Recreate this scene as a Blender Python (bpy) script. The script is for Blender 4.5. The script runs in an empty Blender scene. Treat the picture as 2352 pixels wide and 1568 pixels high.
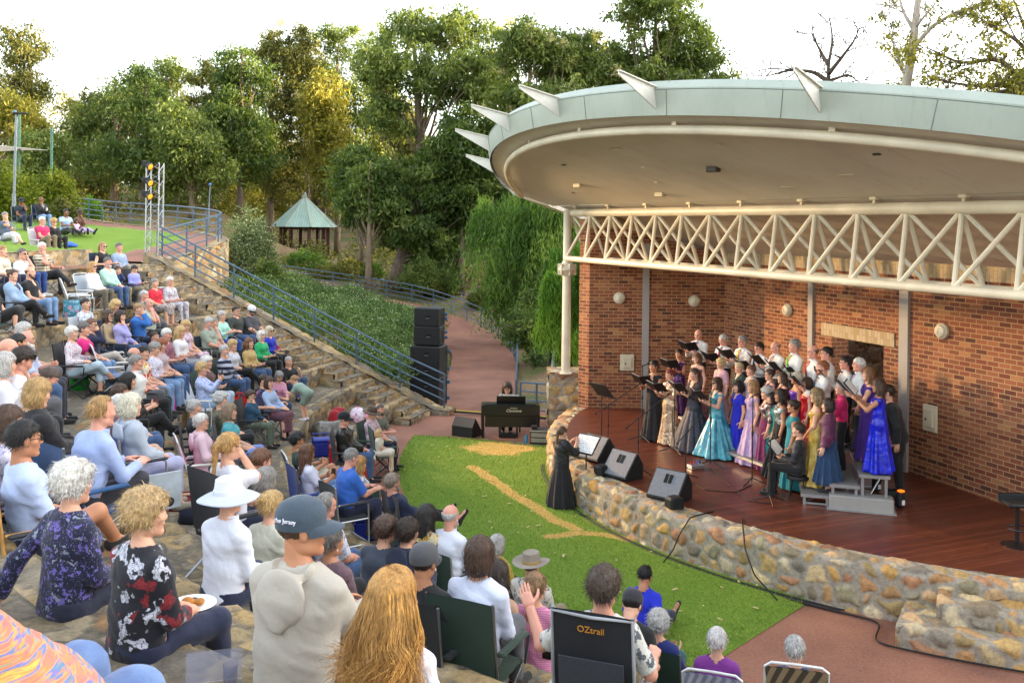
import bpy, math, random, numpy as np
from mathutils import Matrix, Vector
R0 = random.Random(7)
NP = np.random.RandomState(11)
C = bpy.context.scene.collection
PI = math.pi
FPX, ROLL, HC = 2200.0, math.radians(0.7), 5.45
def ray(px, py):
 X = (px-1176)/FPX; Y = -(py-516)/FPX
 return (X*math.cos(ROLL)-Y*math.sin(ROLL), 1.0, X*math.sin(ROLL)+Y*math.cos(ROLL))
def at(px, py, Y):
 d = ray(px, py); return Vector((d[0]*Y, Y, HC+d[2]*Y))
def onz(px, py, z):
 d = ray(px, py); t = (z-HC)/d[2]; return Vector((d[0]*t, t, z))
SO = (1.5, 25.5); SC = (0.4051, -0.9143); SN = (-0.9143, -0.4051); ZS = 0.75
def stw(s, t, z=0.0): return Vector((SO[0]+s*SC[0]+t*SN[0], SO[1]+s*SC[1]+t*SN[1], z))
def wst(x, y):
 dx, dy = x-SO[0], y-SO[1]; return dx*SC[0]+dy*SC[1], dx*SN[0]+dy*SN[1]
SANG = math.atan2(SC[1], SC[0])
CX, CY = 12.36, 22.84
TR0, TRD, TZD = 15.95, 1.1, 0.45
def tier_z(x, y):
 r = math.hypot(x-CX, y-CY)
 if r < TR0: return 0.0
 return TZD*(min(int((r-TR0)/TRD), 8)+1)
def ring_pt(r, a, z=0.0): return Vector((CX+r*math.cos(a), CY+r*math.sin(a), z))
def lin(c):
 return c/12.92 if c <= 0.04045 else ((c+0.055)/1.055)**2.4
def hx(h, k=1.0):
 h = h.lstrip('#'); h = ''.join(c*2 for c in h) if len(h) == 3 else h; return tuple(min(1, lin(int(h[i:i+2], 16)/255)*k) for i in (0, 2, 4))+(1.0,)
MC = {}
class NT:
 def __init__(s, name):
  s.m = bpy.data.materials.new(name); s.m.use_nodes = True; s.t = s.m.node_tree
  s.b = s.t.nodes['Principled BSDF']; s.out = s.t.nodes['Material Output']
 def n(s, typ, **kw):
  x = s.t.nodes.new(typ)
  for k, v in kw.items():
   if k.startswith('_'): x.inputs[k[1:].replace('_', ' ')].default_value = v
   else: setattr(x, k, v)
  return x
 def l(s, a, b): s.t.links.new(a, b)
 def co(s, kind='Object', scale=None):
  t = s.n('ShaderNodeTexCoord').outputs[kind]
  if scale is None: return t
  m = s.n('ShaderNodeMapping'); m.inputs['Scale'].default_value = scale; s.l(t, m.inputs[0]); return m.outputs[0]
 def noise(s, co, scale, detail=3, rough=.55):
  x = s.n('ShaderNodeTexNoise'); x.inputs['Scale'].default_value = scale; x.inputs['Detail'].default_value = detail
  x.inputs['Roughness'].default_value = rough; s.l(co, x.inputs['Vector']); return x
 def ramp(s, fac, stops, interp='LINEAR'):
  x = s.n('ShaderNodeValToRGB'); r = x.color_ramp; r.interpolation = interp
  while len(r.elements) > 1: r.elements.remove(r.elements[-1])
  r.elements[0].position = stops[0][0]; r.elements[0].color = stops[0][1]
  for p, c in stops[1:]:
   e = r.elements.new(p); e.color = c
  s.l(fac, x.inputs[0]); return x.outputs[0]
 def mix(s, fac, a, b, mode='MIX'):
  x = s.n('ShaderNodeMix'); x.data_type = 'RGBA'; x.blend_type = mode
  for i, v in ((0, fac), (6, a), (7, b)):
   if hasattr(v, 'links'): s.l(v, x.inputs[i])
   else: x.inputs[i].default_value = v
  return x.outputs[2]
 def math(s, op, a, b=None, clamp=False):
  x = s.n('ShaderNodeMath'); x.operation = op; x.use_clamp = clamp
  for i, v in ((0, a), (1, b)):
   if v is None: continue
   if hasattr(v, 'links'): s.l(v, x.inputs[i])
   else: x.inputs[i].default_value = v
  return x.outputs[0]
 def bump(s, h, strength=.3, dist=.01):
  x = s.n('ShaderNodeBump'); x.inputs['Strength'].default_value = strength; x.inputs['Distance'].default_value = dist
  s.l(h, x.inputs['Height']); s.l(x.outputs[0], s.b.inputs['Normal'])
 def base(s, c):
  if hasattr(c, 'links'): s.l(c, s.b.inputs['Base Color'])
  else: s.b.inputs['Base Color'].default_value = c
 def set(s, **kw):
  for k, v in kw.items():
   i = s.b.inputs[k.replace('_', ' ')]
   if hasattr(v, 'links'): s.l(v, i)
   else: i.default_value = v
def shade(c, k): return tuple(min(1, x*k) for x in c[:3])+(1,)
def M(name, col, rough=.7, metal=0, var=.18, vs=6, bump=0, bs=40, spec=.5):
 key = (name, col, rough, metal, var, vs, bump, bs, spec)
 if key in MC: return MC[key]
 c = hx(col) if isinstance(col, str) else tuple(col)+((1,) if len(col) == 3 else ())
 t = NT(name); co = t.co()
 nz = t.noise(co, vs, 4)
 t.base(t.ramp(nz.outputs['Fac'], [(.3, shade(c, 1-var)), (.7, shade(c, 1+var))]))
 t.set(Roughness=rough, Metallic=metal); t.b.inputs['Specular IOR Level'].default_value = spec
 if bump:
  n2 = t.noise(co, bs, 4); t.bump(n2.outputs['Fac'], bump, .02)
 MC[key] = t.m; return t.m
def mcache(fn):
 def w(*a):
  k = (fn.__name__,)+a
  if k not in MC: MC[k] = fn(*a)
  return MC[k]
 return w
def mk_mesh(name, V, polys, mats, smooth=True, attrs=None):
 me = bpy.data.meshes.new(name)
 V = np.asarray(V, np.float32).reshape(-1, 3)
 polys = [(np.asarray(f, np.int32), m) for f, m in polys if len(f)]
 nl = sum(f.size for f, m in polys); nf = sum(len(f) for f, m in polys)
 me.vertices.add(len(V)); me.vertices.foreach_set('co', V.ravel())
 me.loops.add(nl); me.polygons.add(nf)
 if nl:
  me.loops.foreach_set('vertex_index', np.concatenate([f.ravel() for f, m in polys]))
  tot = np.concatenate([np.full(len(f), f.shape[1], np.int32) for f, m in polys])
  st = np.zeros(nf, np.int32); st[1:] = np.cumsum(tot)[:-1]
  me.polygons.foreach_set('loop_start', st); me.polygons.foreach_set('loop_total', tot)
  me.polygons.foreach_set('material_index', np.concatenate([np.full(len(f), m, np.int32) if np.isscalar(m) else np.asarray(m, np.int32) for f, m in polys]))
  me.polygons.foreach_set('use_smooth', np.full(nf, bool(smooth)))
 for m in mats: me.materials.append(m)
 if attrs:
  for an, (dom, arr) in attrs.items():
   arr = np.asarray(arr, np.float32)
   if arr.ndim == 1:
    a = me.attributes.new(an, 'FLOAT', dom); a.data.foreach_set('value', arr)
   else:
    a = me.attributes.new(an, 'FLOAT_COLOR', dom)
    if arr.shape[1] == 3: arr = np.concatenate([arr, np.ones((len(arr), 1), np.float32)], 1)
    a.data.foreach_set('color', arr.ravel())
 me.update(calc_edges=True)
 return me
def link(name, me, parent=None, loc=None, rotz=0):
 o = bpy.data.objects.new(name, me); C.objects.link(o)
 if parent is not None: o.parent = parent
 if loc is not None: o.location = loc
 if rotz: o.rotation_euler = (0, 0, rotz)
 return o
def tag(o, label=None, cat=None, group=None, kind=None):
 if label: o['label'] = label
 if cat: o['category'] = cat
 if group: o['group'] = group
 if kind: o['kind'] = kind
 return o
def thing(name, label, cat, loc=(0, 0, 0), rotz=0, group=None):
 o = bpy.data.objects.new(name, None); C.objects.link(o); o.empty_display_size = .1
 o.location = loc; o.rotation_euler = (0, 0, rotz)
 return tag(o, label, cat, group)
def frame_of(d):
 d = Vector(d).normalized(); a = Vector((0, 0, 1)) if abs(d.z) < .95 else Vector((1, 0, 0))
 u = d.cross(a).normalized(); v = u.cross(d).normalized(); return u, v
class MB:
 def __init__(s): s.v = []; s.q = []; s.n = 0
 def add(s, V, F, m=0):
  V = np.asarray(V, float).reshape(-1, 3)
  for f in (F if isinstance(F, list) else [F]):
   f = np.asarray(f, int)
   if len(f): s.q.append((f+s.n, m))
  s.v.append(V); s.n += len(V); return s
 def box(s, c, d, rz=0, m=0, R=None, bev=0.0):
  x, y, z = [k/2 for k in d]
  if bev > 0:
   b = min(bev, min(x, y, z)*.9)
   pts = []
   for zz, ins in ((-z, b), (-z+b, 0), (z-b, 0), (z, b)):
    for sx, sy in ((-1, -1), (1, -1), (1, 1), (-1, 1)):
     ex, ey = x-ins, y-ins
     if sx*sy > 0: pts += [(sx*ex, sy*(ey-b), zz), (sx*(ex-b), sy*ey, zz)]
     else: pts += [(sx*(ex-b), sy*ey, zz), (sx*ex, sy*(ey-b), zz)]
   V = np.array(pts)
   F4 = [[r*8+i, r*8+(i+1) % 8, (r+1)*8+(i+1) % 8, (r+1)*8+i] for r in range(3) for i in range(8)]
   F8 = [[7-i for i in range(8)], [24+i for i in range(8)]]
   Fs = [np.array(F4), np.array(F8)]
  else:
   V = np.array([(a, b_, c_) for c_ in (-z, z) for a, b_ in ((-x, -y), (x, -y), (x, y), (-x, y))])
   Fs = [np.array([[3, 2, 1, 0], [4, 5, 6, 7], [0, 1, 5, 4], [1, 2, 6, 5], [2, 3, 7, 6], [3, 0, 4, 7]])]
  if R is not None: V = V @ np.array(R).T
  elif rz:
   cs, sn = math.cos(rz), math.sin(rz); V = V @ np.array([[cs, sn, 0], [-sn, cs, 0], [0, 0, 1]])
  return s.add(V+np.array(c), Fs, m)
 def tube(s, pts, r, n=8, m=0, cap=True, closed=False):
  pts = [Vector(p) for p in pts]; k = len(pts)
  rr = r if hasattr(r, '__len__') else [r]*k
  V = []; u = None
  for i, p in enumerate(pts):
   if closed: d = pts[(i+1) % k]-pts[i-1]
   else: d = pts[min(i+1, k-1)]-pts[max(i-1, 0)]
   if d.length < 1e-9: d = Vector((0, 0, 1))
   d.normalize()
   if u is None: u, v = frame_of(d)
   else:
    u = (u-d*u.dot(d))
    if u.length < 1e-6: u, v = frame_of(d)
    u.normalize()
   v = d.cross(u)
   for j in range(n):
    a = 2*PI*j/n; V.append(p+(u*math.cos(a)+v*math.sin(a))*rr[i])
  F = []
  for i in range(k if closed else k-1):
   b = ((i+1) % k)*n
   for j in range(n): F.append([i*n+j, i*n+(j+1) % n, b+(j+1) % n, b+j])
  Fs = [np.array(F)]
  if cap and not closed: Fs.append(np.array([[n-1-j for j in range(n)], [(k-1)*n+j for j in range(n)]]))
  return s.add([tuple(p) for p in V], Fs, m)
 def lathe(s, prof, c=(0, 0, 0), n=20, m=0, sx=1, sy=1, R=None):
  V = []
  for r, z in prof:
   for j in range(n):
    a = 2*PI*j/n; V.append((r*math.cos(a)*sx, r*math.sin(a)*sy, z))
  k = len(prof); F = []
  for i in range(k-1):
   for j in range(n): F.append([i*n+j, i*n+(j+1) % n, (i+1)*n+(j+1) % n, (i+1)*n+j])
  V = np.array(V)
  if R is not None: V = V @ np.array(R).T
  Fs = [np.array(F)]
  if prof[0][0] > 1e-4: Fs.append(np.array([[n-1-j for j in range(n)]]))
  if prof[-1][0] > 1e-4: Fs.append(np.array([[(k-1)*n+j for j in range(n)]]))
  return s.add(V+np.array(c), Fs, m)
 def ell(s, c, r, n=14, m=0, R=None):
  prof = [(max(1e-5, math.sin(PI*i/8)), -math.cos(PI*i/8)) for i in range(9)]
  V = []; 
  for a, z in prof:
   for j in range(n):
    t = 2*PI*j/n; V.append((a*math.cos(t)*r[0], a*math.sin(t)*r[1], z*r[2]))
  F = [[i*n+j, i*n+(j+1) % n, (i+1)*n+(j+1) % n, (i+1)*n+j] for i in range(8) for j in range(n)]
  V = np.array(V)
  if R is not None: V = V @ np.array(R).T
  return s.add(V+np.array(c), np.array(F), m)
 def prism(s, poly, z0, z1, m=0):
  k = len(poly); V = [(x, y, z0) for x, y in poly]+[(x, y, z1) for x, y in poly]
  F = [[i, (i+1) % k, k+(i+1) % k, k+i] for i in range(k)]
  return s.add(V, [np.array(F), np.array([[k-1-i for i in range(k)]]), np.array([[k+i for i in range(k)]])], m)
 def plate(s, P, th, m=0):
  P = [Vector(p) for p in P]; nrm = (P[1]-P[0]).cross(P[2]-P[0]).normalized()*th/2; k = len(P)
  V = [tuple(p-nrm) for p in P]+[tuple(p+nrm) for p in P]
  F = [[i, (i+1) % k, k+(i+1) % k, k+i] for i in range(k)]
  return s.add(V, [np.array(F), np.array([[k-1-i for i in range(k)]]), np.array([[k+i for i in range(k)]])], m)
 def grid(s, P, m=0, flip=False):
  P = np.asarray(P, float); a, b = P.shape[:2]
  I = np.arange(a*b).reshape(a, b)
  F = np.stack([I[:-1, :-1], I[1:, :-1], I[1:, 1:], I[:-1, 1:]], -1).reshape(-1, 4)
  if flip: F = F[:, ::-1]
  return s.add(P.reshape(-1, 3), F, m)
 def mesh(s, name, mats, smooth=False):
  return mk_mesh(name, np.concatenate(s.v) if s.v else np.zeros((0, 3)), s.q, mats, smooth)
 def obj(s, name, mats, parent=None, smooth=False, loc=None, rotz=0):
  if not isinstance(mats, (list, tuple)): mats = [mats]
  me = s.mesh(name, mats, smooth)
  if smooth == 'auto':
   me.polygons.foreach_set('use_smooth', np.ones(len(me.polygons), bool))
   try: me.set_sharp_from_angle(angle=math.radians(38))
   except Exception: pass
  return link(name, me, parent, loc, rotz)
def rotm(yaw=0, pitch=0, roll=0):
 return np.array((Matrix.Rotation(yaw, 3, 'Z') @ Matrix.Rotation(-pitch, 3, 'X') @ Matrix.Rotation(roll, 3, 'Y')))
def vnoise(P, seed=0):
 P = np.asarray(P, float); i = np.floor(P).astype(np.int64); f = P-i; f = f*f*(3-2*f)
 def h(a):
  n = (a[..., 0]*374761393+a[..., 1]*668265263+a[..., 2]*2147483647+seed*1274126177) & 0xffffffff
  n = ((n ^ (n >> 13))*1274126177) & 0xffffffff
  return ((n ^ (n >> 16)) & 0xffff)/65535.0
 r = 0
 for dx in (0, 1):
  for dy in (0, 1):
   for dz in (0, 1):
    w = (f[..., 0] if dx else 1-f[..., 0])*(f[..., 1] if dy else 1-f[..., 1])*(f[..., 2] if dz else 1-f[..., 2])
    r = r+w*h(i+np.array([dx, dy, dz]))
 return r
sc = bpy.context.scene
w = bpy.data.worlds.new('World'); sc.world = w; w.use_nodes = True
SUN_EL, SUN_AZ = math.radians(9), math.radians(8)      # azimuth measured from +X towards +Y
sky = w.node_tree.nodes.new('ShaderNodeTexSky'); sky.sky_type = 'NISHITA'; sky.sun_disc = False
sky.sun_elevation = SUN_EL; sky.sun_rotation = PI/2-SUN_AZ; sky.air_density = 1.0; sky.dust_density = 3.0; sky.ozone_density = 1.0
hs_ = w.node_tree.nodes.new('ShaderNodeHueSaturation'); hs_.inputs['Saturation'].default_value = .38; hs_.inputs['Value'].default_value = 1.0
w.node_tree.links.new(sky.outputs[0], hs_.inputs['Color']); w.node_tree.links.new(hs_.outputs[0], w.node_tree.nodes['Background'].inputs[0])
w.node_tree.nodes['Background'].inputs[1].default_value = 0.15
sl = bpy.data.lights.new('sun', 'SUN'); sl.energy = 2.1; sl.angle = math.radians(.6); sl.color = (1.0, .74, .42)
so = bpy.data.objects.new('sun', sl); C.objects.link(so)
so.rotation_euler = Vector((-math.cos(SUN_AZ)*math.cos(SUN_EL), -math.sin(SUN_AZ)*math.cos(SUN_EL), -math.sin(SUN_EL))).to_track_quat('-Z', 'Y').to_euler()
cam = bpy.data.cameras.new('camera'); co_ = bpy.data.objects.new('camera', cam); C.objects.link(co_); sc.camera = co_
cam.sensor_width = 36; cam.lens = FPX/2352*36; cam.shift_y = -(784-516)/2352; cam.clip_start = .05; cam.clip_end = 2000
r_ = Vector((math.cos(ROLL), 0, math.sin(ROLL))); u_ = Vector((-math.sin(ROLL), 0, math.cos(ROLL))); b_ = Vector((0, -1, 0))
co_.matrix_world = Matrix(((r_.x, u_.x, b_.x, 0), (r_.y, u_.y, b_.y, 0), (r_.z, u_.z, b_.z, HC), (0, 0, 0, 1)))
cam.dof.use_dof = True; cam.dof.focus_distance = 19; cam.dof.aperture_fstop = 11
sc.view_settings.view_transform = 'Standard'; sc.view_settings.look = 'None'; sc.view_settings.gamma = 1.0
sc.view_settings.exposure = 3.1
sc.cycles.max_bounces = 6; sc.cycles.diffuse_bounces = 3; sc.cycles.transparent_max_bounces = 12
sc.cycles.use_denoising = True; sc.cycles.sample_clamp_indirect = 4.0
GP = [(0, 25, 0), (5, 15, 0), (-1, 35, 0), (1, 45, 0), (10, 30, 0), (20, 20, 0), (20, 40, 0), (-2.6, 47, .3), (10, 45, .3), (15, 60, 1),
      (-9, 52, 2.0), (-5, 53, 1.2), (-13, 55, 2.1), (-16.5, 76, 2.3), (-20, 56, 2.6), (-5, 29.5, .8), (-9, 31.4, 2.3), (-10.3, 35.5, 3.0), (-7, 36, 1.9),
      (-4, 38, 1.1), (-2.6, 34, .3), (-8, 44, 1.9), (-5, 45, 1.1), (-13, 46, 3.0), (-11.8, 40, 3.0),
      (-14, 39, 4.75), (-20, 44.5, 5.2), (-27, 51, 5.4), (-24, 70, 6.2), (-40, 72, 7), (-60, 60, 7.5), (-20, 32, 4.6), (-30, 34, 5.2), (-24, 40, 5.2),
      (-15, 98, 6), (0, 100, 6), (30, 90, 5), (60, 60, 4), (-60, 120, 11), (0, 150, 12), (60, 150, 12), (-120, 100, 15), (40, 20, 0), (30, 0, 1),
      (30, -20, 3), (-40, 10, 5), (-20, -20, 4.5), (10, -20, 4), (120, -60, 6), (-120, -60, 12), (-34, 52, 5.7)]
for a_ in range(165, 265, 10):
 p_ = ring_pt(25.5, math.radians(a_)); GP.append((p_.x, p_.y, 4.05))
GP = np.array(GP, float)
RIGHT = [(0.17, 27.3, 0), (0.25, 34, 0), (.23, 39, 0), (-.45, 45, 0), (-.97, 47.5, .1), (-2.6, 50.3, .5), (-4.9, 52.8, 1.0), (-7.74, 53.4, 1.35), (-9.4, 53.3, 1.6), (-11, 53.2, 1.8), (-12.9, 53.8, 2.0)]
LEFT = [(-2.15, 27.3), (-2.2, 33.7), (-2.4, 40), (-3.1, 44), (-3.6, 45.8), (-4.6, 47.5), (-6, 49.6), (-8, 50.4), (-9.5, 50.5), (-11, 50.4), (-13, 51)]
PATHC = np.array([((a[0]+b[0])/2, (a[1]+b[1])/2, a[2]) for a, b in zip(RIGHT, LEFT)])
PATHC = np.stack([np.interp(np.linspace(0, 10, 80), np.arange(11), PATHC[:, i]) for i in range(3)], -1)
def gz_(x, y):
 x = np.asarray(x, float); y = np.asarray(y, float)
 d2 = (x[..., None]-GP[:, 0])**2+(y[..., None]-GP[:, 1])**2+.3
 wt = d2**-1.7
 return (wt*GP[:, 2]).sum(-1)/wt.sum(-1)
def ground_z(x, y):
 z = gz_(x, y); r = np.hypot(x-CX, y-CY); a = np.degrees(np.arctan2(y-CY, x-CX)) % 360
 sec = (a > 161.5) & (a < 300) & (r < 25.6)
 z = np.where(sec, np.minimum(z, np.maximum(-.3, TZD*(r-TR0)/TRD-.45)), z)
 z = np.where((r < 16.2) | ((x > -2.5) & (x < 1) & (y < 40) & (y > 20)), np.minimum(z, -.12), z)
 lu = 4.07+.43*np.clip(np.maximum((a-164.2)/1.6, (r-27.5)/5), 0, 1)+.06*(r-26.2)-.15
 z = np.where((a > 146) & (a < 222) & (r >= 25.6) & (r < 40.5) & (x < -11.2), np.minimum(z, lu), z)
 m = (x > -16) & (x < 3) & (y > 26) & (y < 58)
 if np.any(m):
  xm, ym = x[m], y[m]; d = np.hypot(xm[:, None]-PATHC[:, 0], ym[:, None]-PATHC[:, 1]); j = d.argmin(1); dm = d.min(1)
  k = np.clip((dm-1.9)/2.2, 0, 1); lim = PATHC[j, 2]-.1; z = np.array(z, float); zz = z[m]; z[m] = np.where(zz > lim, lim*(1-k)+zz*k, zz)
 return z
def litter_mat():
 t = NT('leaf litter'); co = t.co()
 a = t.noise(co, .35, 4); b = t.noise(co, 9, 5, .7)
 c1 = t.ramp(b.outputs['Fac'], [(.3, hx('#4a3a28')), (.5, hx('#7a6346')), (.68, hx('#9c8762'))])
 c2 = t.ramp(b.outputs['Fac'], [(.3, hx('#39461f')), (.7, hx('#6f7438'))])
 t.base(t.mix(t.ramp(a.outputs['Fac'], [(.45, (0, 0, 0, 1)), (.6, (1, 1, 1, 1))]), c1, c2)); t.set(Roughness=.95)
 t.bump(b.outputs['Fac'], .6, .03); return t.m
LITTER = litter_mat()
ax = np.concatenate([np.linspace(-400, -60, 12)[:-1], np.arange(-60, 45, .8), np.linspace(45, 400, 14)])
ay = np.concatenate([np.linspace(-200, -25, 8)[:-1], np.arange(-25, 82, .8), np.linspace(82, 600, 18)])
GX, GY = np.meshgrid(ax, ay, indexing='ij'); GZ = ground_z(GX, GY)
GZ = GZ+24*np.clip((GX-50)/45, 0, 1)**1.1*np.clip((GY+60)/60, 0, 1)*np.clip((260-GY)/100, 0, 1)  # unseen ridge raised off to the right to block the low sun
mb = MB(); mb.grid(np.stack([GX, GY, GZ], -1), flip=False)
tag(mb.obj('ground', LITTER, smooth=True), kind='structure')
def brickpath_mat():
 t = NT('red paving'); co = t.co()
 a = t.noise(co, .7, 4, .6); b = t.noise(co, 26, 4)
 c = t.ramp(a.outputs['Fac'], [(.3, hx('#74493c')), (.55, hx('#96644f')), (.75, hx('#a67660'))])
 t.base(t.mix(.35, c, t.ramp(b.outputs['Fac'], [(.3, hx('#5e3e32')), (.7, hx('#a87c68'))]))); t.set(Roughness=.85); t.bump(b.outputs['Fac'], .3, .01); return t.m
PAVE = brickpath_mat()
pts = [ring_pt(16.05, math.radians(a)) for a in np.linspace(158, 290, 60)]
pts = [(p.x, p.y) for p in pts]+[(17, 8), (17, 28), (3, 28.6), (-2.2, 28.2)]
mb = MB(); mb.add([(x, y, 0) for x, y in pts], np.array([list(range(len(pts)))]))
tag(mb.obj('path', PAVE), kind='structure')
def resamp(P, n):
 P = np.array(P, float); d = np.r_[0, np.cumsum(np.linalg.norm(np.diff(P, axis=0), axis=1))]
 t = np.linspace(0, d[-1], n); return np.stack([np.interp(t, d, P[:, i]) for i in range(P.shape[1])], -1)
def smooth_line(P, n, it=3):
 P = resamp(P, n)
 for _ in range(it): P[1:-1] = (P[:-2]+2*P[1:-1]+P[2:])/4
 return P
RL = smooth_line(RIGHT, 60, 6); LL = smooth_line([(x, y, RIGHT[i][2]) for i, (x, y) in enumerate(LEFT)], 60, 6)
rows = np.stack([LL*(1-k)+RL*k for k in np.linspace(0, 1, 5)], 1); rows[:, :, 2] += .012
mb = MB(); mb.grid(rows, flip=True); mb.grid(np.stack([RL+np.array([0, 0, .012]), RL+np.array([.05, 0.02, -.5])], 1), flip=True)
tag(mb.obj('footpath', PAVE, smooth=True), kind='structure')
def lawn_mat(name, straw=True):
 t = NT(name); co = t.co()
 a = t.noise(co, .45, 4, .6); b = t.noise(co, 22, 5, .75); d = t.noise(co, 3.0, 4, .6)
 g1 = t.ramp(b.outputs['Fac'], [(.25, hx('#4e6c22')), (.5, hx('#6a8a2c')), (.75, hx('#8aa244'))])
 g2 = t.ramp(b.outputs['Fac'], [(.25, hx('#567426')), (.5, hx('#779436')), (.75, hx('#9cab52'))])
 g = t.mix(t.ramp(a.outputs['Fac'], [(.38, (0, 0, 0, 1)), (.66, (1, 1, 1, 1))]), g1, g2)
 g = t.mix(t.ramp(d.outputs['Fac'], [(.6, (0, 0, 0, 1)), (.78, (.5, .5, .5, 1))]), g, hx('#8c9450'))
 if straw:
  at_ = t.n('ShaderNodeAttribute', attribute_name='straw')
  m = t.math('ADD', at_.outputs['Fac'], t.math('MULTIPLY', t.math('SUBTRACT', b.outputs['Fac'], .5), 1.5))
  m = t.math('ADD', m, t.math('MULTIPLY', t.math('SUBTRACT', d.outputs['Fac'], .5), 1.1))
  m = t.ramp(m, [(.46, (0, 0, 0, 1)), (.56, (1, 1, 1, 1))])
  g = t.mix(m, g, t.ramp(b.outputs['Fac'], [(.3, hx('#9a7a38')), (.7, hx('#d8bb72'))]))
 t.base(g); t.set(Roughness=.9); t.b.inputs['Specular IOR Level'].default_value = .2; t.bump(b.outputs['Fac'], .8, .03); return t.m
arc = [ring_pt(14.9, math.radians(a)) for a in np.linspace(173.2, 228, 60)]
bd = [(p.x, p.y) for p in arc]+[(4.75, 14.35), (6.2, 14.6), (4.5, 17), (3.2, 20), (2.2, 23.2), (.5, 23.72), (-.7, 24.2), (-1.7, 24.5)]
bd = resamp(bd+[bd[0]], 320)[:-1]
cc_ = np.array([1.0, 19.0]); nr = 60
rr_ = np.linspace(0.02, 1, nr)
LG = cc_+(bd-cc_)[None]*rr_[:, None, None]
LG = np.concatenate([LG, LG[:, :1]], 1)
straw_lines = [[onz(*p, 0) for p in L] for L in ([(1085, 1075), (1130, 1105), (1180, 1140), (1235, 1172), (1275, 1200), (1322, 1217)],
               [(1258, 1237), (1330, 1228), (1390, 1232), (1445, 1243)], [(1105, 1032), (1150, 1040), (1190, 1032)], [(1120, 1022), (1165, 1026)])]
def seg_d(P, a, b):
 a = np.array(a[:2]); b = np.array(b[:2]); ab = b-a
 t = np.clip(((P-a)@ab)/(ab@ab), 0, 1); return np.linalg.norm(P-(a+t[..., None]*ab), axis=-1)
st_ = np.zeros(LG.shape[:2])
for L, wd in zip(straw_lines, (.13, .11, .42, .24)):
 for a, b in zip(L[:-1], L[1:]): st_ = np.maximum(st_, np.clip(1.15-seg_d(LG, a, b)/wd*.62, 0, 1))
LZ = .03*np.clip((1-rr_)*14, 0, 1)[:, None]+.008+0*LG[..., 0]
mb = MB(); mb.grid(np.concatenate([LG, LZ[..., None]], -1), flip=False)
me = mk_mesh('lawn', mb.v[0], mb.q, [lawn_mat('lawn grass')], True, {'straw': ('POINT', st_.ravel())})
tag(link('lawn', me), kind='structure')
def point_in(P, poly):
 x, y = P[:, 0], P[:, 1]; c = np.zeros(len(P), bool); j = len(poly)-1
 for i in range(len(poly)):
  xi, yi = poly[i]; xj, yj = poly[j]
  c ^= ((yi > y) != (yj > y)) & (x < (xj-xi)*(y-yi)/(yj-yi+1e-12)+xi); j = i
 return c
def blades_mat(name):
 t = NT(name); a = t.n('ShaderNodeAttribute', attribute_name='rnd')
 t.base(t.ramp(a.outputs['Fac'], [(0, hx('#5a7a26')), (.6, hx('#7a9838')), (.92, hx('#98a850')), (1, hx('#b8b068'))])); t.set(Roughness=.8); return t.m
BLADE = blades_mat('grass blades')
def blades(P, h, wd, seed, name='grass'):
 rs = np.random.RandomState(seed); n = len(P); a = rs.rand(n)*2*PI
 dx = np.stack([np.cos(a), np.sin(a), 0*a], -1)*wd
 tip = P+np.stack([rs.randn(n)*h*.35, rs.randn(n)*h*.35, h*(.5+rs.rand(n)*.8)], -1)
 V = np.stack([P-dx, P+dx, tip], 1).reshape(-1, 3); F = np.arange(3*n).reshape(n, 3)
 me = mk_mesh(name, V, [(F, 0)], [BLADE], False, {'rnd': ('POINT', np.repeat(rs.rand(n), 3))})
 return tag(link(name, me), kind='stuff')
rs_ = np.random.RandomState(3)
pp = np.stack([rs_.uniform(-2.8, 6.3, 150000), rs_.uniform(11.5, 24.6, 150000)], -1); pp = pp[point_in(pp, bd)]
msk = np.zeros(len(pp))
for L, wd in zip(straw_lines, (.13, .11, .4, .24)):
 for a, b in zip(L[:-1], L[1:]): msk = np.maximum(msk, (seg_d(pp, a, b) < wd).astype(float))
pp = pp[(msk < .5) | (rs_.rand(len(pp)) < .25)]
blades(np.c_[pp, np.full(len(pp), .03)], .035, .006, 5)
mb = MB(); 
for i in range(150):
 p = R0.uniform(-2.4, 5), R0.uniform(12.6, 24)
 if not point_in(np.array([p]), bd)[0]: continue
 mb.box((p[0], p[1], .075), (R0.uniform(.03, .11), R0.uniform(.012, .03), .006), R0.uniform(0, 3))
tag(mb.obj('fallen_leaves', M('dry leaf', '#c9b48c', .9)), kind='stuff')
PAL_WARM = ['#c8a870', '#bc9668', '#d4bc90', '#a69064', '#948670', '#b68c60', '#8a8276', '#c6a47c', '#ac8060', '#d0c0a0', '#9c9478', '#c29a5c']
PAL_GREY = ['#928670', '#a08e6a', '#7e7464', '#a48c62', '#726a60', '#b4a080', '#8a7a5a', '#82796a', '#ac966e', '#98754e']
def stone_mat(name):
 t = NT(name); co = t.co(); a = t.n('ShaderNodeAttribute', attribute_name='Col')
 n1 = t.noise(co, 14, 5, .7); n2 = t.noise(co, 60, 3)
 c = t.mix(1.0, a.outputs['Color'], t.ramp(n1.outputs['Fac'], [(.25, (.45, .42, .4, 1)), (.5, (.9, .88, .84, 1)), (.75, (1.25, 1.2, 1.1, 1))]), 'MULTIPLY')
 n3 = t.noise(co, 1.1, 4, .6)
 c = t.mix(t.ramp(n3.outputs['Fac'], [(.55, (0, 0, 0, 1)), (.8, (.4, .4, .4, 1))]), c, hx('#5c564a'))
 t.base(c); t.set(Roughness=.9); t.bump(t.math('ADD', n1.outputs['Fac'], n2.outputs['Fac']), .5, .02); return t.m
STONE = stone_mat('rubble stone')
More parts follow.
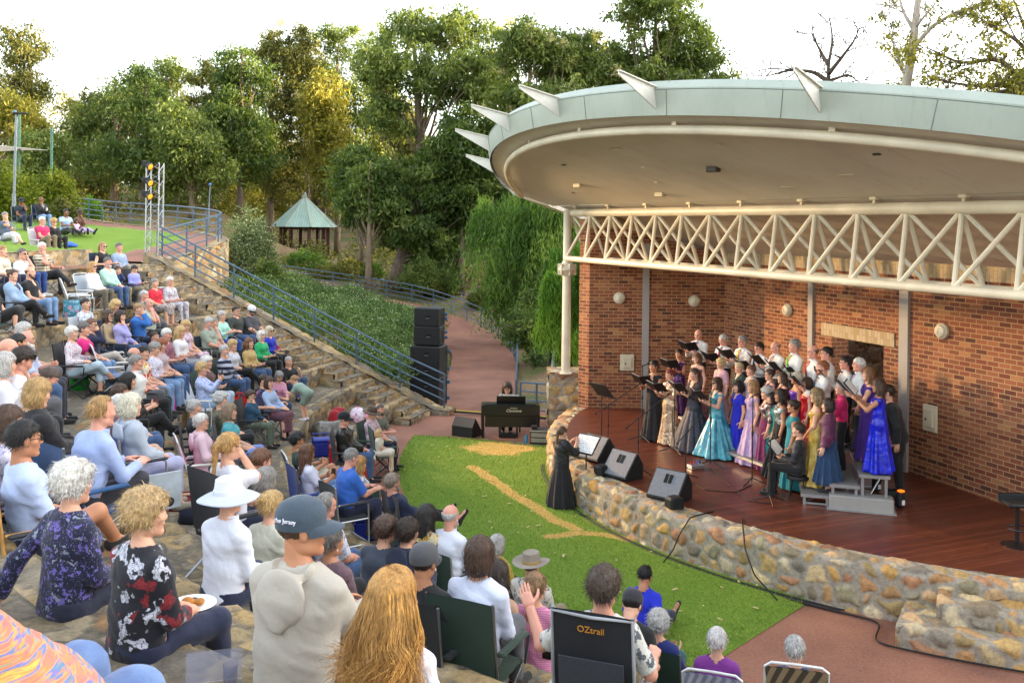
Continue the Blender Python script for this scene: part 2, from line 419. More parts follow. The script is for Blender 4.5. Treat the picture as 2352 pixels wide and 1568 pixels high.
def worley(u, v, cw, ch, seed):
 iu, iv = np.floor(u/cw).astype(int), np.floor(v/ch).astype(int)
 best = np.full(u.shape, 9e9); sec = best.copy(); bid = np.zeros(u.shape, np.int64)
 def h(a, b, k):
  n = (a*374761393+b*668265263+k*974634+seed*1274126) & 0xffffffff
  n = ((n ^ (n >> 13))*1274126177) & 0xffffffff
  return ((n ^ (n >> 16)) & 0xffff)/65535.0
 for du in (-2, -1, 0, 1, 2):
  for dv in (-2, -1, 0, 1, 2):
   a, b = iu+du, iv+dv
   cu = (a+.5+.85*(h(a, b, 1)-.5))*cw; cv = (b+.5+.85*(h(a, b, 2)-.5))*ch; wgt = .75+.6*h(a, b, 3)
   d = np.sqrt(((u-cu)/cw)**2+((v-cv)/ch)**2)/wgt
   m = d < best
   sec = np.where(m, best, np.minimum(sec, d)); bid = np.where(m, (a*7919+b*104729) & 0xffffff, bid); best = np.where(m, d, best)
 return sec-best, bid
def rubble_grid(P, N, U, V, cw, ch, seed, depth=.05, pal=PAL_WARM, mortar='#a59d90', joint=.10):
 w = .06*vnoise(np.stack([U*6, V*6, 0*U], -1), seed); w2 = .06*vnoise(np.stack([U*6, V*6, 0*U+9], -1), seed)
 e, sid = worley(U+w*2, V+w2*2, cw, ch, seed)
 k = np.clip((e-joint*.5)/(joint*1.8), 0, 1); k = k*k*(3-2*k)
 rnd = ((sid*2654435761) % 1000003)/1000003.0
 nz = vnoise(np.stack([U*13, V*13, 0*U], -1), seed+3)
 D = depth*k*(.55+.6*rnd)+depth*.35*(nz-.5)*k
 Pn = P+N*D[..., None]
 pc = np.array([hx(c)[:3] for c in pal]); idx = (rnd*len(pal)).astype(int) % len(pal)
 col = pc[idx]*(.8+.4*((sid*40503) % 997/997.0))[..., None]
 mc = np.array(hx(mortar)[:3]); kk = np.clip((e-joint*.55)/(joint*.5), 0, 1)[..., None]
 return Pn, col*kk+mc*(1-kk)
class Rub:
 def __init__(s): s.v = []; s.f = []; s.c = []; s.n = 0
 def grid(s, P, col, flip=False):
  a, b = P.shape[:2]; I = np.arange(a*b).reshape(a, b)+s.n
  F = np.stack([I[:-1, :-1], I[1:, :-1], I[1:, 1:], I[:-1, 1:]], -1).reshape(-1, 4)
  s.f.append(F[:, ::-1] if flip else F); s.v.append(P.reshape(-1, 3)); s.c.append(col.reshape(-1, 3)); s.n += a*b
 def wall(s, line, z0, z1, res=.03, cw=.3, ch=.2, seed=1, depth=.05, pal=PAL_WARM, side=1, jag=0.0, joint=.1):
  line = np.array(line, float); L = np.r_[0, np.cumsum(np.linalg.norm(np.diff(line[:, :2], axis=0), axis=1))]
  n = max(2, int(L[-1]/res)); t = np.linspace(0, L[-1], n+1)
  x = np.interp(t, L, line[:, 0]); y = np.interp(t, L, line[:, 1])
  zb = np.interp(t, L, z0) if hasattr(z0, '__len__') else np.full(n+1, z0)
  zt = np.interp(t, L, z1) if hasattr(z1, '__len__') else np.full(n+1, z1)
  if jag: zt = zt+jag*(vnoise(np.stack([t*3, 0*t, 0*t], -1), seed)-.5)*2
  m = max(2, int((zt-zb).max()/res)); k = np.linspace(0, 1, m+1)
  Z = zb[:, None]+(zt-zb)[:, None]*k
  P = np.stack([np.repeat(x[:, None], m+1, 1), np.repeat(y[:, None], m+1, 1), Z], -1)
  dx, dy = np.gradient(x, t), np.gradient(y, t); l = np.hypot(dx, dy)+1e-9
  N = np.stack([dy/l*side, -dx/l*side, 0*dx], -1)[:, None, :]
  P2, c = rubble_grid(P, N, np.repeat(t[:, None], m+1, 1), Z, cw, ch, seed, depth, pal, joint=joint)
  s.grid(P2, c, flip=side < 0); return s
 def top(s, A, B, res=.05, cw=.35, ch=.3, seed=1, depth=.02, pal=PAL_WARM, joint=.1, mortar='#8c8478'):
  A = np.array(A, float); B = np.array(B, float)
  L = np.r_[0, np.cumsum(np.linalg.norm(np.diff((A+B)/2, axis=0), axis=1))]; n = max(2, int(L[-1]/res)); t = np.linspace(0, L[-1], n+1)
  a = np.stack([np.interp(t, L, A[:, i]) for i in range(3)], -1); b = np.stack([np.interp(t, L, B[:, i]) for i in range(3)], -1)
  wd = np.linalg.norm(A-B, axis=1).mean(); m = max(1, int(wd/res)); k = np.linspace(0, 1, m+1)[None, :, None]
  P = a[:, None]*(1-k)+b[:, None]*k; N = np.array([0, 0, 1.0])
  P2, c = rubble_grid(P, N[None, None], np.repeat(t[:, None], m+1, 1), np.repeat(k[:, :, 0]*wd, n+1, 0), cw, ch, seed, depth, pal, mortar, joint)
  up = np.cross(a[1]-a[0], b[0]-a[0])[2] > 0
  s.grid(P2, c, flip=not up); return s
 def prof(s, line, pr, res=.03, cw=.3, ch=.2, seed=1, depth=.05, pal=PAL_WARM, side=1, joint=.1, mortar='#a59d90', fade=.05):
  line = np.array(line, float); L = np.r_[0, np.cumsum(np.linalg.norm(np.diff(line, axis=0), axis=1))]; n = int(L[-1]/res); t = np.linspace(0, L[-1], n+1); x = np.interp(t, L, line[:, 0]); y = np.interp(t, L, line[:, 1])
  dx, dy = np.gradient(x, t), np.gradient(y, t); l = np.hypot(dx, dy)+1e-9; O_ = np.stack([dy/l*side, -dx/l*side], -1)
  pr = np.array(pr, float); K = np.r_[0, np.cumsum(np.linalg.norm(np.diff(pr, axis=0), axis=1))]; m = int(K[-1]/res); v = np.linspace(0, K[-1], m+1); q = np.stack([np.interp(v, K, pr[:, i]) for i in (0, 1)], -1)
  for _ in range(2): q[1:-1] = (q[:-2]+2*q[1:-1]+q[2:])/4
  g = np.gradient(q, v, axis=0); g /= np.linalg.norm(g, axis=1)[:, None]+1e-9
  P = np.stack([x[:, None]-O_[:, None, 0]*q[None, :, 0], y[:, None]-O_[:, None, 1]*q[None, :, 0], 0*x[:, None]+q[None, :, 1]], -1)
  N = np.stack([O_[:, None, 0]*g[None, :, 1], O_[:, None, 1]*g[None, :, 1], 0*x[:, None]+g[None, :, 0]], -1)
  P2, c = rubble_grid(P, N, np.repeat(t[:, None], m+1, 1), np.repeat(v[None], n+1, 0), cw, ch, seed, depth*np.clip((K[-1]+.01-v)/fade, 0, 1)[None], pal, mortar, joint); s.grid(P2, c, flip=side < 0); return s
 def obj(s, name, parent=None, loc=None):
  me = mk_mesh(name, np.concatenate(s.v), [(np.concatenate(s.f), 0)], [STONE], True, {'Col': ('POINT', np.concatenate(s.c))})
  return link(name, me, parent, loc)
def terrace_mat():
 t = NT('terrace paving'); co = t.co(scale=(1, 1, .2))
 dn = t.noise(co, 2.2, 3)
 mv = t.mix(.12, co, dn.outputs['Color'])
 v = t.n('ShaderNodeTexVoronoi', feature='DISTANCE_TO_EDGE'); v.inputs['Scale'].default_value = 4.2; t.l(mv, v.inputs[0])
 v2 = t.n('ShaderNodeTexVoronoi'); v2.inputs['Scale'].default_value = 4.2; t.l(mv, v2.inputs[0])
 sep = t.n('ShaderNodeSeparateColor'); t.l(v2.outputs['Color'], sep.inputs[0])
 n1 = t.noise(co, 16, 6, .7); n2 = t.noise(co, .9, 4, .6)
 st = t.ramp(sep.outputs[0], [(0, hx('#7a7162')), (.3, hx('#8d8270')), (.6, hx('#82765f')), (.85, hx('#9a8d74')), (1, hx('#6d675c'))], 'CONSTANT')
 c = t.mix(t.ramp(v.outputs[0], [(.02, (1, 1, 1, 1)), (.09, (0, 0, 0, 1))]), st, hx('#6d675c'))
 c = t.mix(1.0, c, t.ramp(n1.outputs['Fac'], [(.3, (.5, .48, .46, 1)), (.55, (1, .98, .95, 1)), (.8, (1.5, 1.42, 1.3, 1))]), 'MULTIPLY')
 c = t.mix(t.ramp(n2.outputs['Fac'], [(.42, (0, 0, 0, 1)), (.7, (.55, .55, .55, 1))]), c, hx('#59544a'))
 t.base(c); t.set(Roughness=.92)
 h = t.math('ADD', t.math('MULTIPLY', t.math('MINIMUM', v.outputs[0], .1), 6), n1.outputs['Fac']); t.bump(h, .7, .03); return t.m
TPAVE = terrace_mat()
ORD = ['lowest', 'second lowest', 'third lowest', 'fourth lowest', 'middle', 'fourth highest', 'third highest', 'second highest', 'highest']
for k in range(9):
 r0 = TR0+TRD*k; z = TZD*(k+1); a1 = math.radians(163.2 if k < 8 else 162); a2 = math.radians(262)
 r1 = r0+TRD+.25 if k < 8 else r0+1.5
 na = 150; A = np.linspace(a1, a2, na)
 rows = []
 for r in np.linspace(r0-.02, r1, 8):
  wob = .006*np.sin(A*90+r*7)+.012*(vnoise(np.stack([A*r*1.5, 0*A+r*1.5, 0*A+k], -1), 4)-.5)
  rows.append(np.stack([CX+r*np.cos(A), CY+r*np.sin(A), z+wob], -1))
 mb = MB(); mb.grid(np.stack(rows, 0), flip=False)
 tag(mb.obj('terrace', TPAVE if k < 8 else PAVE, smooth=True), kind='structure')
 rb = Rub(); nl = 400
 A = np.linspace(a1, math.radians(255), nl)
 line = np.stack([CX+r0*np.cos(A), CY+r0*np.sin(A)], -1)
 rb.prof(line, [(0, z-TZD-.05), (0, z-.03), (.03, z+.012), (.08, z+.016), (.3, z+.008), (.36, z-.016)], res=.045, cw=.36, ch=.26, seed=20+k, depth=.04, pal=PAL_GREY, side=-1, mortar='#6b655a', fade=.3)
 tag(rb.obj('retaining_wall'), f'{ORD[k]} rubble stone seating wall of the curved terraces, lichen stained', 'wall', 'rubble walls of the seating terraces')
SB = np.array([-2.24, 27.36]); SE = np.array([-.9575, .2885]); SF = np.array([-.2885, -.9575])
def stp(l, f, z=0.0): p = SB+SE*l+SF*f; return np.array([p[0], p[1], z])
stair = thing('staircase', 'long flight of worn rubble stone steps climbing beside the blue handrail', 'steps', tuple(stp(0, .6)))
rb = Rub(); NS = 27; RUN = (9.3)/NS
for i in range(NS):
 l0 = RUN*i; z = .15*(i+1)+.005; ext = 1.35 if i % 3 else 1.6
 fl = [stp(l0, f)[:2]-SB for f in np.linspace(-.05, ext, 12)]
 fl = [(p[0]+SB[0]+SE[0]*.03*math.sin(q*2.1+i), p[1]+SB[1]+SE[1]*.03*math.sin(q*2.1+i)) for q, p in enumerate(fl)]
 rb.wall(fl, z-.17, z, res=.045, cw=.3, ch=.13, seed=60+i, depth=.035, pal=PAL_GREY, side=-1)
 rb.top([(x, y, z) for x, y in fl], [(x+SE[0]*(RUN+.08), y+SE[1]*(RUN+.08), z) for x, y in fl], res=.05, cw=.4, ch=.3, seed=90+i, depth=.016, pal=PAL_GREY, mortar='#6b655a')
 e0 = stp(l0, ext); e1 = stp(l0+RUN+.08, ext)
 rb.wall([e0[:2], e1[:2]], max(0, z-.5), z, res=.06, cw=.3, ch=.2, seed=120+i, depth=.02, pal=PAL_GREY, side=-1)
for v in rb.v: v -= np.array(stair.location)
rb.obj('steps', stair)
cop = thing('stone_coping', 'sloping flagstone coping wall under the blue handrail of the steps', 'wall', tuple(stp(0, -.2)))
rb = Rub(); ll = np.linspace(-.55, 9.75, 40)
def copz(l): return np.clip(.16+.436*l, .12, 4.4)
A = np.array([stp(l, .04, copz(l)) for l in ll]); B = np.array([stp(l, -.52, copz(l)+.02) for l in ll])
rb.top(A, B, res=.05, cw=.45, ch=.3, seed=7, depth=.04, pal=PAL_GREY, mortar='#6f675a')
rb.wall(A[:, :2], copz(ll)-.4, copz(ll), res=.05, cw=.3, ch=.2, seed=8, depth=.03, pal=PAL_GREY, side=-1)
rb.wall(B[:, :2], np.maximum(copz(ll)-1.6, -.2), copz(ll)+.02, res=.06, cw=.3, ch=.2, seed=9, depth=.03, pal=PAL_GREY, side=1)
rb.wall([stp(-.55, -.52)[:2], stp(-.55, .04)[:2]], -.1, copz(-.55), res=.05, seed=10, side=1)
for v in rb.v: v -= np.array(cop.location)
rb.obj('coping', cop)
BLUE = M('rail paint', '#4d6275', .45, .2, .1, 4)
def railing(label, P, h, nr=4, mat=BLUE, post_every=1, hs=None, rad=.028, first=.08, cat='railing', name='railing'):
 P = [Vector(p) for p in P]; root = thing(name, label, cat, P[0]); o = P[0]
 hs = hs or [h*(i+1)/nr for i in range(nr)]
 for i, q in enumerate(hs):
  mb = MB(); mb.tube([p-o+Vector((0, 0, q)) for p in P], rad if i == len(hs)-1 else rad*.8, 8); mb.obj('rail', mat, root, smooth='auto')
 for i in range(0, len(P), post_every):
  mb = MB(); mb.tube([P[i]-o+Vector((0, 0, -.08)), P[i]-o+Vector((0, 0, hs[-1]-.01))], rad*1.05, 8); mb.obj('post', mat, root, smooth='auto')
 return root
P = [stp(l, -.25, copz(l)+.03) for l in np.linspace(-.3, 9.45, 8)]
rl = railing('blue four-rail steel handrail sloping down beside the stone steps', P, .98)
UP = smooth_line([(-11.15, 30.55, 4.12), (-10.95, 31.6, 4.28), (-10.6, 33, 4.5), (-10.62, 35, 4.68), (-11.3, 37.4, 4.8), (-13.4, 40.2, 5.0), (-17, 43.6, 5.18), (-22, 48.2, 5.35), (-27, 52, 5.5), (-34, 56.5, 5.7)], 90, 8)
def lawn_upper(x, y):
 r = math.hypot(x-CX, y-CY); a = math.degrees(math.atan2(y-CY, x-CX)) % 360
 return 4.07+.43*min(1, max(0, (a-164.2)/1.6, (r-27.5)/5))+.06*(r-26.2)
for q_ in UP: q_[2] = max(q_[2], lawn_upper(q_[0], q_[1])+.03) if q_[1] > 33 else q_[2]
UP[:, 2] = np.array(smooth_line(UP, 90, 8))[:, 2]
UPs = resamp(UP, 26)
railing('blue four-rail balustrade curving round the upper path behind the light tower', [tuple(p+np.array([0, 0, .02])) for p in UPs], 1.0)
RB = resamp(RL, 24)
railing('long blue railing on the outer side of the curving lower ramp path', [tuple(p) for p in RB], 1.0)
railing('short level blue rail between the ramp path and the stone pillar', [(.3, 27.15, 0), (.75, 26.95, 0), (1.2, 26.75, 0)], 1.0)
GALV = M('galvanised steel', '#a9b3b8', .4, .6, .1, 5)
railing('thin galvanised steel handrail on the embankment above the ramp path', [tuple(at(x, y, Y)-Vector((0, 0, 1))) for x, y, Y in ((830, 635, 60), (930, 647, 58), (1000, 657, 56), (1060, 672, 54), (1110, 688, 52), (1165, 703, 48), (1215, 722, 44), (1258, 762, 38), (1272, 800, 33), (1266, 858, 28))], 1.0, hs=[1.0], mat=GALV)
rb = Rub(); ol = UP[:, :2].copy()
nrm = np.gradient(ol, axis=0); nrm = np.stack([nrm[:, 1], -nrm[:, 0]], -1); nrm /= np.linalg.norm(nrm, axis=1)[:, None]
out = ol+nrm*.22; inn = ol-nrm*.2
zt = UP[:, 2]+.03
rb.wall(out, np.minimum(zt-1.0, 3.2)-np.linspace(.5, 0, len(out)), zt, res=.05, cw=.36, ch=.3, seed=33, depth=.06, pal=PAL_WARM, side=1, jag=.03)
rb.top(np.c_[out, zt], np.c_[inn, zt], res=.06, cw=.4, ch=.3, seed=34, pal=PAL_GREY)
rb.wall(inn, zt-.4, zt, res=.08, cw=.36, ch=.3, seed=35, depth=.04, side=-1)
tag(rb.obj('retaining_wall'), 'tall curved golden rubble wall carrying the upper path and balustrade', 'wall')
inn2 = ol-nrm*2.3
inn2 = np.array(smooth_line(np.c_[inn2, UP[:, 2]], 90, 14))[:, :2]
rows = np.stack([np.c_[inn*(1-k)+inn2*k, UP[:, 2]-.03*(k > .9)+.0] for k in (0, .5, 1)], 1)
mb = MB(); mb.grid(rows, flip=False); tag(mb.obj('path', PAVE, smooth=True), kind='structure')
AA = np.radians(np.linspace(146.0, 215, 130)); RRr = np.linspace(26.2, 40, 40)
AG, RG = np.meshgrid(AA, RRr, indexing='ij'); LX = CX+RG*np.cos(AG); LY = CY+RG*np.sin(AG)
LZ = 4.07+.43*np.clip(np.maximum((np.degrees(AG)-164.2)/1.6, (RG-27.5)/5), 0, 1)+.06*(RG-26.2)
dd_ = np.hypot(LX[..., None]-ol[None, None, :, 0], LY[..., None]-ol[None, None, :, 1]); dpath = dd_.min(-1); pz = UP[dd_.argmin(-1), 2]
LZ = LZ+np.maximum(0, pz-.03-LZ)*(1-np.clip((dpath-2.3)/2.5, 0, 1)); LZ = np.where((dpath < 1.9), np.minimum(LZ, pz-.03), LZ); jj = dd_.argmin(-1); LZ = np.where(((LX-ol[jj, 0])*nrm[jj, 0]+(LY-ol[jj, 1])*nrm[jj, 1]) > -.1, LZ-2.5, LZ)
mb = MB(); mb.grid(np.stack([LX, LY, LZ], -1), flip=True); mb.v[0] = mb.v[0]
tag(mb.obj('lawn', lawn_mat('upper lawn grass', False), smooth=True), kind='structure')
rb = Rub(); A = np.radians(np.linspace(165.2, 215, 200)); line = np.stack([CX+26.2*np.cos(A), CY+26.2*np.sin(A)], -1)
rb.wall(line, 4.0, 4.52, res=.06, cw=.34, ch=.24, seed=50, depth=.05, pal=PAL_GREY, side=-1, jag=.02)
rb.top(np.c_[line, 0*A+4.52], np.stack([CX+26.5*np.cos(A), CY+26.5*np.sin(A), 0*A+4.52], -1), res=.08, seed=51, pal=PAL_GREY)
rb.wall([line[0], (CX+26.5*math.cos(A[0]), CY+26.5*math.sin(A[0]))], 4.0, 4.52, res=.06, seed=52, side=1)
tag(rb.obj('retaining_wall'), 'low rubble wall holding up the upper lawn at the top of the terraces', 'wall')
def uvwall(name, quads, mats, parent=None, res=None):
 V = []; F = []; UV = []
 for q in quads:
  p = [Vector(a[:3]) for a in q]; b = len(V)
  u0 = q[0][3] if len(q[0]) > 3 else 0; L = (Vector((p[1].x, p[1].y, 0))-Vector((p[0].x, p[0].y, 0))).length
  V += [tuple(a) for a in p]; F.append([b, b+1, b+2, b+3]); UV += [(u0, p[0].z), (u0+L, p[1].z), (u0+L, p[2].z), (u0, p[3].z)]
 me = mk_mesh(name, V, [(np.array(F), 0)], mats, False)
 uv = me.uv_layers.new(name='UVMap'); uv.data.foreach_set('uv', np.array(UV, np.float32).ravel())
 return link(name, me, parent)
def brick_mat(name, soldier=False):
 t = NT(name); tc = t.n('ShaderNodeTexCoord')
 br = t.n('ShaderNodeTexBrick'); mp = t.n('ShaderNodeMapping'); t.l(tc.outputs['UV'], mp.inputs[0]); t.l(mp.outputs[0], br.inputs['Vector'])
 if soldier: mp.inputs['Rotation'].default_value = (0, 0, PI/2)
 br.inputs['Scale'].default_value = 1; br.inputs['Brick Width'].default_value = .25; br.inputs['Row Height'].default_value = .088
 br.inputs['Mortar Size'].default_value = .0085; br.inputs['Mortar Smooth'].default_value = .2
 br.inputs['Color1'].default_value = (0, 0, 0, 1); br.inputs['Color2'].default_value = (1, 1, 1, 1); br.inputs['Mortar'].default_value = (.5, .5, .5, 1)
 if soldier: stops = [(0, hx('#b3a284')), (.5, hx('#c0ae90')), (1, hx('#a8946e'))]
 else: stops = [(0, hx('#523026')), (.2, hx('#7c3d2b')), (.4, hx('#8d543b')), (.55, hx('#65362b')), (.7, hx('#9c6040')), (.85, hx('#844830')), (1, hx('#aa764f'))]
 n = t.noise(tc.outputs['UV'], 1.3, 3); n2 = t.noise(tc.outputs['UV'], 40, 4)
 c = t.ramp(br.outputs['Color'], stops)
 c = t.mix(.25, c, t.mix(1, c, t.ramp(n2.outputs['Fac'], [(.3, (.5, .5, .5, 1)), (.7, (1.5, 1.5, 1.5, 1))]), 'MULTIPLY'))
 c = t.mix(br.outputs['Fac'], c, t.ramp(n.outputs['Fac'], [(.3, hx('#a3845a')), (.7, hx('#b4966a'))]))
 t.base(c); t.set(Roughness=.85)
 t.bump(t.math('SUBTRACT', n2.outputs['Fac'], t.math('MULTIPLY', br.outputs['Fac'], 3)), .35, .008); return t.m
BRICK = brick_mat('face brick'); CAPB = brick_mat('buff soldier brick', True)
PAINT = M('cream steel paint', '#d9cfb8', .42, 0, .15, 1.6, .05)
CREAM = M('cream plastic', '#cfc4a8', .5, 0, .06)
GREYP = M('grey column paint', '#9c9793', .5, 0, .05, 2)
W0, W1, W2 = (.92, -.16), (2.33, -3.35), (13.0, -2.62)
def wl(p, z): v = stw(p[0], p[1], z); return (v.x, v.y, v.z)
def lerp(a, b, k): return (a[0]+(b[0]-a[0])*k, a[1]+(b[1]-a[1])*k)
bw = thing('brick_wall', 'mottled brick side and back wall of the stage with buff brick top course', 'wall', wl(W1, 0))
off = Vector(wl(W1, 0))
def Q(a, b, z0, z1a, z1b, u0=0):
 A = Vector(wl(a, z0))-off; B = Vector(wl(b, z0))-off; C_ = Vector(wl(b, z1b))-off; D = Vector(wl(a, z1a))-off
 return ((A.x, A.y, A.z, u0), (B.x, B.y, B.z), (C_.x, C_.y, C_.z), (D.x, D.y, D.z))
def ins(a, b, d):
 l = math.hypot(b[0]-a[0], b[1]-a[1]); n = ((b[1]-a[1])/l, -(b[0]-a[0])/l)
 if n[1] < 0 and abs(n[1]) > .3 or (abs(n[1]) <= .3 and n[0] < 0): n = (-n[0], -n[1])
 return (a[0]+n[0]*d, a[1]+n[1]*d), (b[0]+n[0]*d, b[1]+n[1]*d)
def back_s(px, z):   # where the pixel column meets the back wall line
 best = None
 for i in range(2001):
  k = i/2000; p = lerp(W1, W2, k); v = stw(p[0], p[1], z); q = 1176+FPX*v.x/v.y
  if best is None or abs(q-px) < best[0]: best = (abs(q-px), k, v)
 return best[1], best[2]
kd0, vd0 = back_s(1913, 2); kd1, vd1 = back_s(2033, 2)
zd = 5.45-(792-526)/FPX*vd1.y
d0, d1 = lerp(W1, W2, kd0), lerp(W1, W2, kd1)
lb = .02
uvwall('side_wall', [Q(W0, W1, -.1, 5.62, 4.72)], [BRICK], bw)
Lb = math.hypot(W2[0]-W1[0], W2[1]-W1[1])
uvwall('back_wall', [Q(W1, d0, -.1, 4.6, 4.6, .1), Q(d0, d1, zd, 4.6, 4.6, .1+Lb*kd0), Q(d1, W2, -.1, 4.6, 4.6, .1+Lb*kd1)], [BRICK], bw)
a_, b2_ = ins(W1, W2, .02); uvwall('top_course', [Q(a_, b2_, 4.55, 4.82, 4.82)], [CAPB], bw)
a_, b2_ = ins(W0, W1, .02); uvwall('top_course', [Q(a_, b2_, 5.4, 5.72, 4.98)], [CAPB], bw)
da, db = ins(lerp(W1, W2, kd0-.03), lerp(W1, W2, kd1+.03), .025)
uvwall('lintel', [Q(da, db, zd-.005, zd+.27, zd+.27)], [CAPB], bw)
so0, so1 = (W0[0]-.32, W0[1]+.12), (W1[0]-.35, W1[1]-.3)
uvwall('side_wall', [Q(so1, so0, -.1, 4.72, 5.62), Q(so0, W0, -.1, 5.62, 5.62)], [BRICK], bw)
dn = (W2[1]-W1[1])/Lb, -(W2[0]-W1[0])/Lb
def backp(p, d): return (p[0]+dn[0]*d, p[1]+dn[1]*d)
uvwall('door_reveal', [Q(d0, backp(d0, .45), ZS, zd, zd), Q(backp(d1, .45), d1, ZS, zd, zd)], [BRICK], bw)
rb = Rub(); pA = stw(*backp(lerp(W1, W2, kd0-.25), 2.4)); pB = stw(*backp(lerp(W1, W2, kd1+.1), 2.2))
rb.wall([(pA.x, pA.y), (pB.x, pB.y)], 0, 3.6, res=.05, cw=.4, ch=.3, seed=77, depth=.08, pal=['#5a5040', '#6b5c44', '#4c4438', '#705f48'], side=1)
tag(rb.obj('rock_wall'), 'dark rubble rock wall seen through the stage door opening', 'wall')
deckroot = thing('stage', 'curved timber stage deck edged by a low rubble stone wall', 'stage', (SO[0], SO[1], 0), SANG)
def deck_mat():
 t = NT('jarrah deck'); co = t.co()
 sep = t.n('ShaderNodeSeparateXYZ'); t.l(co, sep.inputs[0])
 x = t.math('DIVIDE', sep.outputs[0], .092); fr = t.math('FRACT', x); fl = t.math('FLOOR', x)
 wn = t.n('ShaderNodeTexWhiteNoise', noise_dimensions='1D'); t.l(fl, wn.inputs['W'])
 mp = t.n('ShaderNodeMapping'); mp.inputs['Scale'].default_value = (14, .6, 1); t.l(co, mp.inputs[0])
 n = t.noise(mp.outputs[0], 3, 5, .6); n2 = t.noise(co, 1.2, 4, .6)
 v = t.math('ADD', t.math('MULTIPLY', wn.outputs[0], .35), t.math('MULTIPLY', n.outputs['Fac'], .6))
 c = t.ramp(v, [(.2, hx('#4a2216')), (.5, hx('#642f1e')), (.8, hx('#7e432b'))])
 c = t.mix(t.ramp(n2.outputs['Fac'], [(.5, (0, 0, 0, 1)), (.8, (.4, .4, .4, 1))]), c, hx('#6b4a3a'))
 gap = t.math('LESS_THAN', t.math('MINIMUM', fr, t.math('SUBTRACT', 1, fr)), .045)
 t.base(t.mix(gap, c, hx('#140a07'))); t.set(Roughness=t.ramp(n.outputs['Fac'], [(.3, (.32, .32, .32, 1)), (.7, (.5, .5, .5, 1))]))
 t.bump(t.math('SUBTRACT', n.outputs['Fac'], t.math('MULTIPLY', gap, 2)), .25, .006); return t.m
AR, AS, AT = 8.9, 7.35, -6.25
def arc_pts(r, s0, s1, n):
 a0 = math.asin(max(-1, min(1, (s0-AS)/r))); a1 = math.asin(max(-1, min(1, (s1-AS)/r)))
 return [(AS+r*math.sin(a), AT+r*math.cos(a)) for a in np.linspace(a0, a1, n)]
rim_ = arc_pts(AR, .7, 14.2, 80)
back = [(13.0, -2.7), (2.3, -3.4), (.85, -.2)]
poly = [(s, -t) for s, t in rim_]+[(s, -t) for s, t in back]
mb = MB(); mb.prism([(x, y) for x, y in poly][::-1], .1, ZS); mb.obj('deck', deck_mat(), deckroot)
rb = Rub(); oa = arc_pts(AR+.42, .35, 14.9, 160); ia = arc_pts(AR+.005, .55, 14.5, 160)
rb.prof([(s, -t) for s, t in oa], [(0, -.06), (0, .64), (.02, .69), (.07, .715), (.42, .742)], res=.018, cw=.27, ch=.22, seed=3, depth=.04, pal=PAL_WARM, side=1, joint=.26)
for (s0, s1, r2, zt_) in ((13.42, 15.5, .85, .52), (13.3, 15.5, 1.25, .27)):
 o2 = arc_pts(AR+r2, s0, s1, 50); i2 = arc_pts(AR+.45, s0, s1, 50)
 rb.prof([(s, -t) for s, t in o2], [(0, -.06), (0, zt_-.05), (.03, zt_-.01), (.08, zt_), (r2-.4, zt_+.01)], res=.022, cw=.36, ch=.27, seed=int(r2*10), depth=.06, pal=PAL_WARM, side=1, joint=.24)
 rb.wall([(i2[0][0], -i2[0][1]), (o2[0][0], -o2[0][1])], -.06, zt_, res=.025, cw=.4, ch=.3, seed=int(r2*12), depth=.06, side=-1)
rb.obj('edge_wall', deckroot)
pier = thing('stone_pier', 'square rubble stone pier at the far stage corner under the white column', 'pier', (1.6, 26.1, 0))
rb = Rub(); hw, hd = .56, .5
cs = [(-hw, -hd), (hw, -hd), (hw, hd), (-hw, hd)]
for i in range(4): rb.wall([cs[i], cs[(i+1) % 4]], -.05, 1.5, res=.025, cw=.32, ch=.24, seed=70+i, depth=.05, pal=PAL_WARM, side=1, joint=.24)
rb.top([(-hw-.03, -hd-.03, 1.5), (hw+.03, -hd-.03, 1.5)], [(-hw-.03, hd+.03, 1.5), (hw+.03, hd+.03, 1.5)], res=.03, seed=75)
rb.obj('masonry', pier)
tr = thing('roof_truss', 'long white tubular steel truss spanning the front of the stage', 'truss', (SO[0], SO[1], 0), SANG)
NB = 14; BL = 14.55/NB; ZT, ZB = 5.78, 4.57
mb = MB(); mb.tube([(-.05, .1, ZT), (14.6, .1, ZT)], .1, 14); mb.obj('top_chord', PAINT, tr, smooth='auto')
for y in (-.05, .55):
 mb = MB(); mb.tube([(-.05, y, ZB), (14.6, y, ZB)], .075, 12); mb.obj('bottom_chord', PAINT, tr, smooth='auto')
for k in range(NB+1):
 for (y, ks) in ((-.05, (k, k-1)), (.55, (k, k+1))):
  for q in ks:
   if 0 <= q <= NB:
    mb = MB(); mb.tube([(BL*k, .1, ZT-.03), (BL*q, y, ZB+.02)], .041, 8); mb.obj('strut', PAINT, tr, smooth='auto')
for k in range(1, NB+1):
 mb = MB(); mb.box((BL*k, .25, ZB-.02), (.12, .6, .02)); mb.obj('gusset', PAINT, tr)
def column(s, label, z0):
 v = stw(s, 0); c = thing('steel_column', label, 'column', (v.x, v.y, z0))
 mb = MB(); mb.lathe([(.17, 0), (.17, .03), (.12, .05), (.115, 4.15-z0), (.12, 4.2-z0)], n=18); mb.obj('shaft', PAINT, c, smooth='auto')
 mb = MB(); mb.lathe([(.12, 4.1-z0), (.2, 4.24-z0), (.24, 4.26-z0), (.24, 4.3-z0), (.2, 4.32-z0), (.11, 4.5-z0), (.11, ZT+.08-z0)], n=18)
 for a in range(6): mb.box((.17*math.cos(a), .17*math.sin(a), 4.28-z0), (.16, .02, .3), a)
 mb.obj('capital', PAINT, c, smooth='auto'); return c
column(-.05, 'tall white steel column on the stone pier at the far end of the truss', 1.5)
column(14.62, 'white steel column at the near end of the truss', .75)
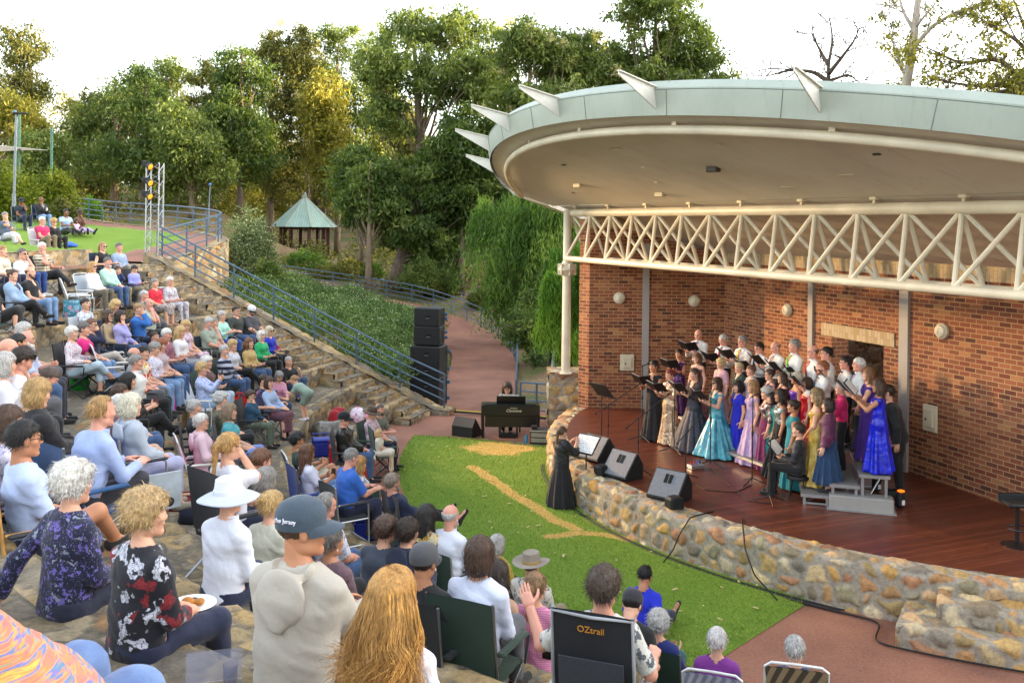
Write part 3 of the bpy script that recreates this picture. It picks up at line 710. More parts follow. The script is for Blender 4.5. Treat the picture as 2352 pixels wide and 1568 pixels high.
roof = thing('stage_roof', 'fan shaped stage roof with pale green fascia and grey beige soffit', 'roof', (SO[0], SO[1], 0), SANG)
KR, RS, RT = .3, 7.35, -8.85
def zr(t): return 6.0+KR*t
def rarc(r, tmin, n):
 a = math.acos((tmin-RT)/r); return [(RS+r*math.sin(x), RT+r*math.cos(x)) for x in np.linspace(-a, a, n)]
def soffit_mat():
 t = NT('soffit board'); co = t.co(); n = t.noise(co, .8, 5, .6); n2 = t.noise(co, 12, 4); sep = t.n('ShaderNodeSeparateXYZ'); t.l(co, sep.inputs[0])
 w1 = t.math('LESS_THAN', t.math('FRACT', t.math('DIVIDE', sep.outputs[0], 1.2)), .012)
 mp = t.n('ShaderNodeMapping'); mp.inputs['Scale'].default_value = (4, .35, 1); mp.inputs['Rotation'].default_value = (0, 0, .5); t.l(co, mp.inputs[0]); n3 = t.noise(mp.outputs[0], 1.5, 5, .65)
 c = t.ramp(n.outputs['Fac'], [(.3, hx('#cbc4b8')), (.7, hx('#d9d2c7'))])
 c = t.mix(t.ramp(n3.outputs['Fac'], [(.58, (0, 0, 0, 1)), (.78, (.3, .3, .3, 1))]), c, hx('#857b6e'))
 v = t.n('ShaderNodeTexVoronoi'); v.inputs['Scale'].default_value = 3.3; t.l(co, v.inputs[0])
 c = t.mix(t.ramp(v.outputs[0], [(.03, (.6, .6, .6, 1)), (.06, (0, 0, 0, 1))]), c, hx('#5e564b'))
 t.base(t.mix(t.math('MULTIPLY', w1, .2), c, hx('#6f6557'))); t.set(Roughness=.8); return t.m
def fascia_mat():
 t = NT('green roof sheet'); co = t.co(); n = t.noise(co, 1.4, 4, .6); mp = t.n('ShaderNodeMapping'); mp.inputs['Scale'].default_value = (5, 5, .3); t.l(co, mp.inputs[0]); n2 = t.noise(mp.outputs[0], 3, 4, .7)
 c = t.mix(t.ramp(n2.outputs['Fac'], [(.55, (0, 0, 0, 1)), (.8, (.5, .5, .5, 1))]), t.ramp(n.outputs['Fac'], [(.3, hx('#99a296')), (.7, hx('#a6aea2'))]), hx('#7f877c'))
 t.base(c); t.set(Roughness=.45); return t.m
SOFF = soffit_mat(); FASC = fascia_mat(); FASC2 = M('white fin paint', '#d8d6cb', .4, 0, .06)
TH = .42
A_ = rarc(13.05, 1.0, 120)
mb = MB(); mb.grid([[(s, -t, zr(t)) for s, t in A_], [(7.35+(s-7.35)*.965, -.02, zr(.02)-.03) for s, t in A_]], flip=True)
mb.obj('soffit', SOFF, roof)
mb = MB(); mb.grid([[(x, .0, 5.97) for x in np.linspace(-.55, 15.2, 12)], [(x, 3.5, 4.72) for x in np.linspace(-.4, 14.9, 12)]], flip=True); mb.obj('inner_ceiling', SOFF, roof)
f0 = rarc(13.1, .93, 120); f1 = rarc(13.16, .9, 120); f2 = rarc(13.02, .93, 120); f3 = rarc(12.6, .9, 120); f4 = rarc(6, -4.5, 120)
mb = MB(); mb.grid([[(s, -t, zr(t)-.05) for s, t in f0], [(s, -t, zr(t)+.30) for s, t in f1], [(s, -t, zr(t)+.34) for s, t in f1], [(s, -t, zr(t)+.50) for s, t in f2], [(s, -t, zr(t)+.62) for s, t in f3]], flip=False)
mb.obj('fascia', FASC, roof, smooth='auto')
SEAM = M('dark seam line', '#6f7a72', .6)  # dark tubes drawn along the fascia seam and panel joints
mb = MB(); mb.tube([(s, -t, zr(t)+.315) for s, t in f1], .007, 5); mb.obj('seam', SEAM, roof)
for q_ in range(8, 118, 12):
 mb = MB(); mb.tube([(f0[q_][0], -f0[q_][1]-.004, zr(f0[q_][1])-.05), (f1[q_][0], -f1[q_][1]-.004, zr(f1[q_][1])+.3), (f2[q_][0], -f2[q_][1]-.004, zr(f2[q_][1])+.5)], .005, 5); mb.obj('panel_joint', SEAM, roof)
mb = MB(); mb.grid([[(s, -t, zr(t)+.62) for s, t in f3], [(7.35+(s-7.35)*.98, 3.8, 5.6) for s, t in f3]], flip=False); mb.obj('roof_sheet', FASC, roof)
mb = MB(); e0 = A_[0]
for sg in (0, -1):
 s, t = f0[sg]; mb.plate([(s, -t, zr(t)-.04), (s, -t, zr(t)+.6), (7.35+(s-7.35)*.98, 3.8, 5.6), (7.35+(s-7.35)*.965, 3.6, 4.75), (7.35+(s-7.35)*.965, 0, 5.95)], .05)
mb.obj('end_board', PAINT, roof)
rim = rarc(12.7, 1.15, 120)
mb = MB(); mb.tube([(s, -t, zr(t)-.12) for s, t in rim], .075, 12); mb.obj('rim_tube', PAINT, roof, smooth='auto')
for a in (-.56, -.35, -.145, .04, .235, .44, .66):
 d = Vector((math.sin(a), -math.cos(a), 0)); s, t = RS+13.08*math.sin(a), RT+13.08*math.cos(a)
 b = Vector((s, -t, zr(t))); up = Vector((0, 0, 1)); LEN = .82
 tip = b+d*LEN+up*.55
 P_ = [b+up*.03, b+up*.37, tip, tip-up*.06]
 mb = MB(); mb.plate(P_, .02); sd = d.cross(up)
 mb.plate([P_[1]-sd*.05, P_[1]+sd*.05, tip+sd*.035, tip-sd*.035], .018)
 mb.obj('fin', FASC2, roof)
 mb = MB(); rr0 = b-d*.38; mb.box((rr0.x, rr0.y, zr(RT+12.7*math.cos(a))-.05), (.09, .05, .12), a); mb.obj('bracket', PAINT, roof)
mb = MB()
for k, (s, t) in enumerate([(3.2, 1.4), (4.6, 2.5), (6.2, 1.2), (7.5, 2.9), (8.8, 1.7), (10.2, 2.6), (11.3, 1.0), (12.6, 1.7), (5.4, .6), (9.5, .6), (2.0, .9), (7.0, 2.0)]):
 mb = MB(); d_ = (.24, .14, .09) if k % 4 == 0 else ((.3, .12, .02) if k % 3 == 0 else (.12, .06, .03))
 mb.box((s, -t, zr(t)-d_[2]/2-.01), d_, .2, bev=.01); mb.obj('soffit_fitting', CREAM if k % 3 != 1 else M('dark fitting', '#4d473f', .6), roof)
for k in range(9):   # little floodlights on the top chord
 s = .3+k*1.75; mb = MB(); mb.box((s, .05, 5.98), (.16, .12, .12), 0, bev=.015); mb.box((s, .05, 5.9), (.05, .05, .06))
 mb.obj('junction_box', CREAM, tr)
def wall_at(px, py, side=False):
 a, b = (W0, W1) if side else (W1, W2); best = None
 for i in range(2001):
  p = lerp(a, b, i/2000); v = stw(p[0], p[1], 0); q = abs(1176+FPX*v.x/v.y*1.0+ROLL*0-px)
  if best is None or q < best[0]: best = (q, v, p)
 v = best[1]; z = HC-(py-516-ROLL*(px-1176))/FPX*v.y
 A = stw(*a); B = stw(*b); d = (B-A).normalized(); n = Vector((d.y, -d.x, 0))
 if n.dot(Vector((0, 0, 0))-v) < 0 and n.dot(-v) < 0: n = -n
 return Vector((v.x, v.y, z)), math.atan2(d.y, d.x), n
for (px, py, sd, lb_) in ((1424, 684, True, 'round cream bulkhead lamp on the side wall nearest the column'), (1596, 691, True, 'round cream bulkhead lamp on the side wall near its corner'),
                     (1814, 712, False, 'round cream bulkhead lamp on the back wall above the choir men'), (2170, 760, False, 'round cream bulkhead lamp right of the widest grey strip')):
 p, az, n = wall_at(px, py, sd)
 L = thing('wall_lamp', lb_, 'lamp', p+n*.01, az, 'bulkhead lamps on the stage walls')
 sgn = 1 if (Matrix.Rotation(-az, 3, 'Z') @ n).y > 0 else -1
 Rm = Matrix.Rotation(-sgn*PI/2, 3, 'X')
 mb = MB(); mb.lathe([(.15, 0), (.15, .05), (.125, .07)], n=20, R=Rm); mb.obj('base', CREAM, L, smooth='auto')
 mb = MB(); mb.lathe([(.12, .07), (.11, .1), (.07, .125), (.001, .13)], n=20, R=Rm); mb.obj('lens', M('milk glass', '#d8d0bb', .3), L, smooth='auto')
 mb = MB()
 for q in (-1, 0, 1): mb.tube([(-.13, sgn*.08, q*.045), (0, sgn*.145, q*.045), (.13, sgn*.08, q*.045)], .007, 6)
 mb.tube([(0, sgn*.08, -.13), (0, sgn*.15, 0), (0, sgn*.08, .13)], .007, 6); mb.obj('guard', CREAM, L, smooth='auto')
for (px, py, sd, wd, ht, lb_) in ((1444, 832, True, .36, .42, 'small cream electrical box on the side wall beside the grey strip'), (2145, 960, False, .34, .5, 'large cream electrical box on the right part of the back wall')):
 p, az, n = wall_at(px, py, sd); L = thing('electrical_box', lb_, 'box', p+n*.01, az)
 sgn = 1 if (Matrix.Rotation(-az, 3, 'Z') @ n).y > 0 else -1
 mb = MB(); mb.box((0, sgn*.02, 0), (wd, .05, ht), bev=.01); mb.obj('plate', CREAM, L)
 mb = MB(); mb.box((0, sgn*.06, 0), (wd*.62, .04, ht*.66), bev=.01); mb.obj('cover', CREAM, L)
 mb = MB(); mb.box((-wd*.15, sgn*.085, -.02), (.03, .015, .04)); mb.obj('lock', M('dark lock', '#3a3630', .5), L)
for (px, sd, wd, lb_, z1_) in ((1485, True, .17, 'grey steel strip post on the side brick wall', 5.0), (1868, False, .16, 'narrow grey steel strip post left of the door lintel', 4.6), (2083, False, .24, 'wide grey steel post on the back wall right of the door', 4.6)):
 p, az, n = wall_at(px, 800, sd); mb = MB(); mb.box((0, 0, (z1_+.3)/2), (wd, .12, z1_-.3))
 o = mb.obj('wall_post', GREYP, None, loc=(p.x, p.y, 0), rotz=az); tag(o, lb_, 'post', 'grey posts on the stage walls')
@mcache
def leaf_mat(name, c0, c1, c2, c3):
 t = NT(name); a = t.n('ShaderNodeAttribute', attribute_name='rnd')
 c = t.ramp(a.outputs['Fac'], [(0, hx(c0)), (.45, hx(c1)), (.82, hx(c2)), (1, hx(c3))])
 t.base(c); t.set(Roughness=.55); t.b.inputs['Specular IOR Level'].default_value = .3
 tr = t.n('ShaderNodeBsdfTranslucent'); t.l(t.mix(1, c, (1.5, 1.45, .7, 1), 'MULTIPLY'), tr.inputs[0])
 mx = t.n('ShaderNodeMixShader'); mx.inputs[0].default_value = .38; t.l(t.b.outputs[0], mx.inputs[1]); t.l(tr.outputs[0], mx.inputs[2]); t.l(mx.outputs[0], t.out.inputs[0]); return t.m
def leaves(cent, rad, n_per, ln, wd, seed, droop=.5, shell=.5, rndc=None, flat=.3):
 rs = np.random.RandomState(seed); k = len(cent); cent = np.asarray(cent, float); rad = np.asarray(rad, float)
 n = np.maximum(1, (n_per*(rad[:, 0]*rad[:, 2]/np.mean(rad[:, 0]*rad[:, 2]))).astype(int)); idx = np.repeat(np.arange(k), n); N = len(idx)
 d = rs.randn(N, 3); d /= np.linalg.norm(d, axis=1)[:, None]
 r = (shell+(1-shell)*rs.rand(N))[:, None]*np.where(rs.rand(N)[:, None] < .8, 1, .5+.75*rs.rand(N)[:, None])
 p = cent[idx]+d*r*rad[idx]
 ax_ = rs.randn(N, 3)*.8+np.array([0, 0, -droop*1.6])+d*.5; ax_ /= np.linalg.norm(ax_, axis=1)[:, None]
 sd = np.cross(ax_, rs.randn(N, 3)); sd /= np.linalg.norm(sd, axis=1)[:, None]+1e-9
 L = ln*(.6+.8*rs.rand(N))[:, None]; W_ = wd*(.6+.8*rs.rand(N))[:, None]
 V = np.stack([p-ax_*L*.5, p+sd*W_*.5+ax_*L*.05, p+ax_*L*.5, p-sd*W_*.5+ax_*L*.05], 1).reshape(-1, 3)
 F = np.arange(4*N).reshape(N, 4)
 base = (rs.rand(k) if rndc is None else np.asarray(rndc))[idx]
 rnd = np.clip(base*.5+rs.rand(N)*.5, 0, 1)
 return V, F, np.repeat(rnd, 4)
def leaf_obj(name, parts, mat, parent=None, loc=None):
 V = np.concatenate([p[0] for p in parts]); off = 0; Fs = []
 for p in parts: Fs.append(p[1]+off); off += len(p[0])
 me = mk_mesh(name, V, [(np.concatenate(Fs), 0)], [mat], False, {'rnd': ('POINT', np.concatenate([p[2] for p in parts]))})
 return link(name, me, parent, loc)
@mcache
def bark_mat(c1, c2):
 t = NT('bark'); co = t.co(scale=(1, 1, .25)); n = t.noise(co, 5, 5, .7); n2 = t.noise(co, 30, 3)
 t.base(t.ramp(n.outputs['Fac'], [(.3, hx(c1)), (.7, hx(c2))])); t.set(Roughness=.95); t.bump(t.math('ADD', n.outputs['Fac'], n2.outputs['Fac']), .8, .05); return t.m
def limb(mb, a, b, r0, r1, rs, n=6, sag=.12, sides=7):
 a = Vector(a); b = Vector(b); L = (b-a).length; pts = []; o1 = Vector(rs.randn(3)*L*sag); o2 = Vector(rs.randn(3)*L*sag*.5)
 for i in range(n+1):
  k = i/n; p = a.lerp(b, k)+o1*(4*k*(1-k))*.5+o2*math.sin(k*2*PI)*.4; pts.append(p)
 mb.tube(pts, [r0+(r1-r0)*(i/n)**.8 for i in range(n+1)], sides); return pts
GREENS = {'euc': ('#3c4c25', '#5f7038', '#84914c', '#adaf68'), 'dark': ('#2e401c', '#4a602b', '#6f8040', '#989c55'), 'gold': ('#4a4f1c', '#7b7a2c', '#aba148', '#d3c676'),
          'grey': ('#3e4c33', '#5f6f4c', '#8c9a70', '#b9c09c'), 'bright': ('#34561a', '#557d26', '#83a63a', '#acc85a'), 'weep': ('#34501d', '#567630', '#7f9a44', '#a8ba60'),
          'hedge': ('#3b4a12', '#61701c', '#8a922b', '#b2b048'), 'bed': ('#33472a', '#50693a', '#78905a', '#a8b690'), 'olive': ('#3c4420', '#5f6430', '#8a8548', '#b3a765')}
def LM(k): return leaf_mat('leaves '+k, *GREENS[k])
def tree(label, base, H, crown, ncl, clr, nleaf, kind='euc', seed=1, tr=.22, lean=(0, 0), leaf=(.36, .115), fork=.45, bark=('#5a4a3a', '#8a7a66'), flowers=0, cat='tree', group='eucalyptus trees behind the amphitheatre', droop=.5, name='eucalyptus_tree', squash=.75):
 rs = np.random.RandomState(seed); root = thing(name, label, cat, base, 0, group)
 cen = []; rad = []; ncl = int(ncl*2.1); clr *= .66; nleaf = int(nleaf*.5)
 tot = sum(c[4]*(c[3]-c[2]) for c in crown)
 for dx, dy, z0, z1, rx in crown:
  k = max(3, int(ncl*rx*(z1-z0)/tot))
  for _ in range(k):
   u = rs.randn(3); u /= np.linalg.norm(u); q = rs.rand()**.45
   cz = (z0+z1)/2+u[2]*q*(z1-z0)/2
   cen.append((dx+u[0]*q*rx, dy+u[1]*q*rx, cz)); r = clr*(.55+.8*rs.rand()); rad.append((r, r, r*squash))
 cen = np.array(cen); rad = np.array(rad); kp = rs.rand(len(cen)) < .8; cen = cen[kp]; rad = rad[kp]
 mb = MB(); zf = H*fork; top = Vector((lean[0], lean[1], H*.93))
 tp = []
 for i in range(9):
  k = i/8; tp.append(Vector((lean[0]*k+rs.randn()*.12*H*.03*(k > 0), lean[1]*k+rs.randn()*.12*H*.03*(k > 0), H*.93*k)))
 mb.tube(tp, [tr*(1.15 if i == 0 else 1)*(1-.82*(i/8)) for i in range(9)], 9)
 order = rs.permutation(len(cen))[:min(len(cen), 26)]
 for j in order:
  c = cen[j]; k = np.clip((c[2]/H-.18)*.8, .22, .9); st = tp[int(k*8)].lerp(tp[min(8, int(k*8)+1)], k*8-int(k*8))
  limb(mb, st, c, tr*(1-.75*k)*.26, .02, rs, 5, .1, 5)
 mb.obj('trunk', bark_mat(*bark), root, smooth=True)
 parts = [leaves(cen, rad, nleaf, leaf[0], leaf[1], seed+5, droop, .1)]
 crownobj = leaf_obj('crown', parts, LM(kind), root)
 if flowers:
  sel = rs.permutation(len(cen))[:max(3, int(len(cen)*flowers))]
  fc = cen[sel]+rs.randn(len(sel), 3)*clr*.55
  leaf_obj('blossom', [leaves(fc, np.full((len(sel), 3), clr*.55), 70, .2, .16, seed+9, 0, .3)], leaf_mat('blossom', '#b8b084', '#cfc79c', '#e4dcb8', '#f0ead0'), root)
 return root
def gpt(px, Y, z=None):
 x = (px-1176)/FPX*Y; zz = float(ground_z(np.array(x), np.array(Y))) if z is None else z
 return (x, float(Y), zz)
def zpx(px, py, Y): return at(px, py, Y).z
def tree_px(label, px, Y, ytop, crown_px, ncl, clr, nleaf, kind, seed, basez=None, **kw):
 b = gpt(px, Y, basez); cr = []
 for cx, y0, y1, hw in crown_px:
  cr.append(((cx-px)/FPX*Y, R0.uniform(-1.5, 1.5), zpx(cx, y1, Y)-b[2], zpx(cx, y0, Y)-b[2], hw/FPX*Y))
 return tree(label, b, zpx(px, ytop, Y)-b[2], cr, ncl, clr, nleaf, kind, seed, **kw)
tree_px('tall slim gum tree with a domed crown at the left edge', 58, 78, 60, [(60, 55, 200, 52), (48, 170, 270, 55), (100, 190, 240, 26)], 60, 1.5, 150, 'olive', 1, tr=.3, lean=(.3, 0))
tree_px('yellow sunlit gum tree half cut by the left edge, below the tall slim gum', -10, 70, 190, [(5, 200, 330, 80), (60, 250, 360, 50)], 60, 1.5, 170, 'gold', 2)
tree_px('low blue-green gum left of the sky gap near the shade sail', 110, 66, 300, [(100, 300, 420, 70)], 40, 1.3, 150, 'euc', 3)
tree_px('broad dark gum tree right of the sky gap', 262, 75, 160, [(240, 185, 330, 62), (300, 165, 300, 60), (190, 240, 400, 50), (260, 320, 440, 95)], 100, 1.6, 170, 'euc', 4, tr=.34)
tree_px('gum tree with bare grey forked trunk behind the light tower', 330, 68, 165, [(330, 165, 300, 55), (310, 300, 430, 90), (370, 250, 430, 50)], 80, 1.5, 160, 'dark', 5, tr=.36, bark=('#6a5c4c', '#a0917c'))
tree_px('small round-topped gum crown rising behind the light tower', 405, 84, 132, [(400, 138, 215, 42), (420, 220, 330, 48)], 50, 1.5, 170, 'euc', 6, tr=.28)
tree_px('dense green gum right of the light tower', 440, 66, 215, [(430, 235, 400, 75), (470, 300, 450, 60), (400, 340, 450, 55)], 110, 1.5, 180, 'euc', 7)
tree_px('tall dark gum left of the golden flowering gum', 552, 72, 85, [(545, 95, 260, 58), (520, 190, 380, 50), (580, 240, 430, 60)], 110, 1.6, 180, 'dark', 8, tr=.34)
tree_px('tall golden flowering gum lit by low sun', 622, 80, 45, [(610, 60, 190, 45), (675, 55, 200, 45), (650, 150, 340, 75), (650, 300, 460, 62)], 130, 1.45, 190, 'olive', 9, tr=.34, flowers=.12)
tree_px('thin open gum between the golden gum and the spreading gum', 775, 80, 40, [(770, 45, 150, 55), (740, 120, 260, 40), (800, 160, 330, 70), (760, 300, 440, 60)], 100, 1.4, 150, 'euc', 10, tr=.28)
tree_px('great spreading gum with visible branching trunk, tallest in the middle', 985, 60, 10, [(930, 20, 130, 75), (1030, 5, 120, 80), (870, 110, 230, 60), (1000, 110, 250, 100), (1080, 130, 260, 70), (900, 230, 330, 60)], 150, 1.3, 170, 'euc', 11, tr=.5, bark=('#54473a', '#84745f'), lean=(-1.2, 0))
tree_px('pale flowering gum behind the left roof fins', 1215, 56, 30, [(1200, 40, 170, 70), (1300, 60, 200, 85), (1180, 170, 320, 70), (1390, 90, 220, 60), (1270, 180, 300, 90)], 150, 1.3, 180, 'euc', 12, tr=.36, flowers=.16)
tree_px('wide gum tree above the roof fins with yellow edges', 1500, 58, -30, [(1480, -30, 100, 100), (1570, 30, 190, 75), (1420, 70, 210, 70), (1520, 120, 230, 110), (1630, 120, 220, 60)], 150, 1.3, 170, 'euc', 13, tr=.42)
tree_px('dark understorey gum right of the gazebo', 830, 60, 330, [(830, 340, 480, 70), (870, 370, 520, 70)], 90, 1.3, 190, 'dark', 14)
tree_px('drooping dark green tree over the slim trunk right of the gazebo', 848, 54, 350, [(860, 370, 540, 70), (815, 420, 520, 36)], 90, 1.05, 200, 'dark', 15, tr=.22)
tree_px('leaning thick-trunked gum beside the ramp railing', 905, 56, 300, [(980, 330, 540, 95), (910, 380, 580, 75), (1050, 340, 500, 80), (970, 480, 600, 60)], 140, 1.1, 210, 'dark', 16, tr=.52, lean=(2.4, .5), bark=('#4c4038', '#7a6a5c'))
tree_px('dark leafy gum between the leaning trunk and the weeping tree', 1060, 56, 250, [(1060, 260, 430, 80), (1100, 330, 560, 70), (1010, 480, 640, 80)], 140, 1.3, 200, 'dark', 17)
for i, (px, Y, y0, hw, kd) in enumerate([(150, 105, 380, 60, 'olive'), (215, 100, 330, 55, 'euc'), (500, 108, 300, 60, 'olive'), (600, 98, 380, 70, 'gold'), (720, 104, 280, 70, 'olive'), (850, 100, 260, 90, 'euc'), (960, 96, 330, 90, 'dark'), (1120, 92, 260, 90, 'euc'), (1230, 96, 200, 90, 'dark'), (1330, 90, 180, 80, 'euc'), (380, 104, 350, 60, 'dark'), (30, 100, 330, 60, 'olive')]):
 tree_px(['hazy far gum left of the sky gap', 'far gum in the gap above the hedge', 'far gum behind the light tower side', 'pale far gum below the golden gum', 'far gum left of the gazebo', 'far gum behind the gazebo roof', 'far gum behind the spreading gum', 'far gum behind the weeping tree top', 'far dark gum behind the left roof fins', 'far gum behind the roof edge', 'far dark gum just right of the light tower', 'far olive gum behind the lamp post'][i],
   px, Y, y0, [(px, y0, 500, hw)], 70, 1.9, 170, kd, 40+i, group='far gum trees')
for i, (px, Y, y0, hw, kd) in enumerate([(205, 82, 205, 55, 'olive'), (335, 82, 158, 55, 'euc'), (485, 80, 128, 52, 'olive'), (705, 88, 66, 48, 'olive'), (745, 76, 150, 50, 'gold'), (868, 82, 52, 55, 'euc'), (1125, 72, 52, 60, 'euc'), (1365, 68, 62, 60, 'olive'), (925, 74, 200, 60, 'olive'), (540, 86, 200, 60, 'gold')]):
 tree_px(['olive gum filling the gap left of the broad dark gum', 'second round gum crown left of the light tower', 'olive gum just left of the tall dark gum', 'slender olive gum right of the golden flowering gum', 'warm gold gum low behind the gazebo roof', 'open gum left of the spreading gum crown', 'gum between the spreading gum and the pale flowering gum', 'olive gum filling the gap above the roof fins', 'olive gum behind the lower limbs of the spreading gum', 'warm gold gum low behind the tall dark gum'][i],
   px, Y, y0, [(px, y0, y0+190, hw), (px+12, y0+120, y0+330, hw*.9)], 80, 1.5, 160, kd, 80+i, group='gum trees in the middle of the belt')
def bare_tree(label, px, Y, paths, seed, bark, leafk=None, lf=None, name='bare_tree'):
 rs = np.random.RandomState(seed); b = gpt(px, Y, .2); root = thing(name, label, 'tree', b); mb = MB(); tips = []
 for pth, r0, r1 in paths:
  P = [Vector(at(x, y, Y+d))-Vector(b) for x, y, d in pth]; P2 = [Vector(p) for p in smooth_line([tuple(p) for p in P], max(6, len(P)*4), 2)]
  n = len(P2); mb.tube(P2, [r0+(r1-r0)*i/(n-1) for i in range(n)], 7)
  for i in range(n//3, n, 2):
   d = (P2[min(n-1, i+1)]-P2[i-1]).normalized(); e = P2[i]+(d*.5+Vector(rs.randn(3))*.55)*(.5+rs.rand())*.9
   q = limb(mb, P2[i], e, (r0+(r1-r0)*i/(n-1))*.5, .014, rs, 4, .12, 5); tips.append(e)
   for a in range(4):
    b0 = q[1+a % 3]; e2 = b0+Vector(rs.randn(3))*.42+d*.3; q2 = limb(mb, b0, e2, .02, .009, rs, 3, .12, 4); tips.append(e2)
    for _ in range(2): e3 = q2[2]+Vector(rs.randn(3))*.22+d*.12; limb(mb, q2[2], e3, .011, .006, rs, 2, .1, 4); tips.append(e3)
 mb.obj('trunk', bark_mat(*bark), root, smooth=True)
 if leafk:
  c = np.array([tuple(t) for t in tips]); c = c[rs.rand(len(c)) < lf[0]]
  leaf_obj('crown', [leaves(c, np.full((len(c), 3), lf[1]), lf[2], .2, .07, seed, .4, .2)], LM(leafk), root)
 return root
bare_tree('dead leafless grey tree rising behind the roof', 1915, 36, [([(1915, 420, 0), (1905, 215, 0), (1900, 150, 0), (1915, 95, 0), (1905, 40, 0)], .17, .02), ([(1905, 190, 0), (1870, 165, .3), (1820, 160, .5), (1765, 175, .6)], .1, .015),
          ([(1903, 170, 0), (1935, 130, -.3), (1965, 90, -.4), (1975, 60, -.5)], .09, .012), ([(1902, 150, 0), (1880, 110, .5), (1860, 70, .8)], .08, .012), ([(1908, 185, 0), (1950, 170, .3), (1980, 195, .4)], .07, .012)], 3, ('#3e342c', '#6a5c50'))
bare_tree('tall pale-trunked gum with bare upper limbs behind the roof', 2085, 34, [([(2070, 420, 0), (2080, 200, 0), (2098, 100, 0), (2105, 20, 0), (2120, -60, 0)], .25, .09), ([(2100, 70, 0), (2075, 30, .3), (2060, -30, .5)], .08, .02), ([(2098, 110, 0), (2140, 60, -.3), (2200, 25, -.6), (2290, 5, -.8)], .09, .02),
          ([(2085, 190, 0), (2060, 130, .3), (2040, 60, .5)], .07, .015)], 4, ('#8f8478', '#c3b8a8'), 'gold', (.16, .3, 22), 'eucalyptus_tree')
bare_tree('twisted dark-limbed tree with sunlit yellow leaves at the top right corner', 2330, 32, [([(2420, 420, 0), (2330, 190, 0), (2270, 200, 0), (2200, 195, .3), (2130, 175, .4)], .2, .02), ([(2400, 260, 0), (2300, 130, 0), (2210, 150, .3), (2130, 110, .3)], .14, .02),
          ([(2420, 250, 0), (2350, 100, 0), (2280, 60, .3), (2230, 30, .5)], .13, .02), ([(2410, 260, 0), (2350, 200, -.3), (2280, 215, -.3), (2230, 222, -.4)], .12, .02), ([(2400, 200, 0), (2345, 40, .4), (2320, -20, .5)], .12, .02)], 5, ('#4a3e36', '#7a6a5e'), 'gold', (.5, .45, 26), 'twisted_tree')
def strands(cen, rad, n, ln, seed, per=9, wid=.05, leafl=.16):
 rs = np.random.RandomState(seed); k = len(cen); idx = rs.randint(0, k, n); d = rs.randn(n, 3); d /= np.linalg.norm(d, axis=1)[:, None]
 st = np.asarray(cen)[idx]+d*np.asarray(rad)[idx]*(.5+.5*rs.rand(n))[:, None]
 drift = rs.randn(n, 2)*.12+d[:, :2]*.22; L = ln*(.5+rs.rand(n))
 t = np.linspace(0, 1, per); P = st[:, None]+np.stack([drift[:, None, 0]*t*L[:, None], drift[:, None, 1]*t*L[:, None], -t*L[:, None]], -1)
 P = P.reshape(-1, 3)+rs.randn(n*per, 3)*.05; N = len(P)
 ax_ = rs.randn(N, 3)*.45+np.array([0, 0, -1.0]); ax_ /= np.linalg.norm(ax_, axis=1)[:, None]
 sd = np.cross(ax_, rs.randn(N, 3)); sd /= np.linalg.norm(sd, axis=1)[:, None]
 l = leafl*(.7+.6*rs.rand(N))[:, None]
 V = np.stack([P-ax_*l, P+sd*wid*.5, P+ax_*l, P-sd*wid*.5], 1).reshape(-1, 3)
 base = rs.rand(k)[idx]; rnd = np.repeat(np.clip(np.repeat(base, per)*.8+rs.rand(N)*.25-.03, 0, 1), 4)
 return V, np.arange(4*N).reshape(N, 4), rnd
def weeping(label, px, Y, lobes, n, ln, kind, seed, name, wid=.05, leafl=.16, basez=0.3, cat='tree'):
 b = gpt(px, Y, basez); rs = np.random.RandomState(seed); root = thing(name, label, cat, b); cen = []; rad = []
 for cx, cy, hw, hh, dy in lobes:
  p = at(cx, cy, Y+dy); cen.append((p.x-b[0], p.y-b[1], p.z-b[2])); r = hw/FPX*Y; rad.append((r, r*.8, hh/FPX*Y))
 c0 = cen[:]; cen = []; r0 = rad; rad = []
 for (cx_, cy_, cz_), (ra_, rb_, rc_) in zip(c0, r0):
  for _ in range(6): u = rs.randn(3); u /= np.linalg.norm(u); k = .35+.75*rs.rand(); cen.append((cx_+u[0]*ra_*k, cy_+u[1]*rb_*k, cz_+u[2]*rc_*k*1.3)); q = .3+.35*rs.rand(); rad.append((ra_*q, rb_*q, rc_*q))
 mb = MB(); top = max(c[2] for c in cen)
 tp = limb(mb, (0, 0, -.3), (cen[0][0]*.4, cen[0][1]*.4, top*.75), .3, .1, rs, 6, .04, 9)
 for c in cen[::2]: limb(mb, tp[3], c, .07, .012, rs, 5, .08, 5)
 mb.obj('trunk', bark_mat('#4a4038', '#776858'), root, smooth=True)
 leaf_obj('crown', [strands(cen, rad, n, ln, seed, 9, wid, leafl)], LM(kind), root); return root
weeping('bright green weeping peppermint tree behind the stage column', 1210, 43, [(1200, 470, 85, 40, 0), (1270, 480, 70, 40, -1), (1130, 480, 45, 40, 1), (1180, 560, 90, 50, 0), (1250, 590, 75, 50, -1), (1330, 500, 60, 60, 0), (1150, 600, 50, 40, 1), (1210, 650, 80, 40, .5), (1290, 420, 60, 40, 1)], 4200, 1.7, 'weep', 5, 'weeping_tree')
weeping('yellow-green feathery bottlebrush bush beside the white column', 1310, 31, [(1300, 590, 45, 30, 0), (1350, 610, 50, 40, .5), (1265, 650, 35, 30, -.2), (1310, 680, 60, 40, 0), (1340, 740, 60, 50, 0), (1280, 730, 40, 40, 0)], 2600, .8, 'bright', 6, 'bottlebrush_bush', .035, .12, 0.1, 'bush')
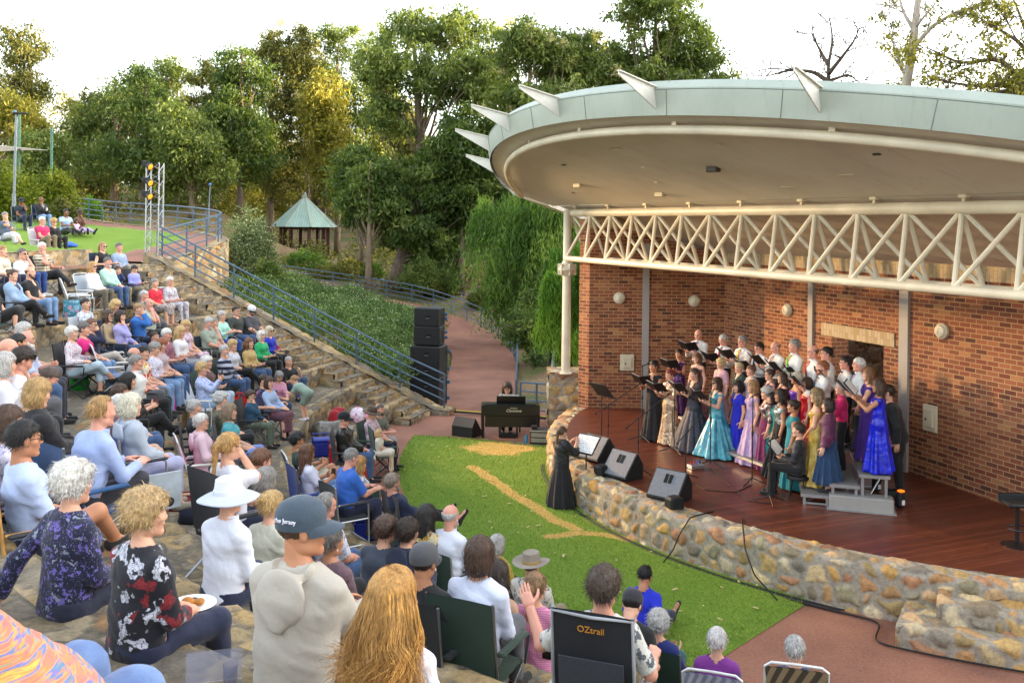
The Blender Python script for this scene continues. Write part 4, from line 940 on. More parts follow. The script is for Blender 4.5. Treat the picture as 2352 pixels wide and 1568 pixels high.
tree_px('dark shrubby tree low behind the bottlebrush', 1260, 37, 640, [(1250, 640, 850, 55), (1320, 700, 860, 60), (1200, 690, 790, 45)], 70, .8, 220, 'dark', 60, basez=0, tr=.1, name='shrub', cat='bush', group=None, leaf=(.2, .07))
def bush(label, c, r, n, kind, seed, leaf=(.16, .06), name='bush', ncl=26, droop=.1, flowers=None, clump=.34):
 rs = np.random.RandomState(seed); u = rs.randn(ncl, 3); u /= np.linalg.norm(u, axis=1)[:, None]; u[:, 2] = np.abs(u[:, 2])
 cen = u*np.array(r)*(.45+.35*rs.rand(ncl))[:, None]; rad = np.array(r)[None]*(clump*(.7+.6*rs.rand(ncl)))[:, None]
 root = thing(name, label, 'bush', c); mb = MB()
 for j in range(0, ncl, 2): limb(mb, (0, 0, -.1), cen[j], .04, .01, rs, 4, .1, 5)
 mb.obj('stem', bark_mat('#4a3e30', '#75664f'), root, smooth=True)
 leaf_obj('foliage', [leaves(cen, rad, n, leaf[0], leaf[1], seed, droop, .6)], LM(kind), root)
 if flowers: leaf_obj('blossom', [leaves(cen*1.12, rad*.8, flowers, .07, .05, seed+2, -.3, .7)], leaf_mat('pale blossom', '#b9bfa0', '#d0d4b8', '#e4e4cc', '#f2f0de'), root)
 return root
def bush_px(label, px, py, Y, rx, rz, n, kind, seed, **kw):
 p = at(px, py, Y); r = rx/FPX*Y; return bush(label, (p.x, p.y, p.z), (r, r*.8, rz/FPX*Y), n, kind, seed, **kw)
bush_px('large yellow-green rounded hedge bush at the left edge behind the lamp post', 20, 490, 43, 80, 125, 260, 'hedge', 3, ncl=40)
bush_px('dark olive rounded hedge bush left of the upper path', 115, 485, 45, 70, 95, 260, 'hedge', 4, ncl=36)
bush_px('small olive shrub at the end of the upper balustrade', 150, 492, 42, 40, 34, 220, 'olive', 5)
bush_px('spiky yellow-green grass clump behind the upper balustrade', 212, 500, 58, 26, 50, 120, 'bright', 6, leaf=(.5, .03), droop=-.8)
bush_px('large grey-green bush with pale blossom beside the curved stone wall', 565, 655, 41, 92, 165, 420, 'grey', 7, ncl=46, flowers=26, leaf=(.17, .045), droop=-.1)
bush_px('dark green bush in front of the grey-green bush', 610, 690, 38, 62, 95, 260, 'dark', 8)
bush_px('small lime shrub under the step railing', 537, 738, 31.5, 40, 42, 240, 'hedge', 9, leaf=(.09, .04))
bush_px('square clipped green hedge before the gazebo', 700, 640, 62, 65, 72, 260, 'weep', 10, ncl=34, leaf=(.2, .08))
bush_px('low olive shrub behind the ramp rail below the hedge', 760, 650, 57, 70, 48, 200, 'olive', 11)
bush_px('yellow-flowering shrub between the slim trunk and the gazebo', 810, 628, 60, 42, 40, 200, 'gold', 12, leaf=(.16, .09))
bush_px('pale green shrub at the foot of the slim trunk', 852, 635, 60, 40, 34, 180, 'bright', 13)
bush_px('dark shrub right of the leaning trunk', 985, 650, 54, 75, 60, 240, 'dark', 14)
for i, (px, py, Y, rx, rz, kd) in enumerate([(915, 672, 57, 50, 34, 'olive'), (1010, 680, 55.5, 46, 34, 'olive'), (1105, 705, 52, 40, 38, 'olive'), (1180, 745, 46, 34, 42, 'bed'), (1228, 790, 39, 26, 50, 'olive'), (1240, 825, 35, 22, 56, 'bed')]):
 bush_px(['scruffy olive shrub at the foot of the leaning trunk', 'scruffy olive shrub on the embankment left of the galvanised rail', 'scruffy shrub inside the bend of the ramp rail', 'green shrub outside the bend of the ramp rail', 'dull shrub above the gravel bank by the pillar', 'narrow green shrub on the gravel bank nearest the pillar'][i], px, py, Y, rx, rz, 190, kd, 70+i)
rs_ = np.random.RandomState(9)
bedpoly = [(-2.9, 28.3), (-4.6, 28.6), (-8.6, 30.0), (-10.6, 31.0), (-10.2, 34.0), (-9.5, 40), (-8.2, 45.5), (-5.6, 46.6), (-3.9, 44.5), (-3.0, 41), (-2.75, 35), (-2.75, 30)]
cs_ = np.stack([rs_.uniform(-11, -2.5, 1600), rs_.uniform(28, 48, 1600)], -1); cs_ = cs_[point_in(cs_, bedpoly)][:560]
bz = gz_(cs_[:, 0], cs_[:, 1]); hump = .1+.6*vnoise(np.c_[cs_*.45, 0*bz], 3)
cen = np.c_[cs_, bz+hump*.55]
parts = [leaves(cen, np.c_[.55+0*bz, .55+0*bz, .3+hump*.3], 150, .13, .05, 4, -.1, .55)]
o = leaf_obj('ground_cover', parts, LM('bed')); tag(o, kind='stuff')
o = leaf_obj('ground_cover', [leaves(cen+np.array([0, 0, .1]), np.full((len(cen), 3), .5), 5, .04, .035, 14, -.4, .8)], leaf_mat('white blossom', '#b9c0a8', '#ccd2bc', '#dfe2d0', '#eceadc')); tag(o, kind='stuff')
cs_ = np.stack([rs_.uniform(-45, 40, 5200), rs_.uniform(54, 112, 5200)], -1); gz2 = gz_(cs_[:, 0], cs_[:, 1])
o = leaf_obj('undergrowth', [leaves(np.c_[cs_[:900], gz2[:900]+.5], np.full((900, 3), 1.0)*np.array([1.2, 1.2, .75]), 60, .34, .12, 21, 0, .5)], LM('olive')); tag(o, kind='stuff')
rs_ = np.random.RandomState(31)
cs_ = np.stack([rs_.uniform(40, 58, 420), rs_.uniform(-30, 84, 420)], -1); hz = rs_.uniform(1.0, 20, 420)*np.where(cs_[:, 1] > 68, .7, 1)
o = leaf_obj('woods', [leaves(np.c_[cs_, gz_(cs_[:, 0], cs_[:, 1])+hz], np.full((420, 3), 3.2), 110, 1.2, .8, 33, .2, .3)], LM('dark')); tag(o, kind='stuff')  # unseen wood added beyond the right edge, keeps low sun off the terraces
rs_ = np.random.RandomState(44)
cs_ = np.stack([rs_.uniform(-75, 45, 420), rs_.uniform(104, 122, 420)], -1)
o = leaf_obj('woods', [leaves(np.c_[cs_, gz_(cs_[:, 0], cs_[:, 1])+rs_.uniform(0, 9, 420)], np.full((420, 3), 2.2)*np.array([1.2, 1, 1]), 110, .6, .24, 45, .2, .2)], LM('olive')); tag(o, kind='stuff')
BLACK = M('black paint', '#1b1c1e', .55, 0, .1, 8); BLK2 = M('black grille', '#131415', .8, 0, .2, 60, .4, 300); ALU = M('aluminium', '#b9bbbd', .35, .8, .06, 8)
CHROME = M('steel tube', '#8e9399', .3, .9, .05); RUBBER = M('rubber', '#141414', .8); WHITEP = M('white plastic', '#e8e8e4', .4, 0, .03)
@mcache
def glow_mat(name, col, st):
 t = NT(name); t.base(hx(col)); t.b.inputs['Emission Color'].default_value = hx(col); t.b.inputs['Emission Strength'].default_value = st; return t.m
p = gpt(355, 30.45, 4.12)
tw = thing('lighting_tower', 'square aluminium truss tower standing at the top of the steps', 'light tower', p)
hw = .2; TZ_ = 3.15
for sx in (-1, 1):
 for sy in (-1, 1):
  mb = MB(); mb.tube([(sx*hw, sy*hw, 0), (sx*hw, sy*hw, TZ_)], .025, 8); mb.obj('chord', ALU, tw, smooth='auto')
for f, (ax0, ax1) in enumerate((((-1, -1), (1, -1)), ((1, -1), (1, 1)), ((1, 1), (-1, 1)), ((-1, 1), (-1, -1)))):
 mb = MB(); n = 13; pts = []
 for i in range(n+1):
  a = ax0 if i % 2 == 0 else ax1; pts.append((a[0]*hw, a[1]*hw, .04+(TZ_-.08)*i/n))
 mb.tube(pts, .012, 6); mb.obj('lacing', ALU, tw)
mb = MB(); mb.box((0, 0, .012), (.6, .6, .024), bev=.01); mb.obj('base_plate', ALU, tw)
tgt = Vector((5.3, 19, 1.4))
AMB = glow_mat('amber lens', '#ff9a2a', .16)
for k, (px, py, lb_) in enumerate(((347, 384, 'uppermost lit amber stage lantern on the truss tower'), (347, 421, 'middle lit amber stage lantern on the truss tower'), (346, 452, 'lowest lit amber stage lantern on the truss tower'))):
 q = at(px, py, 30.15); d = (tgt-q).normalized(); d = Vector((d.x, d.y, d.z-.12)).normalized(); Rq = np.array(d.to_track_quat('Z', 'Y').to_matrix())
 L = thing('stage_lantern', lb_, 'stage light', q, 0, 'amber stage lanterns on the tower')
 mb = MB(); mb.lathe([(.05, -.44), (.075, -.42), (.08, -.2), (.1, -.17), (.1, -.02), (.105, 0), (.098, 0), (.095, -.03)], n=18, R=Rq); mb.obj('housing', BLACK, L, smooth='auto')
 mb = MB(); mb.lathe([(.094, -.03), (.06, -.018), (.001, -.012)], n=18, R=Rq); mb.obj('lens', AMB, L, smooth='auto')
 mb = MB(); mb.tube([(0.02, .12, -.1), (0.05, .13, .1), (.2, .05, .1), (.25, 0, .05)], .014, 6); mb.obj('yoke', BLACK, L)
 mb = MB(); mb.box((-.2, .05, .1), (.2, .02, .16), .2); mb.obj('barn_door', BLACK, L)
 ld = bpy.data.lights.new('stage_spot', 'SPOT'); ld.energy = 900; ld.color = (1, .62, .28); ld.spot_size = math.radians(34); ld.spot_blend = .7; ld.shadow_soft_size = .09
 lo = bpy.data.objects.new('stage_spot', ld); C.objects.link(lo); lo.location = q+d*.06; lo.rotation_euler = (tgt-q).to_track_quat('-Z', 'Y').to_euler()
def lamp_post(label, px, py0, py1, Y, arm=True, r=.055):
 a = at(px, py1, Y); b = at(px, py0, Y); h = b.z-a.z; L = thing('lamp_post', label, 'lamp post', a)
 mb = MB(); mb.tube([(0, 0, -.2), (0, 0, 1.0)], r*1.5, 12); mb.tube([(0, 0, 1.0), (0.06, 0, h)], r, 12); mb.obj('pole', M('galv grey', '#7d858c', .4, .5, .08), L, smooth='auto')
 if arm:
  mb = MB(); mb.box((.22, 0, h+.02), (.62, .26, .07), 0, bev=.02); mb.obj('lamp_head', BLACK, L)
  mb = MB(); mb.ell((.0, 0, h+.1), (.06, .06, .05)); mb.obj('sensor', M('blue sensor', '#5a8fd8', .3), L, smooth=True)
 else:
  mb = MB(); mb.ell((.05, 0, h+.05), (.09, .09, .08)); mb.obj('lamp_head', M('blue sensor', '#5a8fd8', .3), L, smooth=True)
lamp_post('tall grey lamp post with flat black head at the left edge', 32, 262, 500, 40)
lamp_post('short thin lamp post with blue cap beyond the upper balustrade', 480, 425, 505, 62, False, .04)
for px, y0, y1, lb_ in ((43, 262, 440, 'green shade sail pole just right of the tall lamp post'), (118, 292, 400, 'green shade sail pole at the tip of the white sail')):
 a = at(px, y1, 52); b = at(px, y0, 52); mb = MB(); mb.tube([(0, 0, -.5), (0, 0, b.z-a.z)], .07, 10)
 o = mb.obj('sail_pole', M('green pole', '#4f7a62', .5), None, smooth='auto', loc=a); tag(o, lb_, 'pole', 'green shade sail poles')
def sail_mat():
 t = NT('white sailcloth'); t.base(hx('#e6e2da')); tr = t.n('ShaderNodeBsdfTranslucent'); tr.inputs[0].default_value = hx('#e6e2da'); mx = t.n('ShaderNodeMixShader'); mx.inputs[0].default_value = .55; t.l(t.b.outputs[0], mx.inputs[1]); t.l(tr.outputs[0], mx.inputs[2]); t.l(mx.outputs[0], t.out.inputs[0]); return t.m
S0, S1, S2 = at(-160, 318, 50), at(-140, 340, 60), at(112, 345, 52)
n = 14; V = []; F = []
for i in range(n+1):
 for j in range(n+1):
  u, v = i/n, j/n; P_ = (S0*(1-u)+S1*u)*(1-v)+S2*v; P_.z -= .5*math.sin(PI*v)*math.sin(PI*u)*(1-v); V.append(tuple(P_))
mb = MB(); mb.grid(np.array(V).reshape(n+1, n+1, 3)); mb.grid(np.array(V).reshape(n+1, n+1, 3)-np.array([0, 0, .012]), flip=True)
tag(mb.obj('shade_sail', sail_mat(), smooth=True), 'white triangular shade sail at the left edge above the hedge bush', 'shade sail')
gb = gpt(700, 72, None); gb = (gb[0], gb[1], zpx(700, 598, 72))
G = thing('gazebo', 'octagonal park gazebo with pale green ribbed roof and dark timber posts', 'gazebo', gb)
ez = zpx(700, 521, 72)-gb[2]; az_ = zpx(700, 452, 72)-gb[2]; gr = 75/FPX*72
@mcache
def ribbed():
 t = NT('ribbed green roof'); co = t.co('UV'); sep = t.n('ShaderNodeSeparateXYZ'); t.l(co, sep.inputs[0])
 sn = t.math('SINE', t.math('MULTIPLY', sep.outputs[0], 2*PI/.19)); n_ = t.noise(t.co(), 1.5, 3)
 t.base(t.mix(t.math('MULTIPLY', t.math('ADD', sn, 1), .1), t.ramp(n_.outputs['Fac'], [(.3, hx('#8fa99c')), (.7, hx('#a2bab0'))]), hx('#6f8f82'))); t.set(Roughness=.45); t.bump(sn, .35, .02); return t.m
V = []; F = []; UV = []
for k in range(8):
 a0, a1 = k*PI/4+PI/8, (k+1)*PI/4+PI/8; b = len(V); ch = 2*gr*math.sin(PI/8)
 V += [(gr*math.cos(a0), gr*math.sin(a0), ez), (gr*math.cos(a1), gr*math.sin(a1), ez), (.08*math.cos(a1), .08*math.sin(a1), az_), (.08*math.cos(a0), .08*math.sin(a0), az_)]; F.append([b, b+1, b+2, b+3])
 UV += [(0, 0), (ch, 0), (ch/2+.02, 2.8), (ch/2-.02, 2.8)]
me = mk_mesh('roof', V, [(np.array(F), 0)], [ribbed()], False); uv = me.uv_layers.new(name='UVMap'); uv.data.foreach_set('uv', np.array(UV, np.float32).ravel()); rf = link('roof', me, G)
for k in range(8):
 a = k*PI/4+PI/8; mb = MB(); mb.tube([(gr*math.cos(a), gr*math.sin(a), ez+.02), (0, 0, az_+.03)], .06, 6); mb.obj('hip_capping', FASC, rf)
mb = MB(); mb.lathe([(.16, az_-.1), (.18, az_+.05), (.1, az_+.12), (.12, az_+.2), (.02, az_+.36)], n=12); mb.obj('finial', FASC, rf, smooth='auto')
TIMB = M('dark jarrah post', '#4a2a20', .7, 0, .2, 4)
for k in range(8):
 a = k*PI/4+PI/8; x, y = (gr-.7)*math.cos(a), (gr-.7)*math.sin(a); mb = MB(); mb.box((x, y, ez/2-.1), (.22, .22, ez+.2), a); mb.obj('post', TIMB, G)
 a2 = a+PI/4; x2, y2 = (gr-.7)*math.cos(a2), (gr-.7)*math.sin(a2); mb = MB(); mb.tube([(x, y, ez-.12), (x2, y2, ez-.12)], .09, 6); mb.obj('beam', TIMB, G)
 if k not in (5, 6):
  mb = MB()
  for zz in (.35, .95): mb.tube([(x, y, zz), (x2, y2, zz)], .045, 6)
  for q in range(1, 8): mb.tube([(x+(x2-x)*q/8, y+(y2-y)*q/8, .35), (x+(x2-x)*q/8, y+(y2-y)*q/8, .95)], .025, 5)
  mb.obj('balustrade', TIMB, G)
mb = MB(); mb.lathe([(gr-.5, -.4), (gr-.5, .0)], n=8); mb.obj('floor_slab', M('gazebo floor', '#7a6a58', .8), G)
def cab(label, z, wd, dp, ht, holes, tilt=0, w2=None):
 q = onz(984, 930, 0); L = thing('loudspeaker', label, 'loudspeaker', (q.x, q.y, z), math.radians(-14)+tilt, 'loudspeakers stacked beside the steps')
 mb = MB(); mb.box((0, 0, ht/2), (wd, dp, ht), bev=.02); mb.obj('cabinet', BLACK, L)
 mb = MB(); mb.box((0, -dp/2-.008, ht/2), (wd-.06, .016, ht-.07), bev=.006); mb.obj('grille', BLK2, L)
 for i in range(holes):
  zc = ht*(i+.5)/holes; mb = MB(); mb.box((.06, -dp/2-.018, zc), (.16, .012, .13), bev=.005); mb.obj('handle_recess', M('deep black', '#050505', .9), L)
  mb = MB(); mb.box((.06, -dp/2-.028, zc-.03), (.12, .01, .02)); mb.obj('handle', M('grey handle', '#6d7074', .4, .5), L)
 for sy in (.2, ht-.2):
  mb = MB(); mb.lathe([(.055, -.03), (.055, .03)], n=14, R=rotm(0, 0, PI/2)); 
  for v in mb.v: v += np.array([wd/2+.07, dp/2-.1, sy])
  mb.obj('castor', M('blue castor', '#3a5f80', .5), L, smooth='auto')
cab('widest black subwoofer at the bottom of the loudspeaker stack', 0, .92, .8, .88, 2)
cab('black double-handle subwoofer second from the bottom of the stack', .885, .92, .8, .92, 2)
cab('black top cabinet third from the bottom of the loudspeaker stack', 1.83, .8, .62, .56, 1, .06)
cab('tilted black cabinet on the very top of the loudspeaker stack', 2.395, .78, .6, .54, 1, -.02)
pc = onz(1172, 1006, 0); PI_ = thing('digital_piano', 'black digital piano on the paving below the far end of the stage', 'piano', pc, math.radians(1))
GLB = M('satin black', '#17181a', .3, 0, .06)
mb = MB(); mb.box((0, .25, .70), (1.5, .5, .27), bev=.012); mb.obj('case', GLB, PI_)
mb = MB(); mb.box((0, .2, .845), (1.34, .34, .03), bev=.01); mb.obj('lid', GLB, PI_)
mb = MB(); mb.box((0, .07, .42), (1.3, .03, .3)); mb.obj('back_panel', GLB, PI_)
for sx in (-1, 1):
 for yy in (.04, .47): mb = MB(); mb.tube([(sx*.7, yy, 0), (sx*.715, yy, .58)], [.032, .045], 8); mb.obj('leg', GLB, PI_)
mb = MB(); mb.box((-.05, .1, .05), (.46, .2, .1), bev=.01); mb.box((-.27, .1, .3), (.05, .08, .6)); mb.box((.17, .1, .3), (.05, .08, .6)); mb.obj('pedal_box', GLB, PI_)
mb = MB(); mb.plate([(-.36, .16, .86), (.38, .16, .86), (.38, .08, 1.06), (-.36, .08, 1.06)], .02); mb.obj('music_desk', GLB, PI_)
def lettering(txt, size, parent, loc, rot, mat, name='lettering', extr=.002, shear=0):
 cu = bpy.data.curves.new(name, 'FONT'); cu.body = txt; cu.size = size; cu.align_x = 'CENTER'; cu.align_y = 'CENTER'; cu.extrude = extr
 cu.shear = shear; t_ = bpy.data.objects.new('t', cu); C.objects.link(t_); bpy.context.view_layer.update()
 me = bpy.data.meshes.new_from_object(t_.evaluated_get(bpy.context.evaluated_depsgraph_get())); bpy.data.objects.remove(t_); bpy.data.curves.remove(cu); me.materials.clear(); me.materials.append(mat)
 o = link(name, me, parent, loc); o.rotation_euler = rot; return o
GOLDL = M('pale gold lettering', '#d8d2b8', .4)
lettering('YAMAHA', .045, PI_, (.08, -.004, .765), (PI/2, 0, 0), GOLDL); lettering('Clavinova', .1, PI_, (.08, -.004, .70), (PI/2, 0, 0), GOLDL, shear=.25)
mb = MB(); mb.plate([(-.2, .1, .95), (.0, .1, .95), (.0, .03, 1.1), (-.2, .03, 1.1)], .006); mb.plate([(.0, .1, .95), (.2, .1, .95), (.2, .03, 1.1), (.0, .03, 1.1)], .006)
for v in mb.v: v += np.array([0, .1, -.02])
tag(mb.obj('sheet_music', WHITEP, None, loc=(pc.x, pc.y, 0)), 'white sheet music on the desk of the digital piano', 'sheet music')
bn = thing('piano_bench', 'black piano bench behind the digital piano', 'bench', (pc.x-.02, pc.y+.85, 0))
mb = MB(); mb.box((0, 0, .45), (.62, .34, .09), bev=.02); mb.obj('seat', BLACK, bn)
for sx in (-1, 1):
 for sy in (-1, 1): mb = MB(); mb.tube([(sx*.27, sy*.13, 0), (sx*.26, sy*.12, .42)], .022, 8); mb.obj('leg', GLB, bn)
def monitor(label, x, y, z, rz, wd=.62, ht=.48, dp=.5, face=None, group='wedge monitors around the stage'):
 L = thing('stage_monitor', label, 'loudspeaker', (x, y, z), rz, group)
 prof = [(-dp/2, .06), (-dp/2+.05, 0), (dp/2, 0), (dp/2, ht*.55), (dp/2-.16, ht)]
 V = [(sx*wd/2, a, b) for sx in (-1, 1) for a, b in prof]; k = len(prof)
 Fq = [[i, (i+1) % k, k+(i+1) % k, k+i] for i in range(k)]
 mb = MB(); mb.add(V, [np.array(Fq), np.array([[k-1-i for i in range(k)]]), np.array([[k+i for i in range(k)]])]); mb.obj('cabinet', BLACK, L)
 a, b = Vector((0, -dp/2, .06)), Vector((0, dp/2-.16, ht)); dv = b-a; nn = Vector((0, -dv.z, dv.y)).normalized()
 def pt(u, v, o): q = a+dv*v+nn*o; return (u*wd/2, q.y, q.z)
 mb = MB(); mb.plate([pt(-.93, .04, .006), pt(.93, .04, .006), pt(.93, .96, .006), pt(-.93, .96, .006)], .012); mb.obj('grille', face or M('grey grille', '#6a6f78', .6, .1, .1, 20, .3, 400), L)
 mb = MB(); mb.plate([pt(-.22, .52, .016), pt(-.02, .52, .016), pt(-.02, .82, .016), pt(-.22, .82, .016)], .008); mb.plate([pt(.06, .52, .016), pt(.26, .52, .016), pt(.26, .82, .016), pt(.06, .82, .016)], .008); mb.obj('handle_recess', M('deep black', '#050505', .9), L)
 return L
q = onz(1072, 1004, 0); monitor('black wedge monitor on the paving left of the piano', q.x, q.y+.25, 0, math.radians(150), face=BLK2)
q = onz(1362, 1058, ZS); monitor('black-backed wedge monitor just behind the conductor music stand', q.x+.05, q.y+.1, ZS, math.radians(-50))
q = onz(1430, 1100, ZS); monitor('grey-faced wedge monitor on the deck edge right of the conductor', q.x, q.y+.15, ZS, math.radians(-48))
q = onz(1540, 1150, ZS); monitor('grey-faced wedge monitor nearest the camera on the deck edge', q.x, q.y+.15, ZS, math.radians(-40))
for px, py, lb_ in ((1383, 1092, 'small black cube speaker on the stone edge left of the middle monitor'), (1548, 1168, 'small black cube speaker on the stone edge below the nearest monitor')):
 q = onz(px, py, .74); L = thing('small_speaker', lb_, 'loudspeaker', (q.x, q.y, .74), .5, 'small black speakers on the stage edge')
 mb = MB(); mb.box((0, 0, .11), (.27, .24, .2), bev=.04); mb.obj('cabinet', BLACK, L); mb = MB(); mb.box((0, -.125, .11), (.22, .012, .16), bev=.005); mb.obj('grille', BLK2, L)
q = onz(1246, 1024, 0); L = thing('equipment_rack', 'black road case of audio gear between the piano and the stage', 'rack', (q.x, q.y+.2, 0), math.radians(-8))
mb = MB(); mb.box((0, 0, .2), (.56, .5, .36), bev=.015); mb.obj('case', BLACK, L)
mb = MB(); mb.box((0, -.255, .28), (.5, .02, .1)); mb.box((0, -.255, .15), (.5, .02, .1)); mb.obj('front_panel', M('rack panel', '#8d9196', .4, .6, .3, 30), L)
mb = MB(); 
for zz in (.03, .37): mb.box((0, -.24, zz), (.58, .03, .02))
mb.obj('edge_trim', ALU, L)
o = MB().box((0, 0, .04), (.14, .12, .08), bev=.01).obj('receiver_box', BLACK, None, loc=(q.x-.2, q.y+.2, .385)); tag(o, 'small black receiver unit on the left of the road case', 'audio box')
mb = MB(); mb.lathe([(.035, 0), (.037, .17), (.02, .2), (.02, .22)], n=12); o = mb.obj('drink_bottle', M('blue bottle', '#2f8fb8', .25), None, smooth='auto', loc=(q.x-.4, q.y+.3, 0)); tag(o, 'blue drink bottle on the paving left of the road case', 'bottle')
mb = MB(); mb.box((0, 0, .012), (.36, .26, .024)); o = mb.obj('laptop', M('grey laptop', '#6e7278', .4, .4), None, loc=(q.x-.62, q.y+.15, 0), rotz=.2); tag(o, 'grey laptop case lying on the paving beside the piano pedals', 'laptop')
a, b = onz(1012, 944, 0), onz(1272, 962, 0); L = thing('cable_protector', 'black rubber cable ramp with a yellow lid lying across the path', 'cable ramp', a.lerp(b, .5), math.atan2(b.y-a.y, b.x-a.x))
ln_ = (b-a).length
mb = MB(); mb.prism([(-.15, 0), (.15, 0), (.1, .045), (-.1, .045)], -ln_/2, ln_/2)
for v in mb.v: v[:] = v[:, [2, 0, 1]]
mb.obj('ramp', M('rubber', '#141414', .8), L); mb = MB(); mb.box((0, 0.02, .052), (ln_, .09, .014)); mb.obj('lid', M('yellow lid', '#c9a41e', .5), L)
def mic_stand(label, base, h, boom=None, tripod=True, mic=True, z=ZS):
 L = thing('microphone_stand', label, 'mic stand', base, R0.uniform(0, 2), 'microphone stands on the deck'); rz = L.rotation_euler.z
 mb = MB()
 for k in range(3): a = k*2*PI/3; mb.tube([(0, 0, .12), (.3*math.cos(a), .3*math.sin(a), .015)], .011, 6)
 mb.obj('tripod', BLACK, L)
 mb = MB(); mb.tube([(0, 0, .05), (0, 0, h)], .011, 8); mb.tube([(0, 0, h*.55), (0, 0, h*.6)], .02, 8); mb.obj('pole', BLACK, L)
 if boom is not None:
  d = Matrix.Rotation(-rz, 3, 'Z') @ Vector(boom); mb = MB(); e = Vector((0, 0, h))+d; s_ = Vector((0, 0, h))-d*.45
  mb.tube([s_, e], .009, 7); mb.tube([s_, s_-d*.06], .02, 7); mb.obj('boom', BLACK, L); dd = d.normalized()
 else: e = Vector((0, 0, h)); dd = Matrix.Rotation(-rz, 3, 'Z') @ Vector((.8, .3, .25)).normalized()
 if mic:
  mb = MB(); mb.tube([e-dd*.03, e+dd*.12], .012, 8); mb.tube([e+dd*.12, e+dd*.125, e+dd*.16, e+dd*.175], [.014, .024, .024, .01], 10); mb.obj('microphone', M('mic grey', '#2b2c2e', .4, .4), L)
def mstand(label, px, pyb, pytop, boom=None):
 q = onz(px, pyb, ZS); h = at(px, pytop, q.y).z-ZS
 bm = None
 if boom: (x1, y1) = boom; e = at(x1, y1, q.y+.25); bm = e-Vector((q.x, q.y, ZS+h))
 mic_stand(label, q, h, bm)
mstand('boom microphone stand in front of the brick side wall, left of the choir', 1396, 1040, 930, (1458, 889))
mstand('straight microphone stand at the far left behind the black halter gown', 1474, 1012, 840)
mstand('boom microphone stand before the black halter gown', 1465, 1086, 960, (1523, 915))
mstand('straight microphone stand in front of the rose gold gown', 1548, 1039, 862)
mstand('boom microphone stand before the black lace gown', 1574, 1102, 996, (1615, 953))
mstand('straight microphone stand in front of the teal satin gown', 1631, 1070, 882)
mstand('straight microphone stand in front of the lilac gown', 1727, 1112, 909)
mstand('short microphone stand at the knees of the seated pianist in black on stage', 1768, 1154, 1010)
def music_stand(label, base, h, face, paper=False, w=.5):
 L = thing('music_stand', label, 'music stand', base, face); mb = MB()
 for k in range(3): a = k*2*PI/3+.5; mb.tube([(0, 0, .1), (.27*math.cos(a), .27*math.sin(a), .012)], .012, 6)
 mb.obj('tripod', BLACK, L); mb = MB(); mb.tube([(0, 0, .08), (0, 0, h)], .013, 8); mb.obj('pole', BLACK, L)
 mb = MB(); mb.plate([(-w/2, -.13, h-.05), (w/2, -.13, h-.05), (w/2, .16, h+.26), (-w/2, .16, h+.26)], .012); mb.box((0, -.15, h-.05), (w, .06, .012)); mb.obj('desk', BLACK, L)
 if paper:
  o = MB()
  for sg in (-1, 1): o.plate([(0, -.135, h-.03), (sg*.24, -.145, h-.035), (sg*.24, .1, h+.245), (0, .11, h+.25)] if sg > 0 else [(-.24, -.145, h-.035), (0, -.135, h-.03), (0, .11, h+.25), (-.24, .1, h+.245)], .008)
  t = NT('printed score'); co = t.co(); sp = t.n('ShaderNodeSeparateXYZ'); t.l(co, sp.inputs[0])
  fr = t.math('FRACT', t.math('MULTIPLY', sp.outputs[2], 36)); n_ = t.noise(co, 90, 2)
  t.base(t.mix(t.math('MULTIPLY', t.math('LESS_THAN', fr, .4), t.math('GREATER_THAN', n_.outputs['Fac'], .5)), hx('#e9e9e6'), hx('#7d7f86'))); t.set(Roughness=.8)
  p_ = o.obj('open_score', t.m, None, loc=base, rotz=face); tag(p_, 'white open score lying on the conductor music stand', 'score')
q = onz(1345, 1164, 0); music_stand('tall black music stand on the grass in front of the conductor', q, 1.12, math.radians(-42), True)
q = onz(1381, 1018, ZS); music_stand('black music stand on the deck near the stone pier', q, 1.05, math.radians(130))
RISM = M('riser carpet', '#6e6c6a', .8, 0, .1, 20); 
def riser(label, a, b, wd, h):
 A, B = stw(*a), stw(*b); d = B-A; L = thing('choir_riser', label, 'riser', A.lerp(B, .5)+Vector((0, 0, ZS)), math.atan2(d.y, d.x), 'grey choir risers')
 l = d.length; mb = MB(); mb.box((0, 0, h-.03), (l, wd, .06), bev=.008); mb.obj('platform', RISM, L)
 mb = MB(); mb.box((0, -wd/2-.004, h-.035), (l, .012, .05)); mb.box((0, wd/2+.004, h-.035), (l, .012, .05)); mb.box((l/2+.004, 0, h-.035), (.012, wd, .05)); mb.obj('edge_trim', ALU, L)
 for sx in (-1, 1):
  mb = MB()
  for sy in (-1, 1): mb.box((sx*(l/2-.06), sy*(wd/2-.05), (h-.06)/2), (.045, .045, h-.06))
  mb.box((sx*(l/2-.06), 0, .03), (.03, wd-.1, .03)); mb.tube([(sx*(l/2-.06), -wd/2+.05, .03), (sx*(l/2-.5), wd/2-.05, h-.08)], .014, 6); mb.obj('leg_frame', ALU, L)
names = ['low', 'middle', 'high']
E_ = [(9.98, .37), (10.32, .06), (10.62, -.3)]
for k in range(3):
 h = (.2, .42, .62)[k]
 riser(f'{names[k]} choir riser step running along the stage behind the front row', (3.9, -.36-.46*k), (9.15-.05*k, -.36-.46*k), .45, h)
 e = E_[k]; riser(f'{names[k]} angled choir riser step at the near end of the choir', (e[0]-.73*1.7+(.0), e[1]-.68*1.7*.85), e, .47, h)
A, B = onz(1911, 1170, ZS), onz(2060, 1184, ZS); d = B-A; L = thing('step_box', 'pale grey metal step box in front of the choir risers', 'step', A.lerp(B, .5)+Vector((0, .15, 0)), math.atan2(d.y, d.x))
